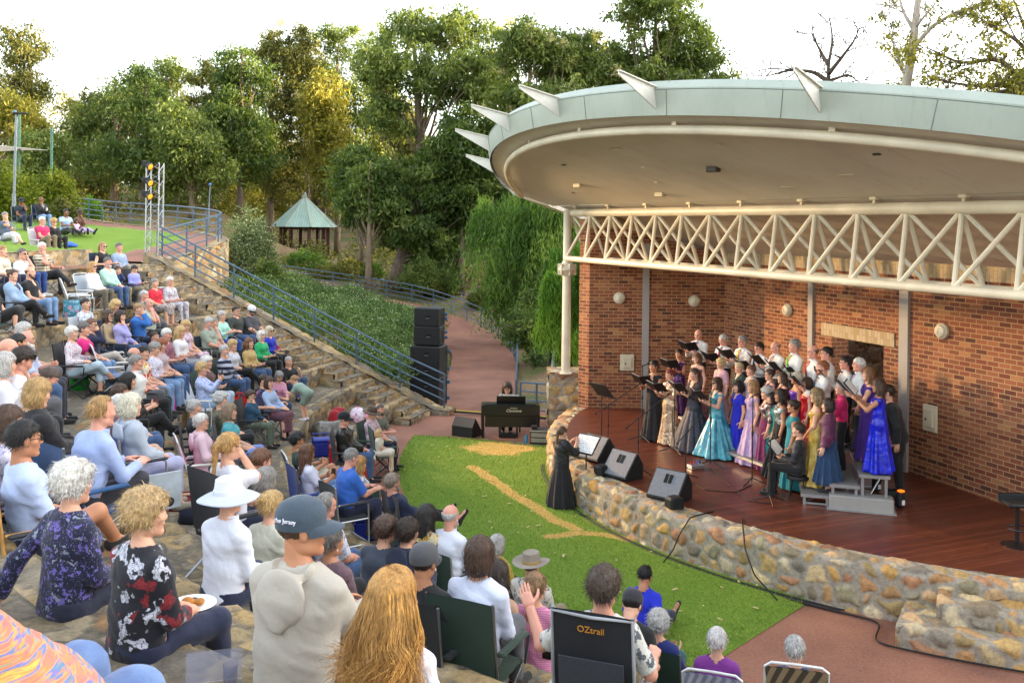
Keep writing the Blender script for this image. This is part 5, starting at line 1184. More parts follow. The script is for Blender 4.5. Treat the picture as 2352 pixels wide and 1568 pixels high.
mb = MB(); mb.box((0, 0, .12), (d.length, .3, .24), bev=.012); mb.obj('body', M('pale grey metal', '#a6a39e', .5, .3, .05), L); mb = MB(); mb.box((0, 0, .245), (d.length-.06, .26, .012)); mb.box((0, 0, .012), (d.length+.08, .36, .02)); mb.obj('tread', M('grey tread', '#8e8c8a', .7), L)
for px, py, lb_ in ((2067, 1165, 'black floor light with glowing orange top beside the step box'), (2013, 1128, 'black floor light with orange glow under the high riser')):
 q = onz(px, py, ZS); L = thing('floor_light', lb_, 'stage light', q, .4, 'floor lights behind the risers')
 mb = MB(); mb.box((0, 0, .14), (.14, .14, .26), bev=.03); mb.obj('housing', BLACK, L); mb = MB(); mb.box((0, -.02, .285), (.1, .09, .03), bev=.01); mb.obj('lens', glow_mat('orange led', '#ff6a14', .25), L); mb = MB(); mb.box((0, -.075, .1), (.06, .01, .08)); mb.obj('rating_plate', WHITEP, L)
q = onz(2336, 1252, ZS); L = thing('bar_stool', 'black pedestal bar stool at the right edge of the deck', 'stool', q)
mb = MB(); mb.lathe([(.22, 0), (.22, .012), (.1, .03), (.035, .06), (.03, .12)], n=24); mb.obj('base', GLB, L, smooth='auto'); mb = MB(); mb.tube([(0, 0, .1), (0, 0, .6)], .03, 12); mb.obj('pole', GLB, L, smooth='auto')
mb = MB(); mb.box((0, 0, .63), (.42, .36, .06), bev=.025); mb.box((0, .16, .68), (.42, .05, .12), bev=.02); mb.obj('seat', BLACK, L); mb = MB(); mb.tube([(.16*math.cos(a), .16*math.sin(a)-.05, .27) for a in np.linspace(0, 2*PI, 20)[:-1]], .012, 6, closed=True); mb.obj('footrest', GLB, L)
CAB = M('black cable', '#17171a', .6)
def cable(label, P, r=.014, it=3, n=60, grp='black cables'):
 P = smooth_line([tuple(p) for p in P], n, it); o = P[0].copy(); mb = MB(); mb.tube([tuple(p-o) for p in P], r, 6)
 tag(mb.obj('cable', CAB, None, smooth=True, loc=tuple(o)), label, 'cable', grp)
for j, off_ in enumerate((.50, .535, .57)):
 P = [(lambda v: (v.x, v.y, .035+.012*(j % 2)))(stw(s, t)) for s, t in arc_pts(AR+off_+.012*math.sin(j), 3.2, 12.2, 40)]
 cable(['thick black cable lying tight against the foot of the stage wall', 'second black cable lying beside the wall cable on the grass', 'outermost black cable of the run along the stage wall'][j], P, .011, 1, 160)
P = [(lambda v: (v.x, v.y, .03))(stw(s, t)) for s, t in arc_pts(AR+.6, 11.5, 12.7, 12)]+[(lambda v: (v.x, v.y, .03))(stw(s, t)) for s, t in arc_pts(AR+1.36, 13.15, 15, 20)]
cable('black cable sweeping round the stone buttress on the red paving', P, .013, 14, 80)
vv = [stw(9.6, 2.2, .76), stw(9.75, 2.75, .76), stw(9.85, 3.02, .55), stw(9.8, 3.1, .3), stw(9.6, 3.15, .04)]
cable('black cable hanging down over the stage wall below the nearest monitor', vv, .012)
vv = [stw(10.1, 2.0, .76), stw(10.6, 2.35, .76), stw(10.9, 2.55, .6), stw(11.2, 2.6, .3), stw(11.6, 2.5, .06)]
cable('black cable draped diagonally over the stage wall', vv, .012)
cable('thin black cable curling over the deck between the microphone stands', [onz(1575, 1100, ZS+.01), onz(1620, 1125, ZS+.01), onz(1690, 1130, ZS+.01), onz(1727, 1112, ZS+.01)], .008)
cable('thin black cable running over the deck towards the near stand', [onz(1631, 1075, ZS+.01), onz(1660, 1100, ZS+.01), onz(1720, 1150, ZS+.01), onz(1768, 1156, ZS+.01)], .008)
cable('thin cable on the paving under the piano', [onz(1085, 1004, .01), onz(1110, 1012, .012), onz(1160, 1020, .012), onz(1225, 1022, .01)], .01)
q = onz(1598, 1075, ZS); L = thing('stage_box', 'small silver stage box with red and blue plugs on the deck', 'audio box', q, .4)
mb = MB(); mb.box((0, 0, .04), (.3, .18, .08), bev=.01); mb.obj('body', ALU, L)
for k, cc in enumerate(('#c22a22', '#c22a22', '#2a5ac2', '#222222')): mb = MB(); mb.tube([(-.1+.065*k, 0, .08), (-.1+.065*k, .01, .14)], .014, 8); mb.obj('plug', M('plug '+cc, cc, .5), L)
class Fld:
 def __init__(s, lo, hi, h):
  s.h = h; s.lo = np.array(lo, float)-2*h; n = np.ceil((np.array(hi, float)+2*h-s.lo)/h).astype(int)+1
  s.ax = [s.lo[i]+h*np.arange(n[i]) for i in range(3)]; s.n = n; s.f = np.full(n, .12, np.float32)
 def blk(s, lo, hi):
  r = []
  for i in range(3):
   a = int(max(0, math.floor((lo[i]-s.lo[i])/s.h))); b = int(min(s.n[i], math.ceil((hi[i]-s.lo[i])/s.h)+1))
   if b <= a: return None
   r.append(slice(a, b))
  return tuple(r)
 def P(s, b): return s.ax[0][b[0]][:, None, None], s.ax[1][b[1]][None, :, None], s.ax[2][b[2]][None, None, :]
 def join(s, b, d, k):
  a = s.f[b]
  if k <= 0: s.f[b] = np.minimum(a, d)
  else:
   h = np.maximum(k-np.abs(a-d), 0)/k; s.f[b] = np.minimum(a, d)-h*h*k*.25
 def cone(s, a, b, ra, rb, k=.03, R=None, sc=None, cut=None, infl=0.0):
  a = np.array(a, float); b = np.array(b, float); ra += infl; rb += infl
  m = max(ra, rb)*(max(sc) if sc is not None else 1)+k+.03
  bl = s.blk(np.minimum(a, b)-m, np.maximum(a, b)+m)
  if bl is None: return
  x, y, z = s.P(bl)
  px, py, pz = x-a[0], y-a[1], z-a[2]; d = b-a
  if R is not None:
   Q = [(px*R[0, i]+py*R[1, i]+pz*R[2, i])/sc[i] for i in range(3)]; dd = [(d@R[:, i])/sc[i] for i in range(3)]; px, py, pz = Q; mn = min(sc)
  else: dd = d; mn = 1
  L2 = dd[0]**2+dd[1]**2+dd[2]**2
  t = np.clip((px*dd[0]+py*dd[1]+pz*dd[2])/max(L2, 1e-9), 0, 1)
  v = (np.sqrt((px-dd[0]*t)**2+(py-dd[1]*t)**2+(pz-dd[2]*t)**2)-(ra+(rb-ra)*t))*mn
  if cut is not None:
   for (c, n) in cut: v = np.maximum(v, (x-c[0])*n[0]+(y-c[1])*n[1]+(z-c[2])*n[2])
  s.join(bl, v, k)
 def ell(s, c, r, k=.02, R=None, sub=False):
  c = np.array(c, float); m = max(r)+k+.03; bl = s.blk(c-m, c+m)
  if bl is None: return
  x, y, z = s.P(bl); px, py, pz = x-c[0], y-c[1], z-c[2]
  if R is not None: px, py, pz = [px*R[0, i]+py*R[1, i]+pz*R[2, i] for i in range(3)]
  q = np.sqrt((px/r[0])**2+(py/r[1])**2+(pz/r[2])**2); g = np.sqrt((px/r[0]**2)**2+(py/r[1]**2)**2+(pz/r[2]**2)**2)+1e-9
  v = q*(q-1)/g
  if sub:
   a = s.f[bl]; h = np.maximum(k-np.abs(-a-v), 0)/max(k, 1e-6); s.f[bl] = np.maximum(a, -v)+h*h*k*.25
  else: s.join(bl, v, k)
 def grids(s): return np.meshgrid(*s.ax, indexing='ij')
 def net(s):
  f = s.f; ins = f < 0
  c = [ins[i:f.shape[0]-1+i, j:f.shape[1]-1+j, k:f.shape[2]-1+k] for i in (0, 1) for j in (0, 1) for k in (0, 1)]
  cnt = sum(a.astype(np.int8) for a in c); act = (cnt > 0) & (cnt < 8); idx = np.argwhere(act)
  if len(idx) == 0: return np.zeros((0, 3)), np.zeros((0, 4), int)
  corners = np.array([(i, j, k) for i in (0, 1) for j in (0, 1) for k in (0, 1)])
  vals = np.stack([f[idx[:, 0]+o[0], idx[:, 1]+o[1], idx[:, 2]+o[2]] for o in corners], 1)
  pos = np.zeros((len(idx), 3)); n = np.zeros(len(idx))
  for a in range(8):
   for b in range(a+1, 8):
    if np.abs(corners[a]-corners[b]).sum() != 1: continue
    va, vb = vals[:, a], vals[:, b]; cr = (va < 0) != (vb < 0); t = np.where(cr, va/np.where(cr, va-vb, 1), 0)
    pos += np.where(cr[:, None], corners[a]+(corners[b]-corners[a])*t[:, None], 0); n += cr
  V = s.lo+s.h*(idx+pos/n[:, None])
  vid = np.full(act.shape, -1, np.int64); vid[idx[:, 0], idx[:, 1], idx[:, 2]] = np.arange(len(idx)); Fs = []
  for ax in range(3):
   o = [0, 0, 0]; o[ax] = 1; sl0 = tuple(slice(0, f.shape[i]-o[i]) for i in range(3)); sl1 = tuple(slice(o[i], f.shape[i]) for i in range(3))
   A, B = ins[sl0], ins[sl1]; e = np.argwhere(A != B); u, v = [(1, 2), (2, 0), (0, 1)][ax]
   ok = (e[:, u] > 0) & (e[:, v] > 0) & (e[:, u] < act.shape[u]) & (e[:, v] < act.shape[v]); e = e[ok]
   def vv(du, dv): q = e.copy(); q[:, u] += du; q[:, v] += dv; return vid[q[:, 0], q[:, 1], q[:, 2]]
   q = np.stack([vv(-1, -1), vv(0, -1), vv(0, 0), vv(-1, 0)], 1); inv = ~A[e[:, 0], e[:, 1], e[:, 2]]; q[inv] = q[inv][:, ::-1]; Fs.append(q)
  F = np.concatenate(Fs); return V, F[(F >= 0).all(1)]
def vnormals(V, F):
 n = np.cross(V[F[:, 1]]-V[F[:, 0]], V[F[:, 2]]-V[F[:, 0]]); N = np.zeros_like(V)
 for i in range(F.shape[1]): np.add.at(N, F[:, i], n)
 return N/(np.linalg.norm(N, axis=1)[:, None]+1e-12)
TC = {}
def head_tpl(sex, lod):
 k = ('h', sex, lod)
 if k in TC: return TC[k]
 h = (.0055, .0085, .0115)[lod]; f = Fld((-.095, -.12, -.17), (.095, .135, .13), h); m = sex == 'm'
 f.ell((0, -.012, .03), (.076, .096, .088), .02); f.ell((0, .02, -.03), (.063, .072, .088), .03)
 jw = .042 if m else .034
 for s in (-1, 1): f.cone((s*jw, .0, -.07), (s*.012, .062, -.102), .027, .02, .02); f.ell((s*.045, .052, -.022), (.024, .024, .022), .02)
 f.cone((-.034, .074, .02), (.034, .074, .02), .016 if m else .012, .016 if m else .012, .014)
 for s in (-1, 1): f.ell((s*.031, .094, -.001), (.019, .016, .012), .012, sub=True)
 f.cone((0, .085, .008), (0, .103 if m else .099, -.03), .008, .0125 if m else .0105, .012); f.cone((-.011, .094, -.034), (.011, .094, -.034), .008, .008, .008)
 f.cone((-.016, .085, -.064), (.016, .085, -.064), .0085, .0085, .006); f.ell((0, .07, -.1), (.022, .02, .018), .015)
 for s in (-1, 1): f.ell((s*.031, .0765, .0), (.013, .013, .013), 0); f.ell((s*.077, -.008, -.008), (.011, .02, .032), .008)
 f.cone((0, -.022, -.05), (0, -.035, -.17), .052 if m else .046, .054 if m else .047, .03)
 V, F = f.net(); c = V[F].mean(1); mi = np.zeros(len(F), int); ax_ = np.abs(c[:, 0])
 mi[(ax_ < .027) & (c[:, 2] > -.074) & (c[:, 2] < -.055) & (c[:, 1] > .08)] = 1
 de = np.hypot(ax_-.031, c[:, 2]); mi[(np.abs(c[:, 2]) < .0062) & (de < .0125) & (c[:, 1] > .074)] = 2; mi[(np.abs(c[:, 2]) < .0075) & (de < (.0075 if lod < 2 else .009)) & (c[:, 1] > .074)] = 3
 mi[(ax_ > .011) & (ax_ < .052) & (c[:, 2] > .0185) & (c[:, 2] < .0285) & (c[:, 1] > .055)] = 3
 TC[k] = (V, F, mi); return TC[k]
def hair_tpl(kind, lod, seed=0):
 k = ('r', kind, lod, seed)
 if k in TC: return TC[k]
 h = (.0065, .0095, .0125)[lod]; rs = np.random.RandomState(seed+17)
 big = kind in ('long', 'ponytail', 'longwavy', 'braid'); f = Fld((-.16, -.24, -.48 if big else -.22), (.16, .14, .22), h)
 x, y, z = f.grids(); F_ = f.f
 def E(c, r): return (np.sqrt(((x-c[0])/r[0])**2+((y-c[1])/r[1])**2+((z-c[2])/r[2])**2)-1)*min(r)
 infl = dict(short=.012, crop=.007, bald=.006, reced=.009, curly=.03, bob=.024, long=.022, longwavy=.014, ponytail=.012, bun=.012, updo=.016, mop=.026, side=.016, pixie=.02, beard=0, braid=.014)[kind]
 cap = E((0, -.014, .034), (.077+infl, .097+infl, .088+infl))
 hl = np.where(y > .02, .055-(y-.02)*.1+.5*np.maximum(0, .05-y)*0, np.where(y > -.03, .055-(.02-y)*1.9, -.035-(-.03-y)*.55))
 if kind in ('short', 'crop', 'side', 'mop'): low = np.where(y > .035, .052, np.where(y > .0, .052-(.035-y)*2.6, np.where(y > -.045, -.03, -.085)))
 elif kind == 'reced': low = np.where(y > .0, .09, np.where(y > -.045, -.025, -.08))
 elif kind == 'bald': low = np.where(y > .015, .5, np.where(y > -.05, -.03, -.085))
 elif kind in ('curly', 'pixie'): low = np.where(y > .045, .05, np.where(y > .01, -.01-(.045-y)*1.2+.03, np.where(y > -.05, -.06, -.12)))
 elif kind in ('bob',): low = np.where(y > .045, .048, np.where(y > .025, -.0, -.115))
 elif kind in ('long', 'longwavy', 'braid'): low = np.where(y > .045, .05, np.where(y > .03, 0, -.15))
 else: low = np.where(y > .045, .055, np.where(y > -.01, .0-(.045-y)*.2, -.075))
 d = np.maximum(cap, (low-z)*.8)
 if kind == 'bald': d = np.maximum(d, (z-.045))
 if kind in ('bob', 'long', 'longwavy'):
  w = .016 if kind == 'longwavy' else .022
  side = np.maximum(E((0, -.02, -.02), (.082+w, .095+w, .13)), (-.13-z)); d = np.minimum(d, np.maximum(side, y-.035))
 if kind in ('mop', 'curly', 'side'): d = np.minimum(d, E((.01, .06, .085), (.06, .04, .03)))
 np.minimum(F_, d, out=F_)
 if kind in ('long', 'longwavy'):
  lw = 1.15 if kind == 'longwavy' else 1.0
  f.cone((0, -.07, -.05), (0, -.105, -.36), .06*lw, .035, .03, np.eye(3), (1.7, .75, 1))
  for s in (-1, 1): f.cone((s*.085, -.015, -.03), (s*.1, .03 if s > 0 else -.02, -.3), .028*lw, .014, .02)
 if kind == 'ponytail': f.ell((0, -.115, .03), (.03, .03, .03), .01); f.cone((0, -.13, .02), (0, -.15, -.22), .034, .016, .02)
 if kind == 'braid': f.cone((0, -.1, -.08), (0.02, -.11, -.4), .035, .015, .02)
 if kind == 'bun': f.ell((0, -.11, .085), (.042, .042, .042), .006)
 if kind == 'updo': f.ell((0, -.1, .06), (.055, .05, .055), .015); f.cone((.08, .03, 0), (.09, .02, -.12), .01, .005, .01)
 a0 = E((0, .105, -.035), (.056, .085, .085)); F_[:] = np.maximum(F_, -a0)
 if kind not in ('bob', 'long', 'longwavy', 'curly'):
  for s in (-1, 1): F_[:] = np.maximum(F_, -E((s*.085, -.004, -.01), (.03, .026, .034)))
 pts = np.stack([x, y, z], -1)
 if kind in ('curly', 'longwavy', 'mop', 'pixie'): F_ -= (.012 if kind == 'curly' else .003 if kind == 'longwavy' else .008)*(vnoise(pts*(55 if kind == 'curly' else 42), seed)-.5)*2
 else: F_ -= .005*(vnoise(pts*np.array([70, 70, 14]), seed)-.5)*2
 V, F = f.net()
 TC[k] = (V, F); return TC[k]
def beard_tpl(lod, full=True):
 k = ('b', lod, full)
 if k in TC: return TC[k]
 f = Fld((-.09, -.03, -.16), (.09, .13, .0), (.006, .009, .012)[lod])
 x, y, z = f.grids()
 for s in (-1, 1): f.cone((s*.055, .02, -.045), (s*.016, .068, -.105), .022, .024, .02)
 f.ell((0, .078, -.105), (.032, .028, .03 if full else .02), .02); f.cone((-.022, .092, -.047), (.022, .092, -.047), .007, .007, .008)
 f.ell((0, .1, -.064), (.022, .016, .007), .006, sub=True); f.f -= .004*(vnoise(np.stack([x, y, z], -1)*80, 2)-.5)*2
 TC[k] = f.net(); return TC[k]
def hand_tpl(pose, lod):
 k = ('d', pose, lod)
 if k in TC: return TC[k]
 f = Fld((-.07, -.03, -.09), (.08, .21, .05), (.005, .007, .0095)[lod]); kk = .008 if lod < 2 else .004
 f.cone((0, -.02, 0), (0, .02, 0), .026, .026, .02, np.eye(3), (1, 1, .75)); f.cone((-.022, .035, 0), (-.026, .082, 0), .017, .014, .02); f.cone((0, .03, 0), (0, .088, .002), .018, .015, .02); f.cone((.02, .035, 0), (.024, .08, 0), .018, .014, .02)
 curl = dict(relax=.35, grip=1.0, flat=.1)[pose]; g = max(.0085, .0075+(.0025 if lod == 2 else 0))
 for i, (x0, L) in enumerate(((-.03, .062), (-.0105, .078), (.0095, .084), (.028, .074))):
  p = np.array([x0, .086+(.004 if i in (1, 2) else -.002), 0.0]); ang = curl*.35; rr = g
  for q, fr in enumerate((.45, .31, .24)):
   d = np.array([x0*.35*(1-curl*.5), math.cos(ang), -math.sin(ang)]); d /= np.linalg.norm(d); e = p+d*L*fr; f.cone(p, e, rr, rr*.93, kk*.5); p = e; ang += curl*(.95 if pose == 'grip' else .6); rr *= .92
 p = np.array([.028, .03, -.006])
 for q, (d, L) in enumerate((((.75, .6, -.25-curl*.2), .04), ((.5, .8, -.3-curl*.3), .032), ((.2, .9, -.35-curl*.4), .026))):
  d = np.array(d); d /= np.linalg.norm(d); e = p+d*L; f.cone(p, e, .0115-.0012*q, .0105-.0012*q, kk*.8); p = e
 TC[k] = f.net(); return TC[k]
@mcache
def cloth(pat, c1, c2='#ffffff', c3='#888888', sc=1.0):
 t = NT('cloth '+pat); co = t.co(); a, b, c = hx(c1), hx(c2), hx(c3)
 wv = t.noise(co, 7, 3); fine = t.noise(co, 320, 2); rough = .85
 def tone(x): return t.mix(1, x, t.ramp(wv.outputs['Fac'], [(.25, (.93, .93, .93, 1)), (.75, (1.04, 1.04, 1.04, 1))]), 'MULTIPLY')
 if pat == 'plain': col = t.mix(0, a, a)
 elif pat in ('floral', 'blotch', 'leafy'):
  s0 = {'floral': 26, 'blotch': 14, 'leafy': 15}[pat]*sc; dn = t.noise(co, s0*.8, 3); mv = t.mix(.16 if pat != 'leafy' else .3, co, dn.outputs['Color'])
  v = t.n('ShaderNodeTexVoronoi'); v.inputs['Scale'].default_value = s0; t.l(mv, v.inputs[0]); sp = t.n('ShaderNodeSeparateColor'); t.l(v.outputs['Color'], sp.inputs[0])
  th = {'floral': .36, 'blotch': .5, 'leafy': .42}[pat]
  m1 = t.ramp(v.outputs['Distance'], [(th, (1, 1, 1, 1)), (th+.06, (0, 0, 0, 1))]); pick = t.ramp(sp.outputs[0], [(0, b), (.42, c), (.66, b), (.78, a)], 'CONSTANT')
  col = t.mix(m1, a, pick)
  if pat == 'leafy':
   v2 = t.n('ShaderNodeTexVoronoi', feature='DISTANCE_TO_EDGE'); v2.inputs['Scale'].default_value = s0*2.6; t.l(mv, v2.inputs[0]); col = t.mix(t.ramp(v2.outputs[0], [(.03, (.75, .75, .75, 1)), (.1, (0, 0, 0, 1))]), col, a)
  else:
   v2 = t.n('ShaderNodeTexVoronoi'); v2.inputs['Scale'].default_value = s0*2.1; t.l(mv, v2.inputs[0]); col = t.mix(t.ramp(v2.outputs[0], [(.2, (.8, .8, .8, 1)), (.28, (0, 0, 0, 1))]), col, t.mix(.5, b, c))
 elif pat in ('hstripe', 'vstripe', 'check', 'plaid', 'bands'):
  sp = t.n('ShaderNodeSeparateXYZ'); t.l(co, sp.inputs[0]); f = {'hstripe': 26, 'vstripe': 30, 'check': 60, 'plaid': 14, 'bands': 7.5}[pat]*sc
  sz = t.math('GREATER_THAN', t.math('FRACT', t.math('MULTIPLY', sp.outputs[2], f)), .5); sx = t.math('GREATER_THAN', t.math('FRACT', t.math('MULTIPLY', t.math('ADD', sp.outputs[0], sp.outputs[1]), f)), .5)
  if pat in ('hstripe', 'bands'): col = t.mix(sz, a, b)
  elif pat == 'vstripe': col = t.mix(sx, a, b)
  else: col = t.mix(t.math('MULTIPLY', t.math('ADD', sx, sz), .5), a, b)
  if pat == 'plaid': col = t.mix(t.math('GREATER_THAN', t.math('FRACT', t.math('MULTIPLY', sp.outputs[2], f*.5)), .85), col, c)
 elif pat == 'knit':
  sp = t.n('ShaderNodeSeparateXYZ'); n0 = t.noise(co, 3, 2); mv = t.mix(.06, co, n0.outputs['Color']); t.l(mv, sp.inputs[0]); mp = t.n('ShaderNodeMapping'); mp.inputs['Scale'].default_value = (1.5, 1.5, 17); t.l(mv, mp.inputs[0]); nn = t.noise(mp.outputs[0], 2.6, 3, .6)
  col = t.ramp(nn.outputs['Fac'], [(.3, hx('#3f9aa0')), (.36, hx('#d98a3a')), (.43, hx('#d66a72')), (.48, hx('#e0a33a')), (.52, hx('#7d6ab0')), (.56, hx('#4a86a0')), (.6, hx('#df7a4a')), (.66, hx('#d8b84a')), (.72, hx('#c9566a'))])
 elif pat == 'sequin':
  v = t.n('ShaderNodeTexVoronoi'); v.inputs['Scale'].default_value = 75*sc; t.l(co, v.inputs[0]); sp = t.n('ShaderNodeSeparateColor'); t.l(v.outputs['Color'], sp.inputs[0]); col = t.ramp(sp.outputs[0], [(0, a), (.5, b), (.85, c), (1, (1, .95, .85, 1))]); t.b.inputs['Metallic'].default_value = .6; rough = .25
  bm = t.n('ShaderNodeBump'); bm.inputs['Strength'].default_value = .9; t.l(sp.outputs[1], bm.inputs['Height']); t.l(bm.outputs[0], t.b.inputs['Normal'])
 elif pat in ('satin', 'sheer', 'leather'):
  col = t.mix(t.ramp(wv.outputs['Fac'], [(.4, (0, 0, 0, 1)), (.65, (1, 1, 1, 1))]), a, b); rough = {'satin': .28, 'sheer': .6, 'leather': .35}[pat]; 
 elif pat == 'denim':
  n0 = t.noise(co, 4, 4); col = t.mix(t.ramp(n0.outputs['Fac'], [(.35, (0, 0, 0, 1)), (.7, (1, 1, 1, 1))]), a, b)
 col = tone(col) if pat not in ('sequin',) else col
 t.base(col); t.set(Roughness=rough); t.b.inputs['Sheen Weight'].default_value = .15 if pat not in ('satin', 'sequin', 'leather') else 0
 if pat != 'sequin':
  cr = t.noise(co, 16, 4, .6); t.bump(t.math('ADD', t.math('MULTIPLY', cr.outputs['Fac'], 1.0), t.math('MULTIPLY', fine.outputs['Fac'], .02)), .2, .03)
 return t.m
@mcache
def skin_mat(col):
 t = NT('skin'); co = t.co(); n = t.noise(co, 9, 3); c = hx(col)
 t.base(t.ramp(n.outputs['Fac'], [(.3, tuple(x*k for x, k in zip(c[:3], (.93, .86, .84)))+(1,)), (.7, tuple(min(1, x*k) for x, k in zip(c[:3], (1.04, 1.04, 1.04)))+(1,))])); t.set(Roughness=.55)
 t.b.inputs['Subsurface Weight'].default_value = .0; return t.m
@mcache
def hair_mat(col, k_=1):
 t = NT('hair'); co = t.co(scale=(1, 1, .16)); n = t.noise(co, 95, 4, .65); n2 = t.noise(t.co(), 14, 3); c = shade(hx(col), k_)
 t.base(t.mix(1, t.ramp(n.outputs['Fac'], [(.3, shade(c, .55)), (.52, c), (.72, shade(c, 1.5))]), t.ramp(n2.outputs['Fac'], [(.3, (.75, .75, .75, 1)), (.7, (1.15, 1.15, 1.15, 1))]), 'MULTIPLY')); t.set(Roughness=.5); t.bump(n.outputs['Fac'], .7, .01); return t.m
LIP = M('lips', '#b5766a', .5); EYEW = M('eye white', '#dcd6cc', .3); EYED = M('eye and brow', '#3a2a22', .5)
SKIN = dict(fair='#d9a78c', pink='#d69c86', tan='#b98362', olive='#a8765a', brown='#7d5238', pale='#e0b8a2')
HC_ = dict(white='#d8d4cc', silver='#b5b2ae', grey='#8b8782', dkgrey='#5f5a56', blonde='#c2a06a', sandy='#a07c52', auburn='#6e4a34', brown='#4a3426', dkbrown='#2e2119', black='#191615', red='#7a2a22', goldb='#b58a50', ginger='#8a4f2c')
def v3(*a): return np.array(a, float)
def ik(sh, wr, l1, l2, hint):
 d = wr-sh; L = np.linalg.norm(d)
 if L > (l1+l2)*.985: wr = sh+d/L*(l1+l2)*.985; d = wr-sh; L = np.linalg.norm(d)
 a = (l1*l1-l2*l2+L*L)/(2*L); hh = math.sqrt(max(0, l1*l1-a*a)); u = d/L; n = hint-u*(hint@u); n /= np.linalg.norm(n)+1e-9
 return sh+u*a+n*hh, wr
def skeleton(sp):
 S = sp['h']/1.7; J = {}; pose = sp['pose']; lean = math.radians(sp['lean']); seat = sp['seat']; m = sp['sex'] == 'm'
 if pose == 'stand': pz = .93*S; py = 0
 elif pose == 'bend': pz = .88*S; py = -.15*S
 else: pz = seat+.1*S; py = 0
 P = v3(0, py, pz); u = v3(math.sin(math.radians(sp.get('tilt', 0))), math.sin(lean), math.cos(lean)); u /= np.linalg.norm(u); fw = v3(0, math.cos(lean), -math.sin(lean)); tw = sp.get('twist', 0)
 cs, sn = math.cos(tw), math.sin(tw); X = v3(cs, sn, 0)
 J['pel'] = P; J['u'] = u; J['fw'] = fw; J['wai'] = P+u*.17*S; J['che'] = P+u*.36*S+fw*.005; J['nkb'] = P+u*.5*S
 sw = (.168 if m else .148)*S*(.93+.07*sp['build'])
 hu = u*.45+v3(0, 0, .55); hu /= np.linalg.norm(hu); hp = sp.get('hp', 0)
 J['hd'] = J['nkb']+hu*.075*S+v3(0, .02, .095)*S+v3(0, .05, -.04)*S*max(0, math.sin(math.radians(hp))) 
 J['hR'] = rotm(math.radians(sp.get('hy', 0)), math.radians(hp), math.radians(sp.get('hr', 0)))
 hipz = P[2]-.02*S; J['S'] = S
 for i, s in enumerate((-1, 1)):
  sh = J['nkb']-u*.075*S+X*s*sw+fw*(-.01); hip = v3(s*.088*S, py, hipz)
  lt = sp['legs']; drop = sp.get('drop', 0)
  if pose == 'stand':
   kn = v3(s*.09*S, .025*S, .49*S); an = v3(s*.085*S, -.02*S, .085*S); toe = an+v3(s*.03, .14, -.05)*S
   if lt == 'stride': kn = kn+v3(0, s*.08, 0); an = an+v3(0, s*.12, 0); toe = toe+v3(0, s*.12, 0)
  elif pose == 'bend':
   kn = v3(s*.09*S, .05*S, .48*S); an = v3(s*.09*S, -.05*S, .085*S); toe = an+v3(s*.02, .14, -.05)*S
  elif lt == 'chair':
   kx = sp.get('spread', .11); kn = v3(s*kx*S, .43*S, max(P[2]-.005, .5*S-drop)); an = v3(s*(kx-.01)*S, (.40+sp.get('kick', .06))*S, .085*S-drop)
   d = an-kn; L = np.linalg.norm(d); an = kn+d/L*min(L, .44*S) if drop else an; toe = an+v3(s*.025, .15, -.045)*S
  elif lt == 'cross':
   if s > 0: kn = v3(.05*S, .43*S, P[2]+.10*S); an = v3(-.16*S, .62*S, P[2]-.17*S); toe = an+v3(.02, .15, -.02)*S
   else: kn = v3(-.09*S, .42*S, P[2]-.0); an = v3(-.07*S, .44*S, .085*S-drop); toe = an+v3(-.02, .15, -.045)*S
  elif lt == 'high':
   kn = v3(s*.12*S, .49*S, P[2]+.15*S); an = v3(s*.12*S, .6*S, P[2]-.22*S); toe = an+v3(s*.02, .15, -.04)*S
  elif lt == 'ground':
   kn = v3(s*.13*S, .33*S, P[2]+.30*S); an = v3(s*.11*S, .52*S, P[2]-.06*S); toe = an+v3(s*.02, .15, -.02)*S
  elif lt == 'out':
   kn = v3(s*.1*S, .43*S, P[2]+.06*S); an = v3(s*.12*S, .84*S, P[2]-.05*S); toe = an+v3(s*.06, .06, .13)*S
  elif lt == 'knees':
   kn = v3(s*.12*S, .38*S, P[2]+.14*S); an = v3(s*.12*S, .5*S, max(.08*S-drop, P[2]-.3*S)); toe = an+v3(s*.02, .15, -.04)*S
  J['hip%d' % i], J['kn%d' % i], J['an%d' % i], J['toe%d' % i] = hip, kn, an, toe
  arm = sp['arms'][i] if isinstance(sp['arms'], (tuple, list)) else sp['arms']; base = v3(0, py, P[2])
  che = J['che']; hd = J['hd']
  tg = {'lap': base+v3(s*.07, .27, .10)*S, 'thigh': base+v3(s*.13, .34, .105)*S, 'chin': hd+v3(s*.035, .10, -.17)*S, 'hold': che+v3(s*.11, .31, -.10)*S, 'low': che+v3(s*.10, .27, -.2)*S, 'down': base+v3(s*.25, .06, -.08)*S,
              'rest': base+v3(s*.27, .24, .19)*S, 'clasp': base+v3(s*.03, .31, .12)*S, 'phone': che+v3(s*.05, .36, .1)*S, 'drink': che+v3(s*.09, .33, -.09)*S, 'back': base+v3(s*.33, -.26, -.04)*S,
              'piano': base+v3(s*.17, .42, .16)*S, 'fold': che+v3(-s*.1, .2, -.13)*S, 'kneeh': base+v3(s*.1, .43, .2)*S, 'give': che+v3(s*.06, .38, -.18)*S, 'conduct': che+v3(s*.08, .36, .06)*S, 'high': che+v3(s*.13, .36, .02)*S, 'over': sh+v3(s*.35, .1, .02)*S, 'front': base+v3(s*.03, .17, -.02)*S, 'mouth': hd+v3(s*.02, .12, -.1)*S}[arm]
  hint = v3(s*.55, -.25, -1) if arm not in ('chin', 'phone', 'mouth') else v3(s*.35, .2, -1)
  if arm == 'back': hint = v3(s*.6, -1, 0)
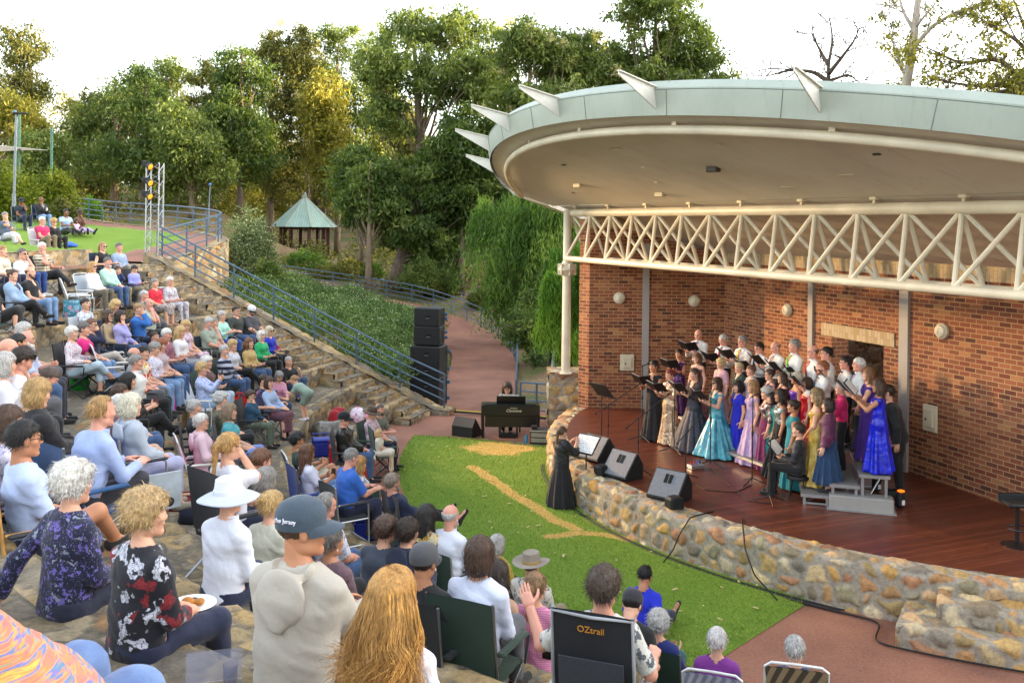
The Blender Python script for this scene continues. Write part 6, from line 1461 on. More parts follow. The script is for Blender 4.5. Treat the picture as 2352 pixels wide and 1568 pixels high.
  el, wr = ik(sh, tg, .285*S, .245*S, hint); J['sh%d' % i], J['el%d' % i], J['wr%d' % i] = sh, el, wr
  fd = wr-el; fd /= np.linalg.norm(fd); J['fd%d' % i] = fd
 return J
def torso(f, J, sp, infl=0.0, k=.05, upper=True, lower=True):
 S = J['S']; g = sp['build']; m = sp['sex'] == 'm'; u = J['u']; X = v3(1, 0, 0); fw = J['fw']; tw = sp.get('twist', 0); X = v3(math.cos(tw), math.sin(tw), 0); Y = np.cross(u, X); Y /= np.linalg.norm(Y); R = np.stack([X, Y, u], 1); sc = (1.42, 1.0, 1.0)
 pr, wr_, cr = (.108, .1, .118) if m else (.114, .092, .106)
 wr_ *= g; pr *= (1+g)/2
 if lower: f.cone(J['pel']-u*.03*S, J['wai'], pr*S, wr_*S, k, R, sc, infl=infl)
 else: f.cone(J['pel']+u*.06*S, J['wai'], pr*S, wr_*S, k, R, sc, infl=infl)
 if g > 1.12: f.ell(J['wai']-u*.02*S+fw*.06*S, np.array([.13, .11, .12])*S*g*.9+infl, .05, R)
 if upper:
  f.cone(J['wai'], J['che'], wr_*S, cr*S*(.7+.3*g), k, R, sc, infl=infl); f.cone(J['che'], J['nkb']-u*.05*S, cr*S*(.7+.3*g), .062*S, k, R, (1.5, 1, 1), infl=infl)
  if not m:
   for s in (-1, 1): f.ell(J['che']+X*s*.068*S+fw*.075*S-u*.015*S, np.array([.062, .055, .06])*S*(.6+.4*g)+infl, .03)
  for i in (0, 1): f.cone(J['nkb']-u*.015*S, J['sh%d' % i], .048*S, .05*S*(.6+.4*g), .045, infl=infl*.8)
def bounds(J, keys, pad):
 A = np.array([J[k] for k in keys]); return A.min(0)-pad, A.max(0)+pad
ALLK = ['pel', 'wai', 'che', 'nkb', 'hd']+[a+str(i) for a in ('sh', 'el', 'wr', 'hip', 'kn', 'an', 'toe') for i in (0, 1)]
def arm_cone(f, J, i, infl, sl, g, k=.03):
 S = J['S']; sh, el, wr = J['sh%d' % i], J['el%d' % i], J['wr%d' % i]; r = .7+.3*g
 infl = infl*.75
 if sl >= 1: f.cone(sh, el, .049*S*r, .04*S*r, k, infl=infl)
 else:
  e = sh+(el-sh)*sl; d = (el-sh)/np.linalg.norm(el-sh); f.cone(sh, e+d*.06, .052*S*r, .046*S*r, k, infl=infl+.006, cut=[(e, d)])
 if sl > 1:
  e = el+(wr-el)*min(1, sl-1); d = (wr-el)/np.linalg.norm(wr-el); f.cone(el, e+d*.05, .041*S*r, .03*S*r, k, infl=infl, cut=[(e, d)])
def leg_cone(f, J, i, infl, ll, g, k=.04, flare=0):
 S = J['S']; hip, kn, an = J['hip%d' % i], J['kn%d' % i], J['an%d' % i]; r = .65+.35*g
 if ll >= 1: f.cone(hip, kn, .086*S*r, .058*S*r, k, infl=infl)
 else: e = hip+(kn-hip)*ll; d = (kn-hip)/np.linalg.norm(kn-hip); f.cone(hip, e+d*.08, .088*S*r, .066*S*r, k, infl=infl+.012, cut=[(e, d)])
 if ll > 1: e = kn+(an-kn)*min(1, ll-1); d = (an-kn)/np.linalg.norm(an-kn); f.cone(kn, e+d*.06, .058*S*r, (.042+flare)*S*r, k, infl=infl, cut=[(e, d)])
def wrinkle(f, amp, seed, sc=14):
 b = np.abs(f.f) < .03; idx = np.argwhere(b)
 if len(idx) == 0 or amp <= 0: return
 P = f.lo+idx*f.h; wq = vnoise(P*6, seed+7)*1.6; Q_ = np.stack([P[:, 0]*sc*.45+wq, P[:, 1]*sc*.45, P[:, 2]*sc*1.3+P[:, 0]*sc*.8+wq*1.5], -1); n = vnoise(Q_, seed)+.5*np.abs(2*vnoise(Q_*1.9+4, seed+1)-1); f.f[b] -= (amp*(n-.75)*2).astype(np.float32)
def netobj(f, name, mat, parent):
 V, F = f.net()
 if len(F) == 0: return None
 return link(name, mk_mesh(name, V, [(F, 0)], [mat], True), parent)
def strands_on(V, F, n, ln, wd, seed, flow, jit=.35, lift=.25):
 rs = np.random.RandomState(seed); N = vnormals(V, F); i = rs.randint(0, len(V), n); p = V[i]; nn = N[i]
 d = flow(p)+nn*lift+rs.randn(n, 3)*jit; d -= nn*np.minimum(0, (d*nn).sum(1))[:, None]; d /= np.linalg.norm(d, axis=1)[:, None]
 sd = np.cross(d, nn+rs.randn(n, 3)*.2); sd /= np.linalg.norm(sd, axis=1)[:, None]+1e-9; L = ln*(.5+rs.rand(n))[:, None]
 mid = p+d*L*.5+nn*L*.08; tip = p+d*L+v3(0, 0, -.12)*L
 VV = np.stack([p-sd*wd, p+sd*wd, mid+sd*wd*.8, mid-sd*wd*.8, tip], 1).reshape(-1, 3); b = np.arange(n)[:, None]*5
 return VV, b+np.array([[0, 1, 2, 3]]), b+np.array([[3, 2, 4]])
PEOPLE = {}
def person(key, label, loc, rotz, sex='f', h=1.66, build=1.0, pose='sit', seat=.42, lean=-6, legs='chair', arms='lap', hair='bob', hcol='grey', skin='fair', top=None, sleeve=.5, bottom=None, ll=2, shoe='#222222', lod=1, group=None,
           gown=None, hat=None, glasses=None, beard=None, neck='crew', scarf=None, hood=False, tie=None, jacket=None, earring=False, hsc=1.02, bow=False, cape=None, seed=None, **kw):
 sp = dict(sex=sex, h=h, build=build, pose=pose, seat=seat, lean=lean, legs=legs, arms=arms, **kw); J = skeleton(sp); S = J['S']; g = build
 sd = seed if seed is not None else (sum(map(ord, key))*31) % 9973; hb = (.0145, .021, .026)[lod]; hg = (.0115, .017, .0215)[lod]; sm = skin_mat(SKIN[skin])
 lo, hi = bounds(J, ALLK, .13); f = Fld(lo, hi, hb); torso(f, J, sp, 0)
 for i in (0, 1): arm_cone(f, J, i, 0, 2, g); leg_cone(f, J, i, 0, 2, g); f.cone(J['an%d' % i]+v3(0, -.03, -.03)*S, J['toe%d' % i], .036*S, .028*S, .03)
 hR = J['hR']; hs = S*hsc if h > 1.3 else S*hsc*1.25
 f.cone(J['nkb']-J['u']*.04*S, J['hd']+hR@v3(0, -.03, -.06)*hs, .056*S*(1.05 if sex == 'm' else .92), (.054 if sex == 'm' else .047)*S, .035); f.cone(J['hd']+hR@v3(0, -.02, -.04)*hs, J['hd'], .05, .05, .02)
 V, F = f.net(); Vs = [V]; polys = [(F, 0)]; off = len(V)
 hv, hf, hm = head_tpl(sex, lod); Vs.append(hv*hs@hR.T+J['hd']); polys.append((hf+off, hm)); off += len(hv)
 for i, s in enumerate((-1, 1)):
  arm = arms[i] if isinstance(arms, (tuple, list)) else arms; ps = 'grip' if arm in ('hold', 'phone', 'drink', 'high', 'rest', 'low') else ('flat' if arm == 'back' else 'relax')
  dv, df = hand_tpl(ps, lod); dv = dv*S*1.03; fd = J['fd%d' % i]
  y = fd; pr = {'chin': v3(-s*.3, -1, .1), 'mouth': v3(-s, -.6, .0), 'hold': v3(-s*.3, .2, 1), 'high': v3(-s*.3, .2, 1), 'low': v3(-s*.3, .2, 1), 'phone': v3(-s*.6, .1, .4), 'drink': v3(-s, .2, .1), 'down': v3(-s, 0, 0), 'back': v3(0, 0, -1), 'conduct': v3(-s*.8, .2, -.3)}.get(arm, v3(-s*.45, 0, -1))
  palm = pr-y*(pr@y); palm /= np.linalg.norm(palm); x = np.cross(y, -palm); Rh = np.stack([x, y, -palm], 1)
  if s > 0: dv = dv*np.array([-1, 1, 1]); df = df[:, ::-1]
  Vs.append(dv@Rh.T+J['wr%d' % i]-fd*.012*S); polys.append((df+off, 0)); off += len(dv); J['hand%d' % i] = J['wr%d' % i]+fd*.09*S+palm*.02
 me = mk_mesh('person', np.concatenate(Vs), polys, [sm, LIP, EYEW, EYED], True)
 o = link('person', me, None, loc, rotz); tag(o, label, 'person', group)
 Hm = lambda v: v*hs@hR.T+J['hd']
 if hair:
  rv, rf = hair_tpl(hair, lod, sd % 3)
  if hat: rf = rf[(rv[rf][:, :, 2] < .05).all(1)]
  hm_ = hair_mat(HC_.get(hcol, hcol)); RV = rv
  pl = [(rf, 0)]
  if (lod < 2 and hair not in ('bald',) and not hat) and not (lod == 0 and hair.startswith('long')):
   n = (1500, 500, 400)[lod]; curly = hair in ('curly', 'pixie', 'mop', 'longwavy')
   fl = (lambda p: np.stack([p[:, 0]*4, -.3+p[:, 1]*3, -.6+0*p[:, 0]], -1)) if not hair.startswith('long') else (lambda p: np.stack([p[:, 0]*1.5, -.15+p[:, 1], -1.5+0*p[:, 0]], -1))
   sv, s4, s3 = strands_on(rv, rf, n if not hair.startswith('long') else n*2, .035 if not hair.startswith('long') else .08, .0011+.0006*lod, sd, fl, .45 if curly else .16, .3 if curly else .05)
   RV = np.concatenate([rv, sv]); tn = np.random.RandomState(sd).randint(0, 3, len(s4)); pl += [(s4+len(rv), tn), (s3+len(rv), tn)]
  if hair in ('longwavy', 'long') and lod == 0:
   rs = np.random.RandomState(sd); n = 3600; a = rs.uniform(.9, 2*PI-.9, n); el_ = rs.uniform(.15, 1.45, n); az = PI/2+a
   e = np.stack([np.cos(az)*np.cos(el_), np.sin(az)*np.cos(el_), np.sin(el_)], -1); eq = np.stack([np.cos(az), np.sin(az), 0*az], -1)
   p0 = e*v3(.088, .108, .1)+v3(0, -.014, .036); L = (.17+.2*rs.rand(n)) if hair == 'longwavy' else .3+.1*rs.rand(n); cl = np.where(eq[:, 1] > .2, .2, eq[:, 1])
   p1 = np.stack([eq[:, 0]*.122, cl*.128-.02, -.03+0*a], -1); p2 = np.stack([eq[:, 0]*.14, np.minimum(cl*.14-.05, .04), -.2+0*a], -1)+rs.randn(n, 3)*.02; p3 = np.stack([eq[:, 0]*.15, np.minimum(cl*.15-.07, .03), -.05-L], -1)+rs.randn(n, 3)*.03
   t = np.linspace(0, 1, 18)[None, :, None]; Pm = p0[:, None]*(1-t)**3+3*p1[:, None]*1.05*t*(1-t)**2+3*p2[:, None]*t*t*(1-t)+p3[:, None]*t**3
   cl_ = np.clip(((a-.9)/(2*PI-1.8)*26+rs.randn(n)*.8).astype(int), 0, 25); ph = rs.rand(26)[cl_]*6.28; Pm = Pm+(rs.randn(26, 3)*v3(.03, .02, .05))[cl_][:, None]*t*t; wv = (.04*t*t*np.sin(t*15+ph[:, None, None])*(hair == 'longwavy'))
   Pm = Pm+wv*np.stack([-eq[:, 1], eq[:, 0], 0*a], -1)[:, None]+wv*.6*eq[:, None]*np.cos(t*11); tg_ = np.gradient(Pm, axis=1); sd_ = np.cross(tg_, eq[:, None]+rs.randn(n, 1, 3)*.4); sd_ /= np.linalg.norm(sd_, axis=2)[..., None]+1e-9
   wd = .0015*(1-.6*t); A_, B_ = Pm-sd_*wd, Pm+sd_*wd; sv = np.stack([A_, B_], 2).reshape(-1, 3); b0 = (np.arange(n)[:, None]*36+np.arange(17)[None]*2).reshape(-1, 1)
   pl.append((b0+np.array([[0, 1, 3, 2]])+len(RV), np.repeat(rs.choice([0, 0, 1, 2], 26)[cl_]*(rs.rand(n) < .8), 17).astype(int))); RV = np.concatenate([RV, sv])
  link('hair', mk_mesh('hair', Hm(RV), pl, [hm_, hair_mat(HC_.get(hcol, hcol), 1.7), hair_mat(HC_.get(hcol, hcol), .62)], True), o)
 if beard:
  bv, bf = beard_tpl(lod, beard[1]); link('beard', mk_mesh('beard', Hm(bv), [(bf, 0)], [hair_mat(HC_.get(beard[0], beard[0]))], True), o)
 def hobj(mb, name, mat, smooth='auto', par=None):
  for v in mb.v: v[:] = Hm(v)
  return mb.obj(name, mat, par or o, smooth=smooth)
 if hat:
  kind, hc1 = hat[0], hat[1]; hm_ = cloth('plain', hc1)
  if kind == 'cap':
   q = -1 if len(hat) > 2 and hat[2] == 'back' else 1
   mb = MB(); mb.lathe([(.1, .0), (.105, .04), (.1, .075), (.078, .108), (.04, .128), (.0001, .134)], (0, -.012, .01), 20, sx=.92, sy=1.1); ho = hobj(mb, 'hat', hm_)
   mb = MB(); P_ = [[(.094*math.sin(a)*(1-.08*k), -.012+q*(.106*math.cos(a)+k*.088*max(0, math.cos(a))**.6), .022-.022*k*k-.018*abs(math.sin(a))**2*k) for a in np.linspace(-1.5, 1.5, 15)] for k in (-.06, .35, .7, 1.0)]
   mb.grid(P_); mb.grid(np.array(P_)-np.array([0, 0, .006]), flip=True); hobj(mb, 'hat_brim', cloth('plain', hat[3] if len(hat) > 3 else hc1), True, ho)
   mb = MB(); mb.ell((0, -.012, .135), (.009, .009, .006)); hobj(mb, 'hat_button', hm_, 'auto', ho)
  else:
   ch, br, dip = dict(fedora=(.115, .105, .02), sun=(.112, .115, .012), bush=(.11, .09, .015))[kind]
   mb = MB(); mb.lathe([(.1, .03), (.098, .07), (.09, .03+ch*.9), (.07, .03+ch), (.03, .03+ch-dip), (.0001, .03+ch-dip*1.2)], (0, -.012, 0), 24, sx=.92, sy=1.1); ho = hobj(mb, 'hat', hm_)
   mb = MB(); a_ = np.linspace(0, 2*PI, 33)
   P_ = [[((.097+br*k)*math.cos(a)*.95, -.012+(.097+br*k)*math.sin(a)*1.08, .032-.035*k*k*(1 if kind != 'fedora' else .3)+(.03*k*k*abs(math.cos(a)) if kind == 'fedora' else 0)+.006*math.sin(a*3)*k) for a in a_] for k in (0, .35, .7, 1)]
   mb.grid(P_, flip=True); mb.grid(np.array(P_)-np.array([0, 0, .005])); hobj(mb, 'hat_brim', cloth('plain', hat[3] if len(hat) > 3 else hc1), True, ho)
   mb = MB(); mb.lathe([(.1045, .03), (.1035, .06), (.1, .062)], (0, -.012, 0), 24, sx=.92, sy=1.1); hobj(mb, 'hat_band', cloth('plain', hat[2] if len(hat) > 2 and hat[2] else '#6b5a44'), 'auto', ho)
 if glasses:
  gm = M('spectacle frame', '#22201f' if glasses != 'wire' else '#8a7a60', .3); mb = MB()
  for s in (-1, 1):
   c_ = [(s*.033+.024*math.cos(a), .098-.004*abs(math.cos(a)), .0+.019*math.sin(a)) for a in np.linspace(0, 2*PI, 13)[:-1]]
   mb.tube(c_, .0022 if lod < 2 else .0035, 5, closed=True); mb.tube([(s*.057, .094, .004), (s*.08, .02, .008), (s*.082, -.02, -.002)], .0022 if lod < 2 else .0035, 5)
  mb.tube([(-.01, .1, .003), (.01, .1, .003)], .0022, 5); go = hobj(mb, 'glasses', gm)
  if glasses == 'sun':
   mb = MB()
   for s in (-1, 1): mb.ell((s*.033, .0985, 0), (.024, .004, .02), 12)
   hobj(mb, 'lens', M('dark lens', '#111014', .12), True, go)
 if earring:
  for s in (-1, 1): mb = MB(); mb.ell((s*.083, -.008, -.05), (.006, .006, .009), 8); hobj(mb, 'earring', M('pearl', '#e8e0d0', .2), True)
 def tcut(ff, hem, neck_r=.078, vn=0, top_cut=None):
  x, y, z = ff.P((slice(None),)*3); a = J['nkb']-J['u']*.005*S+J['fw']*.012; b = J['hd']; d = b-a; t = np.clip(((x-a[0])*d[0]+(y-a[1])*d[1]+(z-a[2])*d[2])/(d@d), 0, 3)
  nr = np.sqrt((x-a[0]-d[0]*t)**2+(y-a[1]-d[1]*t)**2+(z-a[2]-d[2]*t)**2); ff.f[:] = np.maximum(ff.f, neck_r*S-nr)
  if vn:
   c = J['nkb']+J['fw']*.12*S-J['u']*.05*S; ff.f[:] = np.maximum(ff.f, vn*S-np.sqrt(((x-c[0])*1.25)**2+((y-c[1])*.6)**2+((z-c[2])*.8)**2))
  h0 = J['pel']+J['u']*hem*S; u = J['u']; ff.f[:] = np.maximum(ff.f, -((x-h0[0])*u[0]+(y-h0[1])*u[1]+(z-h0[2])*u[2]))
  if top_cut is not None: h0 = J['pel']+u*top_cut*S; ff.f[:] = np.maximum(ff.f, (x-h0[0])*u[0]+(y-h0[1])*u[1]+(z-h0[2])*u[2])
 UK = ['pel', 'wai', 'che', 'nkb', 'sh0', 'sh1', 'el0', 'el1', 'wr0', 'wr1']
 wamp = (.0065, .006, .005)[lod]
 def upper(name, mat, sl, infl, hem, neck_r=.078, vn=0, top_cut=None, amp=1, hood_=False, lower=True, sc=14):
  lo, hi = bounds(J, UK, .22 if hood_ else .16); ff = Fld(lo, hi, hg); torso(ff, J, sp, infl, .05, True, lower)
  if sl > 0:
   for i in (0, 1): arm_cone(ff, J, i, infl, sl, g)
  wrinkle(ff, wamp*amp, sd, sc); tcut(ff, hem, neck_r, vn, top_cut); return netobj(ff, name, mat, o)
 sit = pose in ('sit',)
 if top:
  nm = {'shirt': 'shirt'}.get('shirt'); upper(kw.get('topname', 'shirt'), top, sleeve, .017 if not hood else .026, (-.08 if sit else -.13) if not kw.get('tuck') else .03, .074 if neck == 'crew' else .07, .0 if neck == 'crew' else .055, hood_=hood, amp=.7 if hood else 1)
  if neck in ('collar', 'tie') and lod < 2 or tie:
   lo, hi = J['nkb']-.13*S, J['nkb']+.13*S; ff = Fld(lo, hi, hg*.75); a = J['nkb']-J['u']*.0+J['fw']*.014; b = a+(J['hd']-a)*.42
   ff.cone(a, b, .073*S, .066*S, .01); x, y, z = ff.P((slice(None),)*3); d = (b-a)/np.linalg.norm(b-a); tt = (x-a[0])*d[0]+(y-a[1])*d[1]+(z-a[2])*d[2]
   rr = np.sqrt(np.maximum(0, (x-a[0])**2+(y-a[1])**2+(z-a[2])**2-tt**2)); ff.f[:] = np.maximum(np.maximum(ff.f, .055*S-rr), np.abs(tt-.02*S)-.026*S); netobj(ff, 'collar', top, o)
 if hood:
  lo, hi = J['nkb']-.32*S, J['nkb']+.22*S; ff = Fld(lo, hi, hg*.9); R_ = np.stack([v3(1, 0, 0), J['fw'], J['u']], 1); n0 = J['nkb']+J['u']*.0; P3 = [n0+R_@v3(q*x, y, z)*S for q in (-1, 1) for x, y, z in ((.06, .09, -.045), (.08, .02, -.012), (.072, -.06, .006), (0, -.1, -.008))]
  for q in (0, 4):
   for k in range(3): ff.cone(P3[q+k], P3[q+k+1], (.026, .032, .036)[k]*S, (.032, .036, .04)[k]*S, .03)
  ff.ell(n0+R_@v3(0, -.135, -.1)*S, np.array([.13, .034, .12])*S, .05, R_); ff.cone(n0+R_@v3(0, -.14, -.12)*S, n0+R_@v3(0, -.155, -.215)*S, .05*S, .022*S, .04, R_, (1.3, .7, 1)); ff.ell(n0+R_@v3(0, -.075, .03)*S, np.array([.085, .06, .06])*S, .02, R_, sub=True)
  wrinkle(ff, wamp*.4, sd+3); netobj(ff, 'hood', top, o)
 if jacket: upper('jacket', jacket[0], jacket[1], .034, -.12 if sit else jacket[2], .088, .1)
 if tie:
  mb = MB(); q = J['nkb']+J['fw']*.085*S-J['u']*.03*S; pts = []
  for k_ in np.linspace(0, 1, 7):
   c_ = J['nkb']*(1-k_)+(J['wai']+J['u']*.02)*k_; yy = c_+J['fw']*((.078 if k_ < .1 else .145+(.02*(g-1)))*S+.018*math.sin(k_*PI)); w_ = (.018+.022*k_)*S; pts.append([yy-v3(w_, 0, 0), yy+v3(w_, 0, 0)])
  A = np.array(pts); mb.grid(A); mb.grid(A-J['fw']*.012, flip=True); mb.ell(tuple(A[0].mean(0)), (.02*S, .014*S, .022*S)); mb.obj('tie', cloth('satin', tie, tie), o, smooth=True)
 if bow:
  q = J['nkb']+J['fw']*.085*S+J['u']*.0; mb = MB()
  for s in (-1, 1): mb.plate([q, q+v3(s*.05, 0, .022), q+v3(s*.05, 0, -.022)], .014)
  mb.obj('bow_tie', cloth('plain', '#151515'), o)
 if bottom:
  lo, hi = bounds(J, ['pel', 'wai', 'hip0', 'hip1', 'kn0', 'kn1', 'an0', 'an1'], .2); ff = Fld(lo, hi, hg*1.1); sk = kw.get('skirt')
  torso(ff, J, sp, .011, .05, False, True)
  if sk and sit:
   for i in (0, 1): leg_cone(ff, J, i, .03, 1, g)
   km = (J['kn0']+J['kn1'])/2; am = (J['an0']+J['an1'])/2; e = km+(am-km)*sk; d = (am-km)/np.linalg.norm(am-km); hm2 = (J['hip0']+J['hip1'])/2
   ff.cone(hm2, km, .1*S, .085*S, .06, np.eye(3), (1.7, 1, 1)); ff.cone(km, e+d*.1, .085*S, .1*S, .05, np.eye(3), (1.6, 1, 1), cut=[(e, d)])
  elif sk:
   ff.cone(J['pel'], v3(0, .0, max(.06, .93*S*(1-sk)-.05)), .12*S, .17*S, .06, np.eye(3), (1.25, 1, 1), cut=[(v3(0, 0, .93*S*(1-sk)+.02), v3(0, 0, -1))])
  else:
   for i in (0, 1): leg_cone(ff, J, i, .013, ll, g, flare=kw.get('flare', 0))
  wrinkle(ff, wamp*.9, sd+5)
  h0 = J['pel']+J['u']*(.03 if sit and not kw.get('tuck') else .14)*S; u = J['u']; x, y, z = ff.P((slice(None),)*3); ff.f[:] = np.maximum(ff.f, (x-h0[0])*u[0]+(y-h0[1])*u[1]+(z-h0[2])*u[2]-2.5*np.maximum(0, y-h0[1]-.06))
  netobj(ff, 'skirt' if sk else ('shorts' if ll < 1.3 else 'trousers'), bottom, o)
 if gown:
  mat = gown['m']; st = gown.get('style', 'strap'); rh = gown.get('hem', .3)*S; n_ = gown.get('folds', 9); amp = gown.get('amp', .02); zb = gown.get('zb', .02); m2 = gown.get('m2', mat); split = m2 is not mat
  tc = {'strapless': .40, 'strap': .455, 'halter': .49, 'sleeve': None, 'cape': None, 'one': .47}[st]
  def skirt(ff):
   x, y, z = ff.P((slice(None),)*3); zw = J['wai'][2]; k_ = np.clip((zw-z)/(zw-zb), 0, 1); cx = J['wai'][0]*(1-k_); cy = J['wai'][1]*(1-k_)+.0*k_
   r0 = np.where(k_ < .24, .1*S*g+(.152*S*(.5+.5*g)-.1*S*g)*np.sin(np.clip(k_/.24, 0, 1)*PI/2), .152*S*(.5+.5*g)+(rh-.152*S)*np.clip((k_-.24)/.76, 0, 1)**gown.get('pw', 1.2))
   th = np.arctan2(y-cy, (x-cx)/1.12); rip = amp*k_**.8*(np.sin(n_*th+sd)+.5*np.sin((n_*2+1)*th+2.2*sd+z*3)); d = (np.sqrt(((x-cx)/1.14)**2+(y-cy)**2)-r0-rip)*.85
   d = np.maximum(np.maximum(d, zb-z), z-zw-.05); h_ = np.maximum(.05-np.abs(ff.f-d), 0)/.05; ff.f[:] = np.minimum(ff.f, d)-h_*h_*.05*.25
  lo, hi = bounds(J, UK+['an0', 'an1'], .16); lo[:2] = np.minimum(lo[:2], -rh*1.25-.06); hi[:2] = np.maximum(hi[:2], rh*1.25+.06)
  if split:
   upper('bodice', mat, gown.get('sl', 0), .013, .08, .075, .06, tc); ff = Fld(lo, hi, hg*1.1); torso(ff, J, sp, .016, .05, False); skirt(ff); h0 = J['wai'][2]+.02; x, y, z = ff.P((slice(None),)*3); ff.f[:] = np.maximum(ff.f, z-h0); wrinkle(ff, wamp*.6, sd); netobj(ff, 'skirt', m2, o)
  else:
   ff = Fld(lo, hi, hg*1.1); torso(ff, J, sp, .013)
   if gown.get('sl', 0):
    for i in (0, 1): arm_cone(ff, J, i, .014, gown['sl'], g)
   skirt(ff); wrinkle(ff, wamp*.6, sd); x, y, z = ff.P((slice(None),)*3); keep = ff.f.copy(); tcut(ff, -2, .07, .075 if st in ('halter', 'strap') else .05, tc); netobj(ff, 'gown', mat, o)
  if st in ('halter', 'strap', 'one'):
   for i, s in enumerate((-1, 1)):
    if st == 'one' and s < 0: continue
    a = J['che']+v3(s*.06, 0, 0)*S+J['fw']*.115*S+J['u']*.05*S; b = J['nkb']+v3(s*(.05 if st == 'halter' else .09), -.0, .0)*S+J['u']*.015*S; c_ = J['che']+v3(s*.08, 0, 0)*S-J['fw']*.115*S+J['u']*.04*S
    mb = MB(); mb.tube([a, (a+b)/2+J['fw']*.02, b, (b+c_)/2-J['fw']*.02, c_], .013*S, 6); mb.obj('strap', mat, o, smooth=True)
  if gown.get('belt'): mb = MB(); w_ = J['wai']; mb.lathe([(.118*S*g, -.02), (.12*S*g, .02)], tuple(w_+v3(0, 0, .0)), 24, sx=1.42); mb.obj('belt', gown['belt'], o, smooth='auto')
 if cape:
  lo, hi = bounds(J, UK, .2); ff = Fld(lo, hi, hg); torso(ff, J, sp, .03, .05, True, False)
  for i in (0, 1): ff.cone(J['sh%d' % i], J['el%d' % i]+v3(0, 0, -.02), .07*S, .085*S, .06); ff.cone(J['el%d' % i]+v3(0, 0, -.02), J['el%d' % i]*.35+J['wr%d' % i]*.65+v3(0, 0, -.08*cape[1]), .085*S, .1*S, .06)
  if cape[1] > 2: ff.cone(J['che'], J['pel']*.45+(J['kn0']+J['kn1'])*.275+v3(0, 0, .05), .16*S, .19*S, .08, np.eye(3), (1.35, 1, 1)); ff.cone(J['sh1']+v3(.02, 0, 0), J['kn1']*.6+J['hip1']*.4+v3(.1, 0, .02), .1*S, .12*S, .08)
  wrinkle(ff, wamp*1.5, sd, 18); tcut(ff, .1-.12*cape[1], .08, .05); netobj(ff, 'shawl', cape[0], o)
 if scarf:
  mb = MB(); q = J['nkb']+J['u']*.02; mb.tube([q+v3(.085*math.cos(a), .085*math.sin(a)+.01, .012*math.sin(a*2)) for a in np.linspace(0, 2*PI, 16)[:-1]], .03*S, 8, closed=True); mb.obj('scarf', scarf, o, smooth=True)
 if shoe:
  bare = shoe == 'skin'
  if not bare:
   for i in (0, 1):
    a, t_ = J['an%d' % i], J['toe%d' % i]; d = (t_-a); ff = Fld(np.minimum(a, t_)-.12, np.maximum(a, t_)+.12, hg*.85); up_ = v3(0, 0, 1)
    ff.cone(a+v3(0, -.035, -.045)*S, t_+v3(0, .02, .0)*S, .044*S, .034*S, .02); ff.cone(a, a+v3(0, -.01, -.05)*S, .043*S, .045*S, .03)
    if pose in ('stand', 'bend') or legs in ('chair',):
     fl = a[2]-.085*S; x, y, z = ff.P((slice(None),)*3); ff.f[:] = np.maximum(ff.f, fl-z)
    netobj(ff, 'shoe', cloth('plain', shoe) if not isinstance(shoe, bpy.types.Material) else shoe, o)
 J['o'] = o; PEOPLE[key] = J; return o, J
def wpos(o, p): return Vector(o.location)+Matrix.Rotation(o.rotation_euler.z, 3, 'Z') @ Vector(p)
def floor_at(x, y):
 r = math.hypot(x-CX, y-CY)
 if r < TR0: return .03 if r < 14.9 else 0.0
 if r < 26.15: return TZD*(min(int((r-TR0)/TRD), 8)+1)
 return lawn_upper(x, y)
WOODT = M('bamboo chair frame', '#b88a4a', .5)
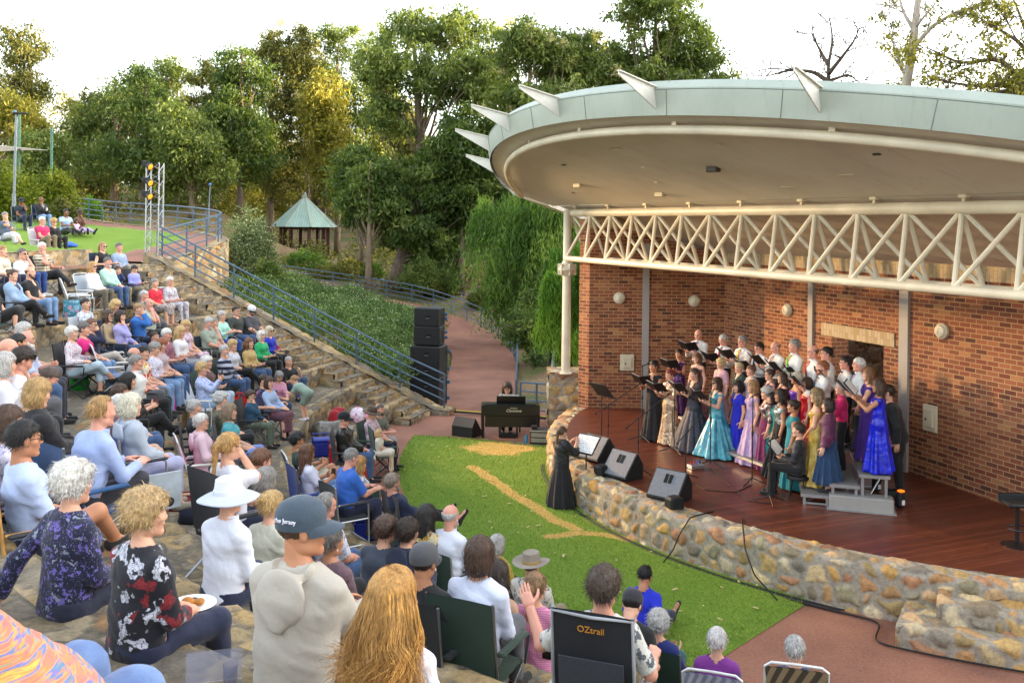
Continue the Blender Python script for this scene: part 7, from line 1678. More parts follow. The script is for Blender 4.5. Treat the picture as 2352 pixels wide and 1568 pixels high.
def chair(kind, label, loc, rz, seat, fab, fab2=None, frame=None, bh=None):
 fm = cloth('plain', fab) if isinstance(fab, str) else fab; f2 = (cloth('plain', fab2) if isinstance(fab2, str) else fab2) or fm
 L = thing({'camp': 'camp_chair', 'alu': 'folding_chair', 'low': 'beach_chair', 'wood': 'folding_chair'}[kind], label, 'chair', loc, rz, 'folding chairs of the audience'); s = max(seat, .12); bh = bh or {'camp': .62, 'low': .6}.get(kind, .5); w = .27
 fr = frame or {'camp': CHROME if fab not in ('#1a1b1e',) else BLACK, 'alu': ALU, 'low': M('white tube', '#dfe0de', .35, .2), 'wood': WOODT}[kind]
 la = math.radians(8 if kind != 'low' else 20); by, bz = -.2-math.sin(la)*bh, s+math.cos(la)*bh
 def sheet(P, nm, m, th=.012, sag=.03):
  P = [Vector(p) for p in P]; n = (P[1]-P[0]).cross(P[3]-P[0]).normalized(); G_ = []
  for i in np.linspace(0, 1, 7):
   G_.append([tuple((P[0]*(1-i)+P[1]*i)*(1-j)+(P[3]*(1-i)+P[2]*i)*j-n*sag*4*i*(1-i)*(.4+.6*math.sin(j*PI))) for j in np.linspace(0, 1, 6)])
  G_ = np.array(G_); mb = MB(); mb.grid(G_); mb.grid(G_+np.array(n)*th, flip=True); mb.obj(nm, m, L, smooth=True)
 sheet([(-w, -.2, s), (w, -.2, s), (w, .24, s+.02), (-w, .24, s+.02)], 'seat', f2, .012, -.03 if kind != 'alu' else -.012)
 sheet([(-w, -.21, s+.05), (w, -.21, s+.05), (w, by, bz), (-w, by, bz)], 'backrest', fm, .014, .03)
 for q in (-1, 1):
  mb = MB()
  if kind == 'camp':
   mb.tube([(q*w, .26, 0), (q*w, -.2, s)], .011, 6); mb.tube([(q*w, -.3, 0), (q*w, .24, s+.02)], .011, 6); mb.tube([(q*w, -.19, s-.02), (q*w, by-.005, bz+.01)], .012, 6); mb.tube([(q*(w+.02), .24, s), (q*(w+.04), .26, s+.22)], .011, 6)
   mb.tube([(q*w, .26, .0), (-q*w, .24, s)], .009, 6)
  elif kind == 'low':
   mb.tube([(q*w, .24, 0), (q*w, .25, s+.02), (q*w, -.22, s), (q*w, by, bz), (q*w*.8, by-.01, bz+.04), (0, by-.01, bz+.045)], .013, 8); mb.tube([(q*w, -.28, 0), (q*w, .1, s)], .012, 6); mb.tube([(q*w, -.26, s+.19), (q*(w+.03), .2, s+.2), (q*(w+.03), .24, s)], .013, 8)
  else:
   mb.tube([(q*w, .26, 0), (q*w, .24, s+.2), (q*w, .16, s+.24), (q*w, -.22, s+.24)], .013, 8); mb.tube([(q*w, -.3, 0), (q*w, -.21, s), (q*w, by, bz)], .013, 8); mb.tube([(q*w, .24, s), (q*w, -.2, s)], .012, 6); mb.tube([(q*w, .26, .03), (q*w, -.29, .03)], .011, 6)
  mb.obj('side_frame', fr, L, smooth='auto')
  mb = MB(); mb.box((q*(w+.02), .02, s+.235 if kind != 'low' else s+.21), (.07 if kind == 'camp' else .045, .46, .03), bev=.012); mb.obj('armrest', f2 if kind == 'camp' else M('armrest', '#2a2c30', .6) if kind != 'low' else WHITEP, L)
 mb = MB(); mb.tube([(-w, .25, .02 if kind == 'camp' else .05), (w, .25, .02 if kind == 'camp' else .05)], .01, 6); mb.obj('cross_bar', fr, L)
 return L
TGT = (5.4, 19.2)
AUD = []
def A(key, px, py, Yh, label, kind='camp', chc='#1a1b1e', sh=None, face=None, dyaw=0, want=None, ch2=None, rng=.16, grp=None, bh=None, **kw):
 kw = dict(kw); pose = kw.setdefault('pose', 'sit'); kw.setdefault('legs', 'ground' if kind == 'ground' else 'chair'); lod = 0 if Yh < 8.5 else (1 if Yh < 17 else 2); kw.setdefault('lod', lod); kw.setdefault('h', 1.78 if kw.get('sex') == 'm' else 1.7)
 want = want if want is not None else {'ground': .06, 'ledge': .45, 'camp': .38, 'alu': .4, 'low': .26, 'wood': .4, 'none': .42}[kind]
 d = dict(sex='f', build=1.0, seat=.42, lean=-6, arms='lap'); d.update({k: v for k, v in kw.items() if k in ('sex', 'build', 'lean', 'arms', 'pose', 'legs', 'h', 'hp', 'hy', 'hr', 'tilt', 'twist', 'spread', 'kick', 'drop')})
 sp = d; J = skeleton(sp); hd = J['hd']; best = None
 for Y in np.linspace(Yh*(1-rng)-.2, Yh*(1+rng)+.2, 161):
  w_ = at(px, py, Y)
  if face is None: rz = math.atan2(TGT[1]-w_.y, TGT[0]-w_.x)-PI/2+math.radians(dyaw)
  else: rz = math.radians(face)
  c, s = math.cos(rz), math.sin(rz); x = w_.x-(hd[0]*c-hd[1]*s); y = w_.y-(hd[0]*s+hd[1]*c); fl = floor_at(x, y)
  if kind == 'ledge': fl -= TZD
  if pose == 'sit':
   seat = w_.z-fl-(hd[2]-.42); err = abs(seat-want); cost = (err/.12)**2+((Y-Yh)/(.07*Yh+.3))**2*.8+(4 if seat < .02 else 0); val = seat
  else: val = (w_.z-fl)/(hd[2]/sp['h']); cost = (abs(val-sp['h'])/.1)**2+((Y-Yh)/(.07*Yh+.3))**2
  r = math.hypot(x-CX, y-CY)
  if r > TR0 and r < 25.8 and kind not in ('ground', 'ledge'):
   fr = ((r-TR0) % TRD); cost += max(0, .3-fr)*5
  if kind == 'ledge' and r > TR0: fr = ((r-TR0) % TRD); cost += max(0, fr-.25)*6
  if best is None or cost < best[0]: best = (cost, Y, rz, x, y, fl, val)
 cost, Y, rz, x, y, fl, val = best
 if pose == 'sit': val = max(.03, min(val, .75)); kw['seat'] = val
 else: kw['h'] = val
 if kind == 'ledge': kw.setdefault('drop', 0)
 if kind == 'ground': kw['seat'] = max(.04, val)
 o, J = person(key, label, (x, y, fl), rz, group=grp, **kw)
 if kind in ('camp', 'alu', 'low', 'wood'):
  chair(kind, f"{ {'camp': 'folding camp chair', 'alu': 'metal framed folding chair', 'low': 'low beach chair', 'wood': 'bamboo framed folding chair'}[kind]} under the {sh or key}", (x, y, fl), rz, val-.025, chc, ch2, bh=bh)
 AUD.append((key, round(Y, 1), round(val, 2), round(cost, 1)))
 return o, J
pl = lambda c: cloth('plain', c)
JEAN = cloth('denim', '#2c4468', '#4a6690'); JEANL = cloth('denim', '#5a7ca8', '#86a3c6'); JEAND = cloth('denim', '#1c2a44', '#2c3c5c'); BLK = pl('#17181b'); NAVY = pl('#1c2440'); KHA = pl('#8a7d62'); GRYT = pl('#57585c'); WHT = pl('#e4e4e8'); BEI = pl('#b9ab92')
A('u1', 49, 462, 39, 'man in dark navy tee and black cap eating in a chair beside the lamp post', chc='#2a3a3a', sh='man in navy tee by the lamp post', sex='m', hair='short', hcol='black', skin='brown', top=pl('#1d2536'), bottom=NAVY, arms=('mouth', 'lap'), hat=('cap', '#151518'), rng=.1)
A('u2', 94.5, 459, 39, 'bald man in dark jacket and grey tee holding a cup on the upper lawn', chc='#1f3050', sh='bald man in dark jacket on the upper lawn', sex='m', hair='bald', hcol='black', skin='brown', top=pl('#85868a'), jacket=(pl('#24242a'), 2, -.1), bottom=JEANL, arms=('drink', 'chin'), rng=.1)
A('u3', 152, 488, 36, 'young man in light blue shirt sitting on a rug on the upper lawn', 'ground', sex='m', hair='short', hcol='black', skin='brown', top=pl('#9db9dd'), bottom=BLK, arms='kneeh', legs='out', lean=8, rng=.1)
A('u4', 184, 490, 36, 'person in brown hoodie and cap sitting on the upper lawn rug', 'ground', sex='f', hair='short', hcol='black', skin='brown', top=pl('#6a4a3a'), hood=True, sleeve=2, bottom=cloth('floral', '#b9a0c8', '#6a4a8a', '#e0d8e8'), arms=('chin', 'lap'), legs='out', hat=('cap', '#3a2a24'), rng=.1)
A('u4b', 175, 509, 35, 'small child in pink and white dress on the upper lawn rug', 'ground', h=1.0, hair='bob', hcol='black', skin='brown', top=cloth('floral', '#e0b8cc', '#ffffff', '#c890b0'), bottom=pl('#d9c0d8'), arms='lap', legs='out', rng=.1)
A('u5', 12, 496, 33, 'grey haired woman in slate tee, hand at mouth, at the upper lawn left edge', chc='#22304a', sh='grey haired woman in slate tee at the left edge', hair='short', hcol='grey', top=pl('#5a6478'), bottom=cloth('floral', '#cfcad6', '#8a7ca0', '#f0eef4'), skirt=.7, arms=('drink', 'mouth'), legs='cross', rng=.1)
A('u6', 97, 507, 32, 'grey haired man in bright pink polo shirt and tan trousers on the upper lawn', 'low', '#d8d8d8', sh='man in bright pink polo', sex='m', hair='short', hcol='white', skin='pink', glasses='wire', top=pl('#c02860'), bottom=pl('#7a6a55'), arms='clasp', rng=.1)
A('u7', 124, 510, 31.5, 'blonde woman in black top and black trousers beside the man in the pink polo', 'low', '#2a2a2e', sh='blonde woman in black on the upper lawn', hair='curly', hcol='blonde', glasses='sun', top=BLK, sleeve=1.6, bottom=BLK, arms='lap', rng=.1)
A('a1', 6, 576, 22.5, 'woman with short brown hair in cream patterned blouse at the left edge', chc='#2e3a55', sh='woman in cream patterned blouse', hair='short', hcol='sandy', top=cloth('floral', '#cfc5b4', '#a89a84', '#e8e2d6'), sleeve=1, bottom=NAVY)
A('a2', 52, 583, 23, 'grey haired person in white tee and dark glasses covering the mouth with one hand', chc='#3a5a4a', sh='person in white tee and dark glasses', sex='m', hair='short', hcol='dkgrey', glasses='sun', top=WHT, bottom=cloth('denim', '#14305e', '#20448a'), arms=('mouth', 'rest'), shoe='#d8d8d4')
A('a3', 97, 568, 24, 'white haired man in brown plaid shirt with hand on chin and tripod before him', chc='#24262c', sh='man in brown plaid shirt', sex='m', hair='crop', hcol='white', skin='pink', top=cloth('plaid', '#cfc4ac', '#6a6050', '#3a3630'), bottom=pl('#22242a'), legs='cross', arms=('rest', 'chin'), shoe='#2a2426')
A('a4', 236, 566, 27, 'woman in black sleeveless dress and sunglasses near the top of the steps', chc='#26344a', sh='woman in black sleeveless dress', hair='ponytail', hcol='sandy', glasses='sun', top=BLK, sleeve=0, bottom=BLK, arms='rest')
A('a5', 274, 568, 27.5, 'man in faded blue shirt and grey trousers at the top of the steps', chc='#2a4a3c', sh='man in faded blue shirt', sex='m', hair='crop', hcol='dkgrey', skin='pink', top=cloth('denim', '#7d93b8', '#a3b4d0'), sleeve=1.5, bottom=pl('#8a8478'), arms='lap')
A('b0', -14, 655, 21, 'woman in long black skirt half cut off by the left edge', chc='#1f6a5a', sh='woman in black skirt at the left edge', hair='bob', hcol='brown', top=BLK, bottom=BLK, skirt=.9, legs='chair', shoe='#b02020')
A('b1', 29.5, 632, 21, 'woman in pale denim jacket and black trousers, hair tied up', chc='#2a2c30', sh='woman in pale denim jacket', hair='bun', hcol='brown', top=pl('#27304a'), jacket=(cloth('denim', '#7f9bbd', '#a4b9d4'), 2, -.08), bottom=BLK, legs='cross', arms='clasp')
A('b2', 70, 626, 21.5, 'bald bearded man in black polo shirt and light blue jeans', chc='#2a2c30', sh='bald bearded man in black polo', sex='m', hair='bald', hcol='dkbrown', beard=('dkbrown', False), top=BLK, bottom=JEANL, arms='lap', build=1.08, neck='collar')
A('b3', 213, 612, 24, 'woman with wavy blonde hair and sunglasses in white blouse, striped beach chair', 'low', cloth('vstripe', '#c9d0d8', '#8a97a8'), sh='woman in white blouse with wavy blonde hair', hair='longwavy', hcol='goldb', glasses='sun', top=WHT, sleeve=2, bottom=pl('#5f5a4c'), want=.36)
A('b4', 248, 602, 24.5, 'grey bearded man in mint green shirt and blue jeans', chc='#22262c', sh='man in mint green shirt', sex='m', hair='crop', hcol='dkgrey', skin='pink', beard=('silver', False), top=pl('#a8d4c0'), sleeve=2, bottom=JEAN, arms='clasp', neck='collar', build=1.05)
A('b5', 270, 621, 25, 'small boy in navy top with fingers at his mouth beside the man in mint', 'none', sex='m', h=1.22, hair='mop', hcol='brown', top=pl('#22305e'), sleeve=2, bottom=KHA, arms=('mouth', 'lap'), want=.45)
A('b6', 309, 618, 25.5, 'boy in lilac shirt looking down at a phone by the steps', chc='#26282c', sh='boy in lilac shirt', sex='m', h=1.35, hair='mop', hcol='dkbrown', top=pl('#8f93d4'), sleeve=2, bottom=KHA, arms='low', hp=22)
A('c1', 196, 698, 20.5, 'dark haired woman in blue and white leafy blouse', 'alu', '#e0e2e6', sh='woman in blue and white leafy blouse', hair='short', hcol='dkbrown', top=cloth('leafy', '#d9dde2', '#2c3f66', '#5a7098'), bottom=NAVY, dyaw=-8, want=.2)
A('c4', 265, 701, 21.5, 'blonde woman in dark green top leaning down sideways', 'none', hair='bob', hcol='blonde', top=pl('#5a6e62'), bottom=GRYT, lean=30, tilt=18, arms='low', hp=25)
A('c2', 356, 650, 25.5, 'grey haired woman in red tee and floral skirt beside the steps', chc='#3a3c40', sh='woman in red tee', hair='short', hcol='grey', top=pl('#cc2036'), sleeve=.75, bottom=cloth('leafy', '#a59a96', '#5a4a54', '#d8ccc8'), skirt=.5, legs='chair', shoe='#b08a74')
A('c3', 391, 646, 26, 'white haired woman in grey patterned dress with magenta bag beside the steps', 'low', '#a01850', sh='white haired woman with magenta bag', hair='short', hcol='white', glasses='wire', top=cloth('leafy', '#c8c4cc', '#4a4654', '#8a8694'), sleeve=1, bottom=cloth('leafy', '#c8c4cc', '#4a4654', '#8a8694'), arms='low', want=.4)
A('c5', 249, 725, 20.3, 'young woman with long brown hair and glasses in beige long sleeved top', chc='#1f2126', sh='young woman in beige long sleeved top', hair='long', hcol='brown', glasses=True, top=pl('#b09878'), sleeve=2, bottom=JEAND, arms='lap')
A('c6', 277, 727, 20.8, 'woman with dark bob in lilac blouse resting her cheek on one hand', chc='#22242a', sh='woman in lilac blouse', hair='bob', hcol='dkbrown', top=pl('#a9a4d8'), sleeve=2, bottom=JEAN, arms=('lap', 'chin'))
A('c7', 319, 710, 22, 'brown haired man in vivid blue shirt with hands clasped at his mouth', chc='#22242a', sh='man in vivid blue shirt', sex='m', hair='short', hcol='sandy', top=pl('#2f6ab8'), sleeve=2, bottom=JEAND, arms=('mouth', 'mouth'), neck='collar')
A('c8', 342, 697, 22.7, 'bald man in pale green shirt with hands clasped at his chin', chc='#22242a', sh='bald man in pale green shirt', sex='m', hair='bald', hcol='grey', skin='pink', top=pl('#a9b3a2'), sleeve=.8, bottom=BLK, arms=('chin', 'chin'), neck='collar')
A('c9', 332, 679, 23.4, 'grey haired man mostly hidden behind the bald man in pale green', 'none', sex='m', hair='short', hcol='silver', skin='pink', top=pl('#7a8078'), bottom=GRYT)
A('d1', 166, 765, 17.2, 'white haired woman in white floral jacket and pale jeans in a black camp chair', sh='white haired woman in floral jacket', hair='pixie', hcol='white', top=cloth('floral', '#d6ccd0', '#8a7fa0', '#b06a7c'), sleeve=2, bottom=cloth('denim', '#9db6c6', '#c2d4de'), ll=1.6, arms='rest', legs='cross')
A('d2', 193, 756, 17.8, 'short grey haired woman in hot pink top and blue jeans', sh='woman in hot pink top', hair='pixie', hcol='dkgrey', top=pl('#d01a74'), sleeve=.7, bottom=JEANL, arms='clasp')
A('d3', 211, 746, 18.4, 'brown haired person in dark navy jumper with hand over the mouth', sh='person in dark navy jumper', hair='short', hcol='auburn', glasses=True, top=pl('#232742'), sleeve=2, bottom=pl('#c0b8ac'), arms=('lap', 'mouth'), legs='cross')
A('e1', 314, 832, 16, 'grey haired man in white polo shirt with arms folded', sh='grey haired man in white polo', sex='m', hair='short', hcol='grey', skin='pink', top=pl('#dfe0dc'), sleeve=.8, bottom=BLK, arms='fold', neck='collar', build=1.05)
A('e1b', 329, 810, 16.8, 'dark haired woman in white top with big red and yellow flowers', sh='woman with red and yellow flowered top', hair='short', hcol='black', top=cloth('blotch', '#e0dcc8', '#c8323c', '#d8b53a'), sleeve=1, bottom=JEANL, arms='lap')
A('e1c', 309, 814, 17.6, 'bald crown of a man behind the grey haired man in white polo', 'none', sex='m', hair='bald', hcol='grey', skin='pink', top=pl('#8a8f98'), bottom=GRYT)
A('e1d', 356, 801, 17.6, 'short grey haired woman in white blouse with lilac flowers', sh='woman in white blouse with lilac flowers', hair='pixie', hcol='grey', top=cloth('floral', '#d8d4e0', '#8a84b4', '#b8b4d0'), sleeve=1.4, bottom=JEANL, arms='low', hp=12)
A('e1e', 371, 792, 18.6, 'auburn haired woman looking down beside the lilac flowered blouse', 'none', hair='bob', hcol='ginger', top=pl('#b8a2a8'), bottom=JEAN, hp=15)
A('e1f', 355, 773, 19.4, 'child with cropped brown hair and orange top', 'none', sex='m', h=1.25, hair='crop', hcol='brown', top=pl('#c8642c'), bottom=JEAN)
A('e1g', 383, 768, 19.0, 'white haired man in maroon striped shirt', sh='white haired man in maroon stripes', sex='m', hair='short', hcol='white', skin='pink', top=cloth('vstripe', '#7a3a48', '#a07080'), sleeve=.9, bottom=JEAN, arms='low', hp=8)
A('e1h', 415, 762, 19.4, 'woman with straight blonde hair in white shirt eating from a plate', sh='woman in white shirt with straight blonde hair', hair='long', hcol='blonde', top=WHT, sleeve=1, bottom=pl('#9a9aa2'), arms='low', hp=12)
A('e1i', 427, 748, 20.3, 'fair haired woman in pink and blue floral dress behind the white shirt', 'none', hair='bob', hcol='blonde', top=cloth('floral', '#d8c0cc', '#b05a80', '#5a6aa8'), bottom=cloth('floral', '#d8c0cc', '#b05a80', '#5a6aa8'), hp=14)
A('d4', 480, 741, 22, 'grey bearded man in pale green leaf print shirt and shorts', 'alu', '#2c3038', sh='bearded man in leaf print shirt', sex='m', hair='short', hcol='silver', beard=('silver', True), skin='pink', top=cloth('leafy', '#9aa494', '#6c7a6c', '#b8c0b0'), sleeve=.9, bottom=pl('#4a4c44'), ll=1.0, arms='clasp', hp=14, build=1.15, shoe='#5a4a3c')
A('d5', 493, 741, 23, 'woman in grey patterned top resting her face on her hand', 'alu', '#dcdde0', sh='woman in grey patterned top', hair='short', hcol='grey', top=cloth('floral', '#8a8690', '#5a5662', '#b0acb8'), bottom=BEI, arms=('lap', 'chin'))
A('d6', 510, 725, 23.4, 'silver haired woman in mint green top and jeans', 'alu', '#23252a', sh='silver haired woman in mint top', hair='pixie', hcol='silver', top=pl('#a9dccb'), sleeve=1.6, bottom=cloth('denim', '#24448a', '#3a62ae'), arms='drink')
A('d7', 543, 714, 24, 'dark haired man with glasses in dark olive shirt and jeans', 'camp', '#22242a', sh='man in dark olive shirt', sex='m', hair='short', hcol='dkbrown', glasses=True, top=pl('#3c3f3a'), sleeve=.9, bottom=JEAN, arms='rest')
A('d8', 578, 713, 24.6, 'heavy man in charcoal tee and white cap with goggles beside the handrail', 'camp', '#22242a', sh='man in charcoal tee and white cap', sex='m', hair='short', hcol='brown', hat=('cap', '#d8dade', None, '#222'), beard=('brown', False), top=pl('#46474d'), sleeve=.9, bottom=JEAN, arms='thigh', hp=16, build=1.25)
A('e2', 619, 760, 24, 'silver blonde woman in royal blue blouse and dark glasses', 'camp', '#22242a', sh='woman in royal blue blouse', hair='long', hcol='#c9bda4', glasses='sun', top=pl('#2030b0'), sleeve=2, bottom=BLK, arms='low')
A('e3', 601, 771, 22.8, 'white haired woman in bright green blouse', 'camp', '#22242a', sh='white haired woman in bright green', hair='bob', hcol='white', top=pl('#22a866'), sleeve=1.6, bottom=BLK, arms='low')
A('e4', 573, 788, 22, 'young woman with long brown hair in mustard beige top', 'camp', '#1c1d20', sh='young woman in mustard beige', hair='long', hcol='auburn', skin='fair', top=pl('#bfa368'), sleeve=2, bottom=JEAN, arms='low')
A('e5', 535, 793, 21.5, 'woman with short blond curls in white striped tee', 'camp', '#1c1d20', sh='woman in white striped tee', hair='curly', hcol='blonde', top=cloth('hstripe', '#e2e2e6', '#b4b8c4'), sleeve=.9, bottom=BLK, arms='rest', legs='cross')
A('e6', 516, 805, 20.8, 'grey haired man in navy and grey banded jumper with hand on chin', 'camp', '#2a3a34', sh='man in banded jumper', sex='m', hair='short', hcol='silver', beard=('silver', False), top=cloth('bands', '#20263e', '#b4b8c6'), sleeve=2, bottom=JEAN, arms=('lap', 'chin'), build=1.05)
A('e7', 476, 832, 19, 'white haired woman in maroon checked blouse', 'camp', '#2a4a3c', sh='white haired woman in maroon check', hair='curly', hcol='white', top=cloth('check', '#8a3044', '#2f5a44'), sleeve=1.2, bottom=pl('#b8c8d8'), arms='low')
A('e8', 464, 847, 18.2, 'woman with blonde curls in blue floral shirt holding up a phone', 'low', '#e4e5e8', sh='woman in blue floral shirt with phone', hair='curly', hcol='blonde', top=cloth('floral', '#b8c6ea', '#5a72c0', '#e4e8f4'), sleeve=2, bottom=cloth('denim', '#86a6cc', '#a8c0dc'), ll=1.7, arms='phone', want=.36)
A('f1', 663, 830, 25, 'grey haired man in black shirt lifting a camera lens, on the ledge by the steps', 'ledge', sex='m', hair='crop', hcol='silver', top=BLK, sleeve=.9, bottom=JEAN, arms=('phone', 'drink'), dyaw=-12)
A('f2', 641, 865, 23, 'woman with grey bob in pink shirt passing food to a boy', 'ledge', hair='bob', hcol='grey', top=pl('#d99ab8'), sleeve=1.3, bottom=JEAN, arms='give', hp=25, lean=10, dyaw=-30)
A('f3', 675, 873, 23, 'small boy in sage green tee and shorts bending forward on the terrace', 'none', pose='bend', sex='m', h=1.25, hair='crop', hcol='sandy', top=pl('#8fa698'), sleeve=.8, bottom=pl('#7d9082'), ll=.9, lean=62, arms='give', face=75, shoe='#d8dce8', legs='chair', hp=20)
A('f4', 607, 874, 20, 'dark haired man in navy tee with pink flowers and jeans', 'camp', '#1a1b1e', sh='man in flowered navy tee', sex='m', hair='short', hcol='dkbrown', glasses=True, top=cloth('blotch', '#232a4a', '#232a4a', '#b07090', 1.6), sleeve=.9, bottom=JEAN, arms='rest', dyaw=-8)
A('f5', 618, 879, 22, 'woman in pale blue shirt partly hidden behind the flowered navy tee', 'none', hair='bob', hcol='brown', top=pl('#a3b8d8'), sleeve=2, bottom=cloth('floral', '#6a3a4a', '#2a4a5a', '#a86a5a'), skirt=.8, arms='give', dyaw=-20)
A('f6', 576, 909, 19, 'boy with glasses in teal top and green trousers in a black camp chair', 'camp', '#151618', sh='boy with glasses in teal top', sex='m', h=1.45, hair='mop', hcol='brown', glasses=True, top=pl('#234a66'), sleeve=2, bottom=pl('#5a6656'), arms=('lap', 'chin'))
A('f7', 508, 918, 17, 'woman with curly silver hair in camouflage patterned top', 'camp', '#2a6a5a', sh='woman in camouflage patterned top', hair='curly', hcol='silver', top=cloth('leafy', '#5a5640', '#2e2c22', '#7d7658'), sleeve=.8, bottom=BLK)
A('f8', 528, 945, 15.8, 'woman with taupe bob in teal tee and blue shorts', 'camp', '#23252c', sh='woman in teal tee with taupe bob', hair='bob', hcol='#8a7660', top=pl('#4a9ea6'), sleeve=.9, bottom=pl('#6a84c0'), ll=1.0, arms='lap', build=1.12, dyaw=-10)
A('f9', 448, 935, 16.4, 'woman with short silver hair in black jacket', 'camp', '#23252c', sh='silver haired woman in black jacket', hair='short', hcol='silver', top=BLK, sleeve=2, bottom=GRYT)
A('f10', 463, 968, 13.2, 'white haired woman in pale pink hoodie on a hot pink deck chair', 'low', cloth('blotch', '#c43a78', '#e0a0bc', '#c43a78'), sh='woman in pale pink hoodie', hair='short', hcol='white', glasses='wire', top=pl('#dcbcc8'), hood=True, sleeve=2, bottom=GRYT, arms='rest')
A('g1', 296, 875, 14.6, 'woman with dark bob in black blouse holding a glass of red wine', 'camp', '#1d2024', sh='woman with dark bob holding wine', hair='bob', hcol='black', top=pl('#2b2422'), sleeve=1.6, bottom=BLK, arms='drink', legs='cross')
A('g2', 277, 903, 14.0, 'person with short brown hair behind the grey hoodie', 'none', sex='m', hair='short', hcol='brown', top=pl('#3a4450'), bottom=JEAN)
A('g3b', 276, 929, 13.0, 'white haired woman hidden behind the pale grey hoodie', 'none', hair='bob', hcol='white', top=pl('#6a4a58'), bottom=pl('#c8a48c'))
A('g3', 302, 931, 10.8, 'white haired woman in pale grey hoodie and lilac trousers in a director chair', 'alu', '#1d3f8a', sh='woman in pale grey hoodie', hair='bob', hcol='#cfc8b4', top=pl('#a9b3c2'), hood=True, sleeve=2, bottom=pl('#a5a6c6'), ll=1.75, shoe='#8a8478')
A('g4', 235, 945, 8.5, 'sandy haired man in pale blue checked shirt leaning on his knees', 'camp', '#1a4a7a', sh='sandy haired man in blue check', sex='m', hair='reced', hcol='#a8824e', skin='pink', top=cloth('check', '#8fa2d2', '#a8b8de', '#8fa2d2', 2.0), sleeve=2, bottom=pl('#2a2a34'), arms='kneeh', lean=16, neck='collar', build=1.12)
A('g5', 20, 970, 7.6, 'woman with brown hair and glasses in white floral top at the left edge', 'camp', '#23252c', sh='brown haired woman at the left edge', hair='bob', hcol='brown', glasses=True, top=cloth('floral', '#d8d0e0', '#8a80b4', '#b0a8cc'), sleeve=.8, bottom=NAVY, dyaw=-12)
A('g6', 57, 1008, 7.0, 'dark haired man in pale blue linen shirt and sunglasses, bare legged, in a bamboo chair', 'wood', '#1c1d22', sh='man in pale blue linen shirt', sex='m', hair='short', hcol='black', skin='tan', glasses='sun', top=pl('#b4c4e8'), sleeve=.9, bottom=pl('#1d2440'), ll=.75, legs='cross', arms='lap', dyaw=-14)
A('g7', 527, 1025, 9.4, 'fair haired woman with glasses in white tee putting food in her mouth', 'camp', '#1f2126', sh='fair haired woman in white tee', hair='ponytail', hcol='goldb', glasses='wire', top=pl('#dcdce8'), sleeve=.9, bottom=NAVY, arms=('lap', 'mouth'), dyaw=-6)
A('g8', 600, 1059, 10.6, 'auburn haired man in black shirt seen from behind', 'camp', '#1f2126', sh='auburn haired man in black shirt', sex='m', hair='short', hcol='auburn', skin='pink', top=BLK, sleeve=.8, bottom=JEAN, hp=14, lean=8, neck='collar')
A('g9', 612, 1104, 8.8, 'woman with grey bob in coral red top', 'none', hair='bob', hcol='grey', top=pl('#c84a52'), sleeve=.4, bottom=JEAN, lean=8, want=.3, legs='knees')
A('g10', 625, 1160, 7.6, 'blonde woman with hair in a bun and cream fleece', 'ledge', hair='bun', hcol='blonde', glasses=True, top=pl('#c2c0ae'), sleeve=2, bottom=JEAN, lean=6, earring=False)
A('h1', 528, 1140, 7.2, 'woman in white sun hat and long white shirt', 'ledge', hair='short', hcol='dkgrey', hat=('sun', '#e2e4ea', '#d4d6de', '#b4bac8'), top=pl('#dfe2ee'), sleeve=2, bottom=NAVY, lean=4, neck='collar', scarf=None)
A('h2', 170, 1110, 5.7, 'white curly haired woman in navy blouse with purple flowers', 'ledge', hair='curly', hcol='white', glasses='wire', earring=True, top=cloth('floral', '#191d38', '#6a5cae', '#8a92a8', .9), sleeve=1.9, bottom=pl('#20263c'), lean=2, build=1.12, dyaw=-4, arms=('back', 'lap'))
A('h3', 337, 1180, 5.1, 'short blond haired woman in black blouse with white and red leaf print', 'ledge', hair='curly', hcol='#b89a6c', earring=True, top=cloth('leafy', '#12131f', '#c8cad8', '#8a2228', .72), sleeve=1.8, bottom=NAVY, lean=3, build=1.12, dyaw=-8, hy=-18)
A('h4', 697, 1212, 4.8, 'man in navy cap and oatmeal hooded jumper, seen from behind', 'ledge', sex='m', hair='crop', hcol='brown', skin='tan', hat=('cap', '#3c4a58'), top=pl('#b3aca0'), hood=True, sleeve=2, bottom=pl('#30323a'), lean=4, build=1.12, hy=-46, dyaw=0, arms='kneeh', h=1.84)
A('h5', 905, 1375, 4.3, 'woman with long wavy golden hair in white denim jacket, seen from behind', 'ledge', hair='longwavy', hcol='#b0803e', top=pl('#e0e2ee'), sleeve=2, bottom=JEAN, lean=4, hy=-10, h=1.68, hsc=1.1)
person('h6', 'woman wrapped in a rainbow knitted shawl at the lower left corner', (-1.36, 2.16, 3.5), math.radians(-34), hair='bob', hcol='brown', top=pl('#3f9a90'), sleeve=2, bottom=cloth('denim', '#4a6494', '#7c96c2'), lean=8, tilt=-14, arms='lap', cape=(cloth('knit', '#d98a3a'), 2.4), seat=.45, lod=0, h=1.74, legs='high')
A('h7', 762, 1243, 7.4, 'grey haired woman with gold earring in dusky brown top, black camp chair', 'camp', '#18191c', sh='woman in dusky brown top', hair='short', hcol='#6a635c', skin='tan', earring=True, top=pl('#6a5058'), sleeve=1, bottom=BLK, hy=-10)
A('h7b', 750, 1160, 9.2, 'greying man in navy and white patterned shirt behind the cap', 'none', sex='m', hair='reced', hcol='grey', skin='pink', glasses=True, top=cloth('leafy', '#dadce8', '#2a3056', '#8a90b0'), sleeve=.9, bottom=JEAN)
A('h8', 887, 1216, 8.6, 'teenager with wavy brown hair in slate blue tee', 'ledge', sex='m', hair='mop', hcol='brown', top=pl('#39414f'), sleeve=.9, bottom=JEAN, lean=16, h=1.7, arms='kneeh')
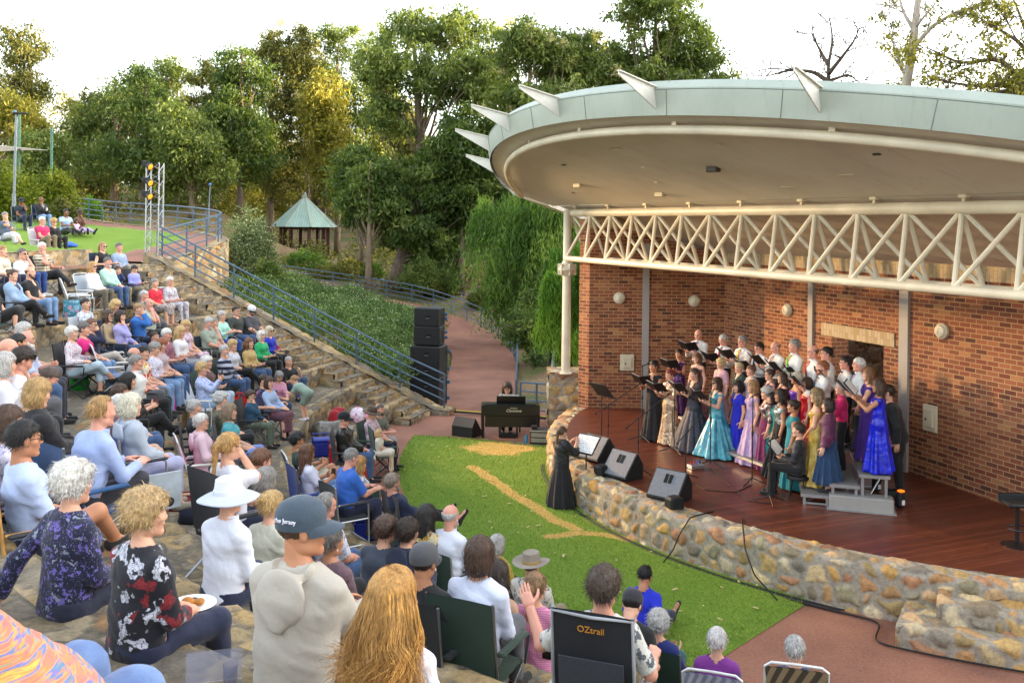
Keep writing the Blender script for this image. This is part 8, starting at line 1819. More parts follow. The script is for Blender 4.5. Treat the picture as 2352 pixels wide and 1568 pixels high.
A('h9', 938, 1222, 8.4, 'teenager with dark brown hair in navy hoodie', 'ledge', sex='m', hair='mop', hcol='dkbrown', top=pl('#1a2138'), hood=True, sleeve=2, bottom=JEAN, lean=18, h=1.68, arms='kneeh')
A('h10', 981, 1184, 10.6, 'woman with long wavy dark hair in cream blouse with yellow flowers', 'camp', '#2a3a36', sh='woman in yellow flowered cream blouse', hair='long', hcol='#2c2826', glasses=True, skin='tan', top=cloth('blotch', '#cdbf98', '#b8901e', '#7a4a3a'), sleeve=.9, bottom=BLK, lean=4)
A('h11', 1036, 1184, 11.4, 'bald man with white beard and bow tie in white shirt', 'alu', '#23402f', sh='bald man with white beard in white shirt', sex='m', hair='bald', hcol='silver', skin='pink', beard=('white', True), top=pl('#dfe2ee'), sleeve=2, bottom=NAVY, bow=True, build=1.08, lean=3, neck='collar')
A('h12', 975, 1290, 6.9, 'man in grey cap, black tee and camouflage shorts hidden behind the golden hair', 'camp', '#17181a', sh='man in grey cap and black tee', sex='m', hair='crop', hcol='dkbrown', skin='tan', glasses=True, hat=('cap', '#4a4a4e'), top=BLK, sleeve=.9, bottom=cloth('leafy', '#4a443e', '#2c2824', '#6a6258'), ll=.85, arms='rest', legs='chair', want=.36, shoe='#2a2a2a')
A('h13', 1103, 1275, 7.4, 'person with shoulder length brown hair in white shirt, green camp chair', 'camp', '#22382c', sh='brown haired person in white shirt', sex='m', hair='bob', hcol='brown', top=pl('#d6dcf0'), sleeve=2, bottom=GRYT, lean=2)
A('h14', 1142, 1322, 8.6, 'woman with long dark brown hair between the green chair and the felt hat', 'none', hair='long', hcol='dkbrown', skin='tan', top=pl('#b08a72'), sleeve=0, bottom=JEAN)
A('h15', 1143, 1250, 12.4, 'silver haired woman with white flower in hair and mustard top', 'none', hair='bob', hcol='silver', top=cloth('floral', '#c0a23c', '#8a7a30', '#d8c88a'), sleeve=.9, bottom=BLK)
A('h16', 1221, 1296, 11, 'person in taupe felt hat and white and brown patterned shirt', 'none', sex='m', hair='short', hcol='dkgrey', hat=('fedora', '#8d8376', '#a08350'), top=cloth('leafy', '#d5d0c4', '#6a5a3c', '#33405e'), sleeve=.9, bottom=KHA, build=1.08, h=1.78)
A('h17', 1231, 1348, 8.2, 'young woman with light brown ponytail in pink gingham dress', 'ground', hair='ponytail', hcol='#8a6a48', top=cloth('check', '#c05a8c', '#dca0bc'), sleeve=.3, bottom=cloth('check', '#c05a8c', '#dca0bc'), want=.2, legs='knees')
A('h18', 1387, 1349, 6.9, 'brown haired man in white shirt with grey motifs in a black and zebra camp chair', 'camp', '#1d1f24', sh='man in white shirt with grey motifs', ch2=cloth('leafy', '#c8c4d0', '#3a3440', '#8a8494', 1.4), sex='m', hair='mop', hcol='#4a3a2e', skin='pink', top=cloth('blotch', '#cfcdc4', '#cfcdc4', '#5a5e66', 1.3), sleeve=.9, bottom=KHA, bh=.8, arms=('over', 'rest'), lean=-4, h=1.84, build=1.06)
A('h19', 1452, 1388, 9.4, 'person in black tee and dark cap bending over a camera', 'ground', sex='m', hair='short', hcol='black', hat=('cap', '#2c2a30'), top=BLK, sleeve=.9, bottom=JEAND, hp=35, lean=16, want=.12, legs='knees')
A('h20', 1482, 1322, 12.6, 'balding man in bright blue polo shirt with grey shoulders sitting on the grass', 'ground', sex='m', hair='reced', hcol='black', skin='tan', top=pl('#1a2cc0'), sleeve=.9, bottom=JEAND, arms=('lap', 'back'), lean=10, legs='out', build=1.12, neck='collar', hp=20)
A('h21', 1513, 1430, 9.6, 'woman with curly grey hair in dark blue jumper, green camp chair', 'camp', '#1e3a2c', sh='curly grey haired woman in dark blue', hair='curly', hcol='silver', top=pl('#1c2a6a'), sleeve=2, bottom=pl('#2a5a5a'), arms='hold', want=.3)
A('h22', 1647, 1470, 8.8, 'white haired woman in purple jumper in a white framed chair', 'low', cloth('vstripe', '#8a94b4', '#c4c6d6', '#888', .4), sh='white haired woman in purple jumper', bh=.66, hair='short', hcol='#cfc9c6', top=pl('#7a2f86'), sleeve=2, bottom=JEAN, want=.3, build=1.12)
A('h23', 1826, 1490, 8.6, 'silver haired woman in a brown striped high-backed beach chair', 'low', cloth('vstripe', '#4a3f30', '#a08a68', '#888', .3), sh='silver haired woman at the lower right', hair='short', hcol='silver', top=pl('#3a4a7a'), sleeve=2, bottom=JEAN, want=.3, bh=.86)
A('i1', 684, 1011, 15.2, 'dark haired man in sunglasses lying back with bare legs', 'low', '#22406a', sh='reclining dark haired man', sex='m', hair='mop', hcol='black', glasses='sun', skin='tan', top=pl('#2f4a40'), sleeve=.8, bottom=pl('#c0b8a0'), ll=.8, lean=-22, legs='knees', want=.2, arms='drink')
A('i2', 707, 1040, 14.2, 'woman with long dark brown hair in white tee holding a can', 'camp', '#1c3a8a', sh='dark haired woman in white tee with can', hair='long', hcol='auburn', skin='tan', top=pl('#dcdcee'), sleeve=.9, bottom=JEANL, arms='drink', want=.28)
A('i3', 808, 1050, 13.6, 'grey haired man in mid blue shirt and navy trousers in a metal chair', 'alu', '#22252c', sh='man in mid blue shirt', sex='m', hair='crop', hcol='grey', skin='pink', top=pl('#2c62ba'), sleeve=.9, bottom=NAVY, arms='kneeh', lean=8, build=1.15, neck='collar', hp=12)
A('i4', 826, 1066, 14.6, 'blonde woman beyond the man in mid blue', 'none', hair='long', hcol='goldb', top=cloth('leafy', '#d8dae4', '#23283c', '#6a708a'), sleeve=.8, bottom=NAVY)
A('i5', 791, 962, 18, 'man in black cap and black leather jacket in front of the first stone wall', 'camp', '#22252c', sh='man in black leather jacket', sex='m', hair='short', hcol='silver', skin='pink', glasses=True, hat=('cap', '#141518'), top=BLK, jacket=(cloth('leather', '#1d1d1f', '#2c2b2a'), 2, -.08), bottom=JEAN, arms='clasp', build=1.12)
A('i6', 855, 947, 18.8, 'man in brown hat and white shirt with crimson flowers holding a toddler', 'camp', '#22402f', sh='man in brown hat with toddler', sex='m', hair='short', hcol='brown', hat=('bush', '#5a4a3c', '#3c3028'), top=cloth('floral', '#cfc0cc', '#a03a60', '#c88aa8'), sleeve=.9, bottom=NAVY, arms='clasp', hp=14)
A('i6b', 871, 962, 18.2, 'blonde toddler in cream dress on the lap of the man in the brown hat', 'none', h=.92, hair='bob', hcol='blonde', top=pl('#d9d2c0'), sleeve=.8, bottom=pl('#d9d2c0'), skirt=.5, want=.55, rng=.06)
A('i7', 873, 930, 20.2, 'bearded man in grey green tee and white trousers sitting on the lowest steps', 'ledge', sex='m', hair='short', hcol='dkgrey', beard=('dkbrown', False), skin='pink', top=pl('#6a7068'), sleeve=.9, bottom=pl('#b8b8c0'), arms='kneeh', lean=12, shoe='#1d1f26', dyaw=-10, want=.45, rng=.1)
A('i8', 903, 1108, 13.2, 'grey bearded man in navy fleece slumped in a padded chair at the lawn edge', 'camp', '#4c4640', sh='slumped man in navy fleece', sex='m', hair='mop', hcol='#8a7c6c', beard=('grey', True), skin='pink', top=pl('#1d2a4a'), sleeve=2, bottom=BLK, lean=-26, legs='out', arms='lap', want=.22)
A('j1', 62, 779, 13.2, 'bald man with white beard, glasses and blue lanyard', 'none', sex='m', hair='bald', hcol='silver', skin='pink', beard=('white', True), glasses='wire', top=pl('#b8c4e4'), sleeve=.9, bottom=pl('#2a2c38'), arms=('drink', 'lap'), scarf=None, build=1.1)
A('j2', 56, 759, 14.2, 'silver haired woman behind the bald man with the lanyard', 'none', hair='bob', hcol='silver', top=pl('#aaa4b8'), bottom=GRYT)
A('j3', 43, 787, 12.8, 'dark haired girl with ponytail tucked behind the lanyard man', 'none', h=1.5, hair='ponytail', hcol='black', skin='tan', top=pl('#b8c8dc'), bottom=JEAN)
A('j4', 21, 802, 12.2, 'clean bald man at the left edge in a grey tee', 'none', sex='m', hair=None, skin='pink', top=pl('#6a6a72'), bottom=GRYT)
A('j5', 52, 828, 10.4, 'young man with dark brown hair and white tee looking down', 'none', sex='m', hair='mop', hcol='dkbrown', skin='pink', top=pl('#dfe0ea'), sleeve=.8, bottom=BLK, hp=25, lean=10)
A('j6', 12, 838, 9.8, 'woman with silver bob in loose white blouse at the left edge', 'none', hair='bob', hcol='silver', top=pl('#dcdce6'), sleeve=1.5, bottom=pl('#3a3c46'), lean=4)
A('j7', 114, 868, 10.2, 'man in pale pink shirt bent forward over his knees, black trousers and trainers', 'ledge', sex='m', hair='short', hcol='#5a4c42', skin='pink', top=pl('#c9a4cc'), sleeve=1.5, bottom=pl('#1d2028'), lean=42, arms='kneeh', hp=30, shoe='#3a404c', dyaw=-16)
A('j8', 88, 903, 8.2, 'woman with layered blonde hair in black cardigan', 'camp', '#1d4a7a', sh='blonde woman in black cardigan', hair='bob', hcol='#b08f5c', skin='fair', top=pl('#dcd8d4'), jacket=(pl('#1d1c20'), 2, -.08), bottom=cloth('leafy', '#d8d6dc', '#8a8898', '#b8b6c2'), arms='clasp', hp=10)
CHO = []
CT = (0.9, 18.6)
def S_(key, px, py, label, t=None, z=ZS, Y=None, face=None, dyaw=0, h=None, folder=True, fl_=None, **kw):
 if Y is None:
  best = None
  for i in range(3000):
   yy = 12+i*.005; w_ = at(px, py, yy); tt = wst(w_.x, w_.y)[1]
   if best is None or abs(tt-t) < best[0]: best = (abs(tt-t), yy)
  Y = best[1]
 w_ = at(px, py, Y); rz = (math.atan2(CT[1]-w_.y, CT[0]-w_.x)-PI/2+math.radians(dyaw)) if face is None else math.radians(face)
 kw.setdefault('pose', 'stand'); kw.setdefault('lod', 1); kw.setdefault('lean', 0 if kw['pose'] == 'stand' else -2); kw.setdefault('arms', 'hold' if folder else 'down')
 d = dict(sex='f', build=1.0, seat=.45, lean=0, arms='down', legs='chair', h=1.7); d.update({k: v for k, v in kw.items() if k in d or k in ('hp', 'hy', 'hr', 'pose', 'twist')}); d['h'] = 1.7; J = skeleton(d); hd = J['hd']
 c, s = math.cos(rz), math.sin(rz)
 if kw['pose'] == 'stand':
  hh = (w_.z-z)/hd[2]*1.7; CHO.append((key, round(Y, 1), round(hh, 2))); kw['h'] = min(1.95, max(1.45, hh)); k = kw['h']/1.7
 else: k = 1; kw['seat'] = w_.z-z-(hd[2]-.45); CHO.append((key, round(Y, 1), 'seat', round(kw['seat'], 2)))
 x = w_.x-(hd[0]*c-hd[1]*s)*k; y = w_.y-(hd[0]*s+hd[1]*c)*k
 o, J = person(key, label, (x, y, z), rz, group=None, **kw)
 if folder:
  a, b = J['hand0'], J['hand1']; m = (a+b)/2; fw = v3(0, .02, .02)
  mb = MB(); n_ = 'music_folder'
  for q in (-1, 1):
   P_ = [m+v3(0, .0, .0), m+v3(q*.24, -.02, .05), m+v3(q*.24, .17, .25), m+v3(0, .2, .2)]
   if q < 0: P_ = P_[::-1]
   mb.plate(P_, .016, 0)
   P2 = [p+v3(0, -.012, .013) for p in ([m+v3(0, .01, .005), m+v3(q*.22, -.005, .05), m+v3(q*.22, .155, .235), m+v3(0, .185, .19)] if q > 0 else [m+v3(0, .185, .19), m+v3(q*.22, .155, .235), m+v3(q*.22, -.005, .05), m+v3(0, .01, .005)])]
   mb.plate(P2, .006, 1)
  fo = mb.obj(n_, [M('black folder', '#121214', .5), WHITEP], None, loc=(x, y, z), rotz=rz); tag(fo, fl_ or 'black music folder of the '+' '.join(label.split(",")[0].split()[:11]), 'folder', 'black music folders of the choir')
 return o, J
sat = lambda a, b: cloth('satin', a, b)
WS = cloth('plain', '#dcdbd8'); BT = pl('#121214')
def man(key, px, py, label, tie, hair, hcol, t=-1.3, z=ZS+.62, **kw):
 kw.setdefault('sleeve', 2); return S_(key, px, py, label, t, z, sex='m', hair=hair, hcol=hcol, top=WS, bottom=BT, tuck=True, tie=tie, neck='collar', skin=kw.pop('skin', 'pink'), **kw)
man('m1', 1604, 769, 'bald tall singer in white shirt and royal blue tie', '#2a2f9a', 'bald', 'grey', glasses='wire', hp=12)
man('m2', 1661, 781, 'grey singer in white shirt and maroon tie', '#7a1a3c', 'short', 'silver', glasses='wire', hp=10, arms='low')
man('m3', 1705, 784, 'grey haired singer in white shirt and yellow tie', '#c9a838', 'short', 'grey', glasses=True)
man('m4', 1743, 799, 'dark haired singer in white shirt and black tie', '#15161c', 'short', 'dkbrown', glasses=True, hp=10, arms='low')
man('m5', 1781, 798, 'bald singer in white shirt and pale blue tie looking down', '#8a9cb4', 'bald', 'grey', hp=16)
man('m6', 1824, 794, 'grey haired singer in white shirt and lime green tie', '#6ac02a', 'short', 'grey', arms='low')
man('m7', 1867, 808, 'bald singer with glasses, white shirt and red tie', '#c01a20', 'bald', 'dkgrey', glasses=True, arms='low')
man('m8', 1898, 812, 'dark haired singer in white shirt right of the red tie', '#3a3f4a', 'short', 'black', glasses=True, folder=False)
man('m9', 1941, 833, 'dark haired singer in white shirt and black bow tie', None, 'short', 'black', glasses=True, bow=True)
man('m10', 1972, 837, 'white haired singer in white shirt and blue tie by the doorway', '#4a6ea8', 'short', 'white', glasses='wire', folder=False)
man('m11', 1889, 844, 'red bearded singer in white shirt and grey blue tie in front of the men', '#5a7088', 'crop', 'ginger', t=-.85, z=ZS+.42, beard=('ginger', False))
S_('w1', 1501, 841, 'singer in black halter gown at the far left of the choir', Y=21.1, hair='updo', hcol='black', skin='tan', gown=dict(m=pl('#17161a'), style='halter', hem=.26, pw=1.5))
S_('w2', 1538, 861, 'red haired singer in rose gold sequin gown', Y=20.7, hair='updo', hcol='red', gown=dict(m=cloth('sequin', '#b08a6a', '#d0ac88', '#e6cba8'), style='sleeve', sl=1, hem=.25, pw=1.4), glasses='wire')
S_('w3', 1559, 822, 'singer with upswept hair in dark purple gown', t=-.72, z=ZS+.42, hair='updo', hcol='dkbrown', skin='tan', gown=dict(m=sat('#3d1450', '#5a2070'), style='strap'))
S_('w4', 1601, 836, 'singer with auburn hair and bare shoulders behind the black lace gown', t=-.72, z=ZS+.42, hair='long', hcol='auburn', gown=dict(m=pl('#6a4a58'), style='strapless'), folder=False)
S_('w5', 1594, 859, 'singer in black lace top and wide navy tulle skirt', Y=20.2, hair='ponytail', hcol='brown', earring=True, gown=dict(m=cloth('floral', '#1a1a20', '#7a5a4c', '#2c2a30', 1.4), m2=cloth('sheer', '#20202e', '#2c2c3e'), style='sleeve', sl=1.8, hem=.46, folds=13, amp=.02, pw=.9))
S_('w6', 1655, 835, 'blonde singer in pale pink beaded gown', t=-.72, z=ZS+.42, hair='curly', hcol='#cdb47c', gown=dict(m=cloth('floral', '#cf9aa4', '#e0b8bc', '#d8a8b0'), style='sleeve', sl=.9), folder=False, build=1.1)
S_('w7', 1697, 847, 'grey haired singer in dark green dress', t=-.72, z=ZS+.42, hair='short', hcol='#c2b08a', gown=dict(m=pl('#1c3a32'), style='sleeve', sl=1), folder=False)
S_('w8', 1646, 880, 'singer in flared teal satin ball gown', Y=19.75, hair='long', hcol='brown', gown=dict(m=sat('#2e7f92', '#5fb4c2'), style='strap', hem=.5, folds=8, amp=.045, pw=.9))
S_('w9', 1695, 888, 'dark haired singer in royal blue chiffon dress', Y=19.6, hair='bob', hcol='black', skin='fair', gown=dict(m=pl('#1c22b8'), style='sleeve', sl=.5, hem=.27, folds=12, amp=.02), folder=False)
S_('w10', 1724, 861, 'short dark haired singer between the blue and lilac gowns', t=-.72, z=ZS+.42, hair='short', hcol='auburn', gown=dict(m=pl('#b0a4a8'), style='sleeve', sl=1), folder=False)
S_('w11', 1728, 887, 'singer in pale lilac gown with white belt and flowers in her hair', Y=19.1, hair='long', hcol='sandy', gown=dict(m=cloth('sheer', '#a98cb4', '#bfa4c6'), style='strap', hem=.36, folds=11, amp=.02, belt=M('white belt', '#e8e4e0', .4)), folder=False)
S_('w12', 1767, 861, 'singer with brown updo, glasses and mauve straps', t=-.72, z=ZS+.42, hair='updo', hcol='brown', glasses=True, gown=dict(m=pl('#6a4a68'), style='strap'), folder=False)
S_('w13', 1796, 870, 'singer with very long wavy brown hair seen side on', t=-.72, z=ZS+.42, hair='longwavy', hcol='#4a3a2a', gown=dict(m=pl('#5a1c3a'), style='strap'), folder=False, hsc=1.0)
S_('w14', 1760, 903, 'silver haired singer in burgundy skirt and sequin jacket', Y=18.6, hair='curly', hcol='silver', gown=dict(m=cloth('sequin', '#5a1c3e', '#a08a80', '#2c2026'), m2=pl('#6a124a'), style='sleeve', sl=1.6, hem=.24), folder=False)
S_('w15', 1773, 915, 'short dark haired singer in turquoise wrap', Y=18.5, hair='bob', hcol='black', gown=dict(m=pl('#12847a'), style='sleeve', sl=1.3, hem=.24), folder=False)
S_('w16', 1792, 908, 'singer in silver sequin bodice and black ruffled skirt', Y=18.1, hair='long', hcol='dkbrown', skin='tan', earring=True, gown=dict(m=cloth('sequin', '#3a4440', '#8a9a94', '#c8d0cc'), m2=pl('#15161a'), style='strap', hem=.36, folds=15, amp=.04), folder=False)
S_('w17', 1828, 868, 'white haired singer in lavender strapless gown', t=-.72, z=ZS+.42, hair='updo', hcol='#cfc6b0', skin='tan', gown=dict(m=sat('#6a3aa8', '#8a5cc4'), style='strapless'), folder=False)
S_('w18', 1853, 889, 'young singer in scarlet strapless gown with white hair clip', t=-.72, z=ZS+.42, hair='long', hcol='brown', gown=dict(m=sat('#b0101e', '#d02430'), style='strapless'), folder=False)
S_('w19', 1821, 933, 'dark haired singer in teal dress with jewelled collar', Y=17.3, hair='updo', hcol='dkbrown', skin='tan', earring=True, gown=dict(m=pl('#12808a'), style='halter', hem=.26), folder=False)
S_('w20', 1875, 908, 'singer with headband in shiny yellow satin gown', Y=16.75, z=ZS+.2, hair='long', hcol='#8a7450', gown=dict(m=sat('#b8963c', '#dcc070'), style='strapless', hem=.24, pw=1.6), folder=False, arms='front')
S_('w21', 1901, 931, 'singer in burgundy fringed shawl and dark blue skirt', Y=16.4, z=ZS+.2, hair='bob', hcol='dkbrown', gown=dict(m=pl('#1c3a5c'), style='sleeve', sl=.3, hem=.27, folds=12, amp=.025, zb=.16), cape=(cloth('sheer', '#4a1236', '#641a48'), 1.2), folder=False, arms='down')
S_('w22', 1931, 891, 'white haired singer in magenta blouse and black trousers', Y=17.1, z=ZS+.42, hair='short', hcol='silver', glasses='wire', top=pl('#c4125c'), sleeve=1.7, bottom=BT, neck='collar', ll=2, flare=.03)
S_('w23', 1994, 858, 'singer with curly ginger hair in violet gown', Y=16.9, z=ZS+.62, hair='longwavy', hcol='#7a5434', glasses='wire', gown=dict(m=pl('#3c1678'), style='strap', hem=.25), hsc=.98)
S_('w23b', 1984, 861, 'bespectacled singer half hidden behind the violet gown', Y=17.6, z=ZS+.62, hair='short', hcol='dkgrey', glasses=True, gown=dict(m=pl('#2c1a4a'), style='sleeve', sl=.5, hem=.24), folder=False)
S_('w24', 2017, 886, 'singer in vivid royal blue satin gown on the near end of the risers', Y=16.1, z=ZS+.62, hair='long', hcol='#4a3426', skin='tan', glasses=True, gown=dict(m=sat('#0c16a8', '#2030d8'), style='one', hem=.27, pw=1.1, folds=6, amp=.03), arms='high')
S_('w25', 1834, 985, 'seated woman in sheer black blouse and black trousers on stage with a folder', Y=16.7, pose='sit', hair='short', hcol='dkbrown', top=cloth('sheer', '#1c1b1f', '#2a292e'), sleeve=2, bottom=BT, ll=2, arms='low', legs='chair', flare=.02, build=1.05, face=62, shoe='#18181a')
J = PEOPLE['w25']; sl_ = J['o'].location
st = thing('stool', 'black stool under the seated woman in sheer black', 'stool', sl_); zz = J['pel'][2]-.13
mb = MB(); mb.lathe([(.19, zz-.06), (.2, zz-.03), (.19, zz)], n=20); mb.obj('seat', BLACK, st, smooth='auto')
for k in range(4): a = k*PI/2+.4; mb = MB(); mb.tube([(.2*math.cos(a), .2*math.sin(a), 0), (.13*math.cos(a), .13*math.sin(a), zz-.05)], .014, 7); mb.obj('leg', BLACK, st)
S_('m12', 2037, 893, 'person in black suit half hidden behind the royal blue gown', Y=17.0, z=ZS, sex='m', hair='short', hcol='dkbrown', top=WS, jacket=(pl('#1a1a1e'), 2, -.2), bottom=BT, folder=False, lean=18)
S_('cond', 1292, 992, 'conductor in long black sequinned dress with arms raised, standing on the grass', Y=18.5, z=.03, face=-52, hair='ponytail', hcol='#5a4636', glasses=True, gown=dict(m=cloth('floral', '#101013', '#2a2a30', '#18181c', 2.5), style='sleeve', sl=1.2, hem=.3, pw=.7, folds=9, amp=.018), cape=(cloth('sheer', '#0f0f12', '#1c1b20'), 1.3), arms='conduct', folder=False, sleeve=2)
S_('pianist', 1165, 889, 'dark haired woman with glasses playing the digital piano', Y=25.25, z=0, pose='sit', face=180, hair='long', hcol='#33221c', glasses=True, top=cloth('leafy', '#9aa6a4', '#2a3038', '#c8d0cc'), sleeve=2, bottom=BT, arms='piano', lean=14, hp=14, folder=False, legs='chair', h=1.74, hsc=1.25)
for key, px, py, lb_, hc_, fc in (('z1', 703, 556, 'woman with long brown hair sitting in the gazebo beside its left front post', 'brown', 20), ('z2', 745, 556, 'person with long reddish hair sitting in the gazebo beside its right front post', 'auburn', -60)):
 w_ = at(px, py, 71.5); fl = gb[2]; person(key, lb_, (w_.x, w_.y, w_.z-1.18), math.radians(180+fc), h=1.66, hair='long', hcol=hc_, top=pl('#1f2026'), sleeve=1, bottom=BLK, lod=2, seat=.42)
def place(px, py, Y, z=None, ledge=0):
 w_ = at(px, py, Y)
 for i in range(40):
  w_ = at(px, py, Y); fl = floor_at(w_.x, w_.y)+ledge; d = (w_.z-fl)
  if abs(d) < .01: break
  Y += d*.6/max(.05, (HC-w_.z)/Y) if False else d*1.2
  Y = max(2, min(45, Y))
 w_.z = floor_at(w_.x, w_.y)+ledge; return w_
def tote(label, px, py, Y, col, w=.36, h=.38, d=.16, rz=0, handles=True, name='tote_bag', mat=None):
 p = place(px, py, Y); L = thing(name, label, 'bag', p, rz); m = mat or cloth('plain', col)
 V = []; n = 8
 rows = []
 for zz, k in ((0, .82), (.06, 1.0), (.55, 1.0), (.85, .98), (1.0, 1.02)):
  rows.append([(w/2*k*np.sign(math.cos(a))*abs(math.cos(a))**.45+.012*math.sin(a*3+zz*7), d/2*k*(1-.5*max(0, zz-.5))*np.sign(math.sin(a))*abs(math.sin(a))**.45+.012*math.cos(a*2+zz*9), zz*h) for a in np.linspace(0, 2*PI, 25)])
 mb = MB(); mb.grid(np.array(rows), flip=True); R_ = np.array(rows); mb.grid(np.stack([R_[-1], R_[-1]*np.array([.9, .9, 1])-np.array([0, 0, .04]), R_[-1]*np.array([.01, .01, 1])-np.array([0, 0, .06])]), flip=True); mb.add(R_[0][:-1], np.array([list(range(24))[::-1]])); mb.obj('body', m, L, smooth=True)
 if handles:
  for s in (-1, 1): mb = MB(); mb.tube([(-w*.22, s*d*.25, h*.97), (-w*.17, s*d*.35, h*1.3), (w*.17, s*d*.35, h*1.32), (w*.22, s*d*.25, h*.97)], .012, 6); mb.obj('handle', m, L, smooth=True)
 return L
def cooler(label, px, py, Y, col, lid='#d8d8d4', w=.4, h=.34, d=.28, rz=0):
 p = place(px, py, Y); L = thing('cooler', label, 'cool box', p, rz); mb = MB(); mb.box((0, 0, h/2), (w, d, h), bev=.03); mb.obj('body', M('cooler '+col, col, .45), L); mb = MB(); mb.box((0, 0, h+.03), (w+.02, d+.02, .06), bev=.02); mb.obj('lid', M('cooler '+lid, lid, .45), L)
 mb = MB(); mb.tube([(-w/2-.01, 0, h*.8), (-w/2-.02, 0, h+.16), (w/2+.02, 0, h+.16), (w/2+.01, 0, h*.8)], .014, 6); mb.obj('handle', M('cooler '+lid, lid, .45), L); return L
def heap(label, px, py, Y, mat, r=.3, hz=.22, seed=1, name='blanket', cat='blanket'):
 p = place(px, py, Y); f = Fld((-r*1.5, -r*1.5, -.05), (r*1.5, r*1.5, hz*2), .03); rs = np.random.RandomState(seed)
 for _ in range(6): q = rs.randn(2)*r*.4; f.ell((q[0], q[1], hz*.3), (r*.6, r*.5, hz*(.5+rs.rand()*.5)), .08)
 wrinkle(f, .02, seed, 12); x, y, z = f.P((slice(None),)*3); f.f[:] = np.maximum(f.f, .004-z); V, F = f.net(); o = link(name, mk_mesh(name, V, [(F, 0)], [mat], True), None, p); return tag(o, label, cat)
tote('bright green shopping bag beside the white haired woman in the floral jacket', 182, 894, 15.2, '#1c9a2c', .34, .3, .22, .5)
tote('rust brown leather bag left of the bright green shopping bag', 148, 888, 15.2, '#7a3218', .34, .34, .2, .4, mat=cloth('leather', '#6a2c16', '#84401f'))
tote('hot pink fabric bag on the terrace beside the woman with the wine', 397, 942, 15.5, '#d01a88', .3, .42, .14, .5)
tote('black and white striped bag with yellow lemons', 276, 860, 16.2, '#ddd', .32, .36, .18, .5, mat=cloth('hstripe', '#e2e2dc', '#1c1c20', '#888', .6))
tote('red shoulder bag under the low white beach chair', 550, 940, 17.5, '#c42218', .34, .28, .18, .2)
tote('brown paper bag with handles behind the white beach chair', 217, 706, 22, '#a5835a', .28, .4, .16, .4)
tote('teal patterned bag beside the leafy blouse', 166, 745, 20, '#2a7a8a', .4, .42, .2, .4, mat=cloth('blotch', '#2f7f92', '#8ab0c8', '#c08aa8'))
tote('dark backpack beside the lilac shirted boy', 302, 692, 23.5, '#1c1d22', .34, .44, .24, .3, name='backpack')
tote('maroon bag lying on the terrace left of the white sun hat', 432, 1165, 8.2, '#7a1c26', .5, .14, .26, .3)
tote('navy bag beside the maroon bag on the terrace', 452, 1195, 7.6, '#161c34', .42, .18, .26, -.2)
tote('bright green bag under the dark haired woman in white tee', 716, 1122, 14, '#1ea03a', .36, .3, .2, .2)
tote('navy and white striped bag beside the man in mid blue', 742, 1100, 14.6, '#222a50', .34, .3, .2, .3, mat=cloth('hstripe', '#e0e0ea', '#222a58', '#888', .6))
tote('royal blue bag beside the black camp chair at bottom centre', 1213, 1500, 6.6, '#1a2a9a', .3, .4, .2, 0)
heap('grey satin blanket heaped by the first stone wall', 758, 1000, 18.6, cloth('satin', '#5a5650', '#8a857c'), .42, .3, 3)
heap('red cloth bundle by the first stone wall', 776, 972, 19.6, pl('#a01420'), .3, .32, 4, 'bundle')
heap('white and pink cloth bundle beside the man in the brown hat', 822, 965, 19.4, cloth('blotch', '#e4dce4', '#d88ab0', '#e4dce4'), .3, .3, 5, 'bundle')
heap('blue plastic bag on the edge of the upper lawn', 156, 566, 31, pl('#1d56b8'), .26, .12, 6, 'plastic_bag', 'bag')
heap('dark clothes heaped beside the cream fleece', 505, 1225, 7.2, pl('#23222a'), .22, .14, 7, 'jacket', 'jacket')
cooler('blue cool bag behind the man in the leather jacket', 741, 1045, 16.6, '#1c2a86', '#2a3a9a', .42, .32, .3, .3)
cooler('red cool box with white lid beside the leather jacket chair', 776, 1066, 16.6, '#b01828', '#8e1420', .36, .34, .28, .3)
cooler('orange red drinks cooler with white band behind the empty green chair', 841, 1100, 15.6, '#d0401c', '#e0e0dc', .34, .44, .32, .2)
cooler('royal blue cool box under the dark green director chair', 841, 1235, 11.6, '#16288a', '#16288a', .4, .3, .3, .2)
cooler('pale green cool box under the man in the banded jumper', 525, 880, 20.3, '#7fa8a0', '#7fa8a0', .44, .34, .3, .4)
p = place(880, 1090, 16.2); chair('camp', 'empty dark green camp chair with a black jacket at the path edge', (p.x, p.y, p.z), math.radians(-70), .42, '#22402c', frame=BLACK)
p = place(868, 1240, 11.6); chair('alu', 'empty dark green director chair with a white cushion', (p.x, p.y, p.z), math.radians(-35), .42, '#1f4a34', '#dfe0e2')
p = place(262, 920, 15.2); chair('low', 'empty blue and white low beach chair behind the green bag', (p.x, p.y, p.z), math.radians(-60), .28, '#3a5c9a', '#8a9cb8')
p = place(180, 720, 20.8); chair('low', 'empty white low beach chair beside the leafy blouse', (p.x, p.y, p.z), math.radians(-60), .26, '#d8d8da')
def flat(name, label, cat, mb, mat, loc, rz=0, smooth='auto', grp=None): return tag(mb.obj(name, mat, None, smooth=smooth, loc=loc, rotz=rz), label, cat, grp)
def hand_of(k, i=1): J = PEOPLE[k]; return wpos(J['o'], J['hand%d' % i])
J = PEOPLE['g3']; q = wpos(J['o'], v3(.36, .12, J['pel'][2]-.22)); rz = J['o'].rotation_euler.z
L = thing('side_table', 'pale grey folded side panel with a black cup hole on the director chair', 'table', q, rz)
mb = MB(); mb.box((0, 0, 0), (.025, .5, .4), bev=.008); mb.obj('panel', M('pale grey plastic', '#aeb9c2', .5), L); mb = MB(); mb.lathe([(.05, -.016), (.05, .016)], n=18, R=rotm(0, 0, PI/2))
for v in mb.v: v += np.array([0, .12, -.12])
mb.obj('cup_hole', BLACK, L)
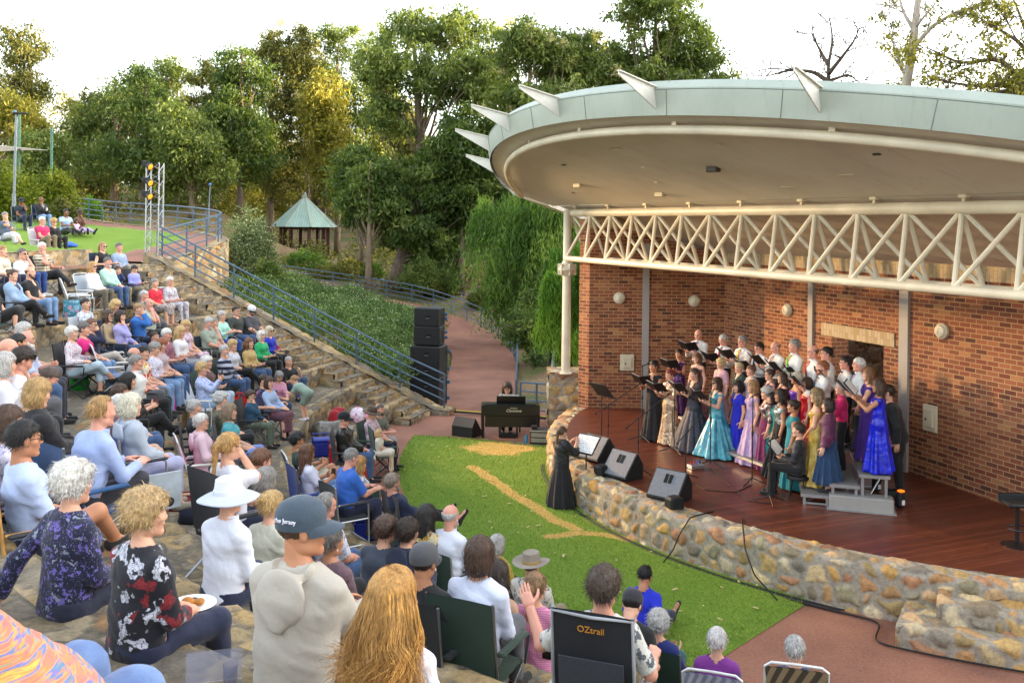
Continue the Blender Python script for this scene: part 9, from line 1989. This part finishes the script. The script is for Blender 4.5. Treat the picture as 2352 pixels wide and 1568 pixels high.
def cup(label, p, r=.04, h=.11, col='#dcdcdc', name='cup', mat=None): mb = MB(); mb.lathe([(r*.8, 0), (r, h), (r*.92, h), (r*.74, .008)], n=16); return flat(name, label, 'cup', mb, mat or M('cup '+col, col, .4), p)
def phone(label, p, rz, col='#24262a'): mb = MB(); mb.box((0, 0, 0), (.075, .012, .15), bev=.005); mb.box((0, -.0075, 0), (.066, .002, .136), m=1); return flat('phone', label, 'phone', mb, [M('phone '+col, col, .3), M('phone glass', '#0d0f14', .1)], p, rz, False)
@mcache
def glass_mat(col):
 t = NT('clear plastic'); t.base(hx(col)); t.set(Roughness=.05, IOR=1.2); t.b.inputs['Transmission Weight'].default_value = .9; return t.m
phone('phone held up by the woman with blonde curls in blue floral shirt', hand_of('e8', 0)+Vector((0, 0, .05)), PEOPLE['e8']['o'].rotation_euler.z)
phone('phone in the hands of the boy in lilac shirt', hand_of('b6', 0)+Vector((0, 0, .02)), PEOPLE['b6']['o'].rotation_euler.z)
cup('white paper cup held by the bald man in dark jacket', hand_of('u2', 0)-Vector((0, 0, .05)))
cup('pink drink can held by the woman in royal blue blouse', hand_of('e2', 1)-Vector((0, 0, .02)), .035, .14, '#d02860', 'drink_can')
cup('drink can held by the dark haired woman in white tee', hand_of('i2', 1)-Vector((0, 0, .03)), .034, .13, '#3a3230', 'drink_can')
cup('glass of red wine held by the woman with dark bob', hand_of('g1', 1)-Vector((0, 0, .02)), .035, .12, '#5a2a38', 'wine_glass', glass_mat('#c8a0a8'))
cup('plastic drink cup held by the grey haired woman in slate tee', hand_of('u5', 0)-Vector((0, 0, .04)), .04, .12, '#7a9a80')
p = place(402, 935, 14.8); cup('large white and green lidded cup on the terrace beside the pink bag', p, .07, .24, '#dfe3e0')
mb = MB(); mb.lathe([(.08, 0), (.13, .018), (.128, .022), (.075, .006)], n=28); flat('plate', 'white oval plate held by the woman with the red and white leaf print', 'plate', mb, WHITEP, hand_of('h3', 1)+Vector((-.02, .06, .0)))
f = Fld((-.09, -.07, -.01), (.09, .07, .06), .012); f.ell((-.03, 0, .01), (.04, .03, .03), .01); f.ell((.035, .01, .01), (.03, .03, .02), .01); V, F = f.net(); o = link('food', mk_mesh('food', V, [(F, 0)], [M('pastry', '#b57a38', .7)], True), None, hand_of('h3', 1)+Vector((-.02, .06, .015))); tag(o, 'golden pastry on the white plate held by the leaf print blouse', 'food')
w_ = at(492, 1545, 3.0); fz = floor_at(w_.x, w_.y)
for i in range(30):
 yy = 2.2+i*.08; w_ = at(492, 1532, yy); fz = floor_at(w_.x, w_.y)
 if w_.z < fz+.02: break
L = thing('food_container', 'clear plastic food container with its lid open beside the oatmeal hooded jumper', 'container', (w_.x, w_.y, fz+.02), .3)
GL = glass_mat('#dfe2f4'); mb = MB(); mb.box((0, 0, .004), (.26, .2, .008)); 
for s in (-1, 1): mb.box((0, s*.098, .03), (.26, .006, .05)); mb.box((s*.128, 0, .03), (.006, .19, .05))
mb.obj('tub', GL, L); mb = MB(); mb.plate([(-.13, .11, .06), (.13, .11, .06), (.13, .2, .17), (-.13, .2, .17)], .006); mb.obj('lid', GL, L)
mb = MB(); mb.lathe([(.03, 0), (.036, .12), (.034, .12), (.028, .004)], n=18); flat('plastic_cup', 'tall clear plastic cup standing behind the open food container', 'cup', mb, GL, (w_.x+.03, w_.y+.16, fz+.02))
cup('mint green steel bottle in the chair arm pocket at bottom centre', hand_of('h18', 0)*0+wpos(PEOPLE['h18']['o'], v3(-.36, .2, PEOPLE['h18']['pel'][2]+.08)), .045, .24, '#7fb8a4', 'drink_bottle')
phone('phone with pink case standing in the camp chair pocket at bottom centre', wpos(PEOPLE['h18']['o'], v3(-.46, .16, PEOPLE['h18']['pel'][2]+.16)), PEOPLE['h18']['o'].rotation_euler.z, '#e08a9a')
J = PEOPLE['h4']
def head_text(key, txt, size, yaw, z, mat, r=.108):
 J = PEOPLE[key]; R_ = J['hR']; hs = J['S']*1.08; d = v3(math.sin(yaw), math.cos(yaw), 0); p = J['hd']+R_@(d*r+v3(0, -.012, z))*hs
 X = R_@v3(-math.cos(yaw), math.sin(yaw), 0); Z = R_@v3(0, 0, 1); N = R_@d; Mx = Matrix((tuple(X), tuple(Z), tuple(N))).transposed()
 o = lettering(txt, size, J['o'], p, Mx.to_euler(), mat); return o
head_text('h4', 'the Jersey', .03, math.radians(132), .06, M('white thread', '#d8d8e4', .7), .113)
for key, txt, sz, col, zz, xx in (('h18', 'OZtrail', .06, '#c98a2a', .7, 0), ('h7', 'EW', .07, '#d8b820', .53, .1)):
 o = PEOPLE[key]['o']; ch_ = min((q for q in C.objects if q.name.startswith('camp_chair') and q.parent is None), key=lambda q: (q.location-o.location).length)
 s_ = max(.12, PEOPLE[key]['pel'][2]-.1*PEOPLE[key]['S']-.025); la = math.radians(8); by = -.2-math.sin(la)*zz-.045
 lettering(txt, sz, ch_, (xx, by, s_+zz*math.cos(la)), (PI/2+.14, 0, 0), M('logo '+col, col, .6))
o = PEOPLE['h18']['o']; ch_ = min((q for q in C.objects if q.name.startswith('camp_chair') and q.parent is None), key=lambda q: (q.location-o.location).length)
s_ = max(.12, PEOPLE['h18']['pel'][2]-.1*PEOPLE['h18']['S']-.025); la = math.radians(8); tp = lambda x, z: (x, -.215-math.sin(la)*z, s_+math.cos(la)*z)
mb = MB(); mb.tube([tp(-.27, .06), tp(-.275, .4), tp(-.27, .79), tp(0, .775), tp(.27, .79), tp(.275, .4), tp(.27, .06)], .012, 6); mb.obj('piping', M('grey piping', '#9a9ca0', .6), ch_, smooth=True)
mb = MB(); mb.plate([(-.22, -.262-math.sin(la)*.1, s_+.12), (.22, -.262-math.sin(la)*.1, s_+.12), (.22, -.27-math.sin(la)*.5, s_+.5), (-.22, -.27-math.sin(la)*.5, s_+.5)], .012); mb.obj('pocket', M('charcoal mesh', '#3a3d44', .9, 0, .2, 90), ch_)
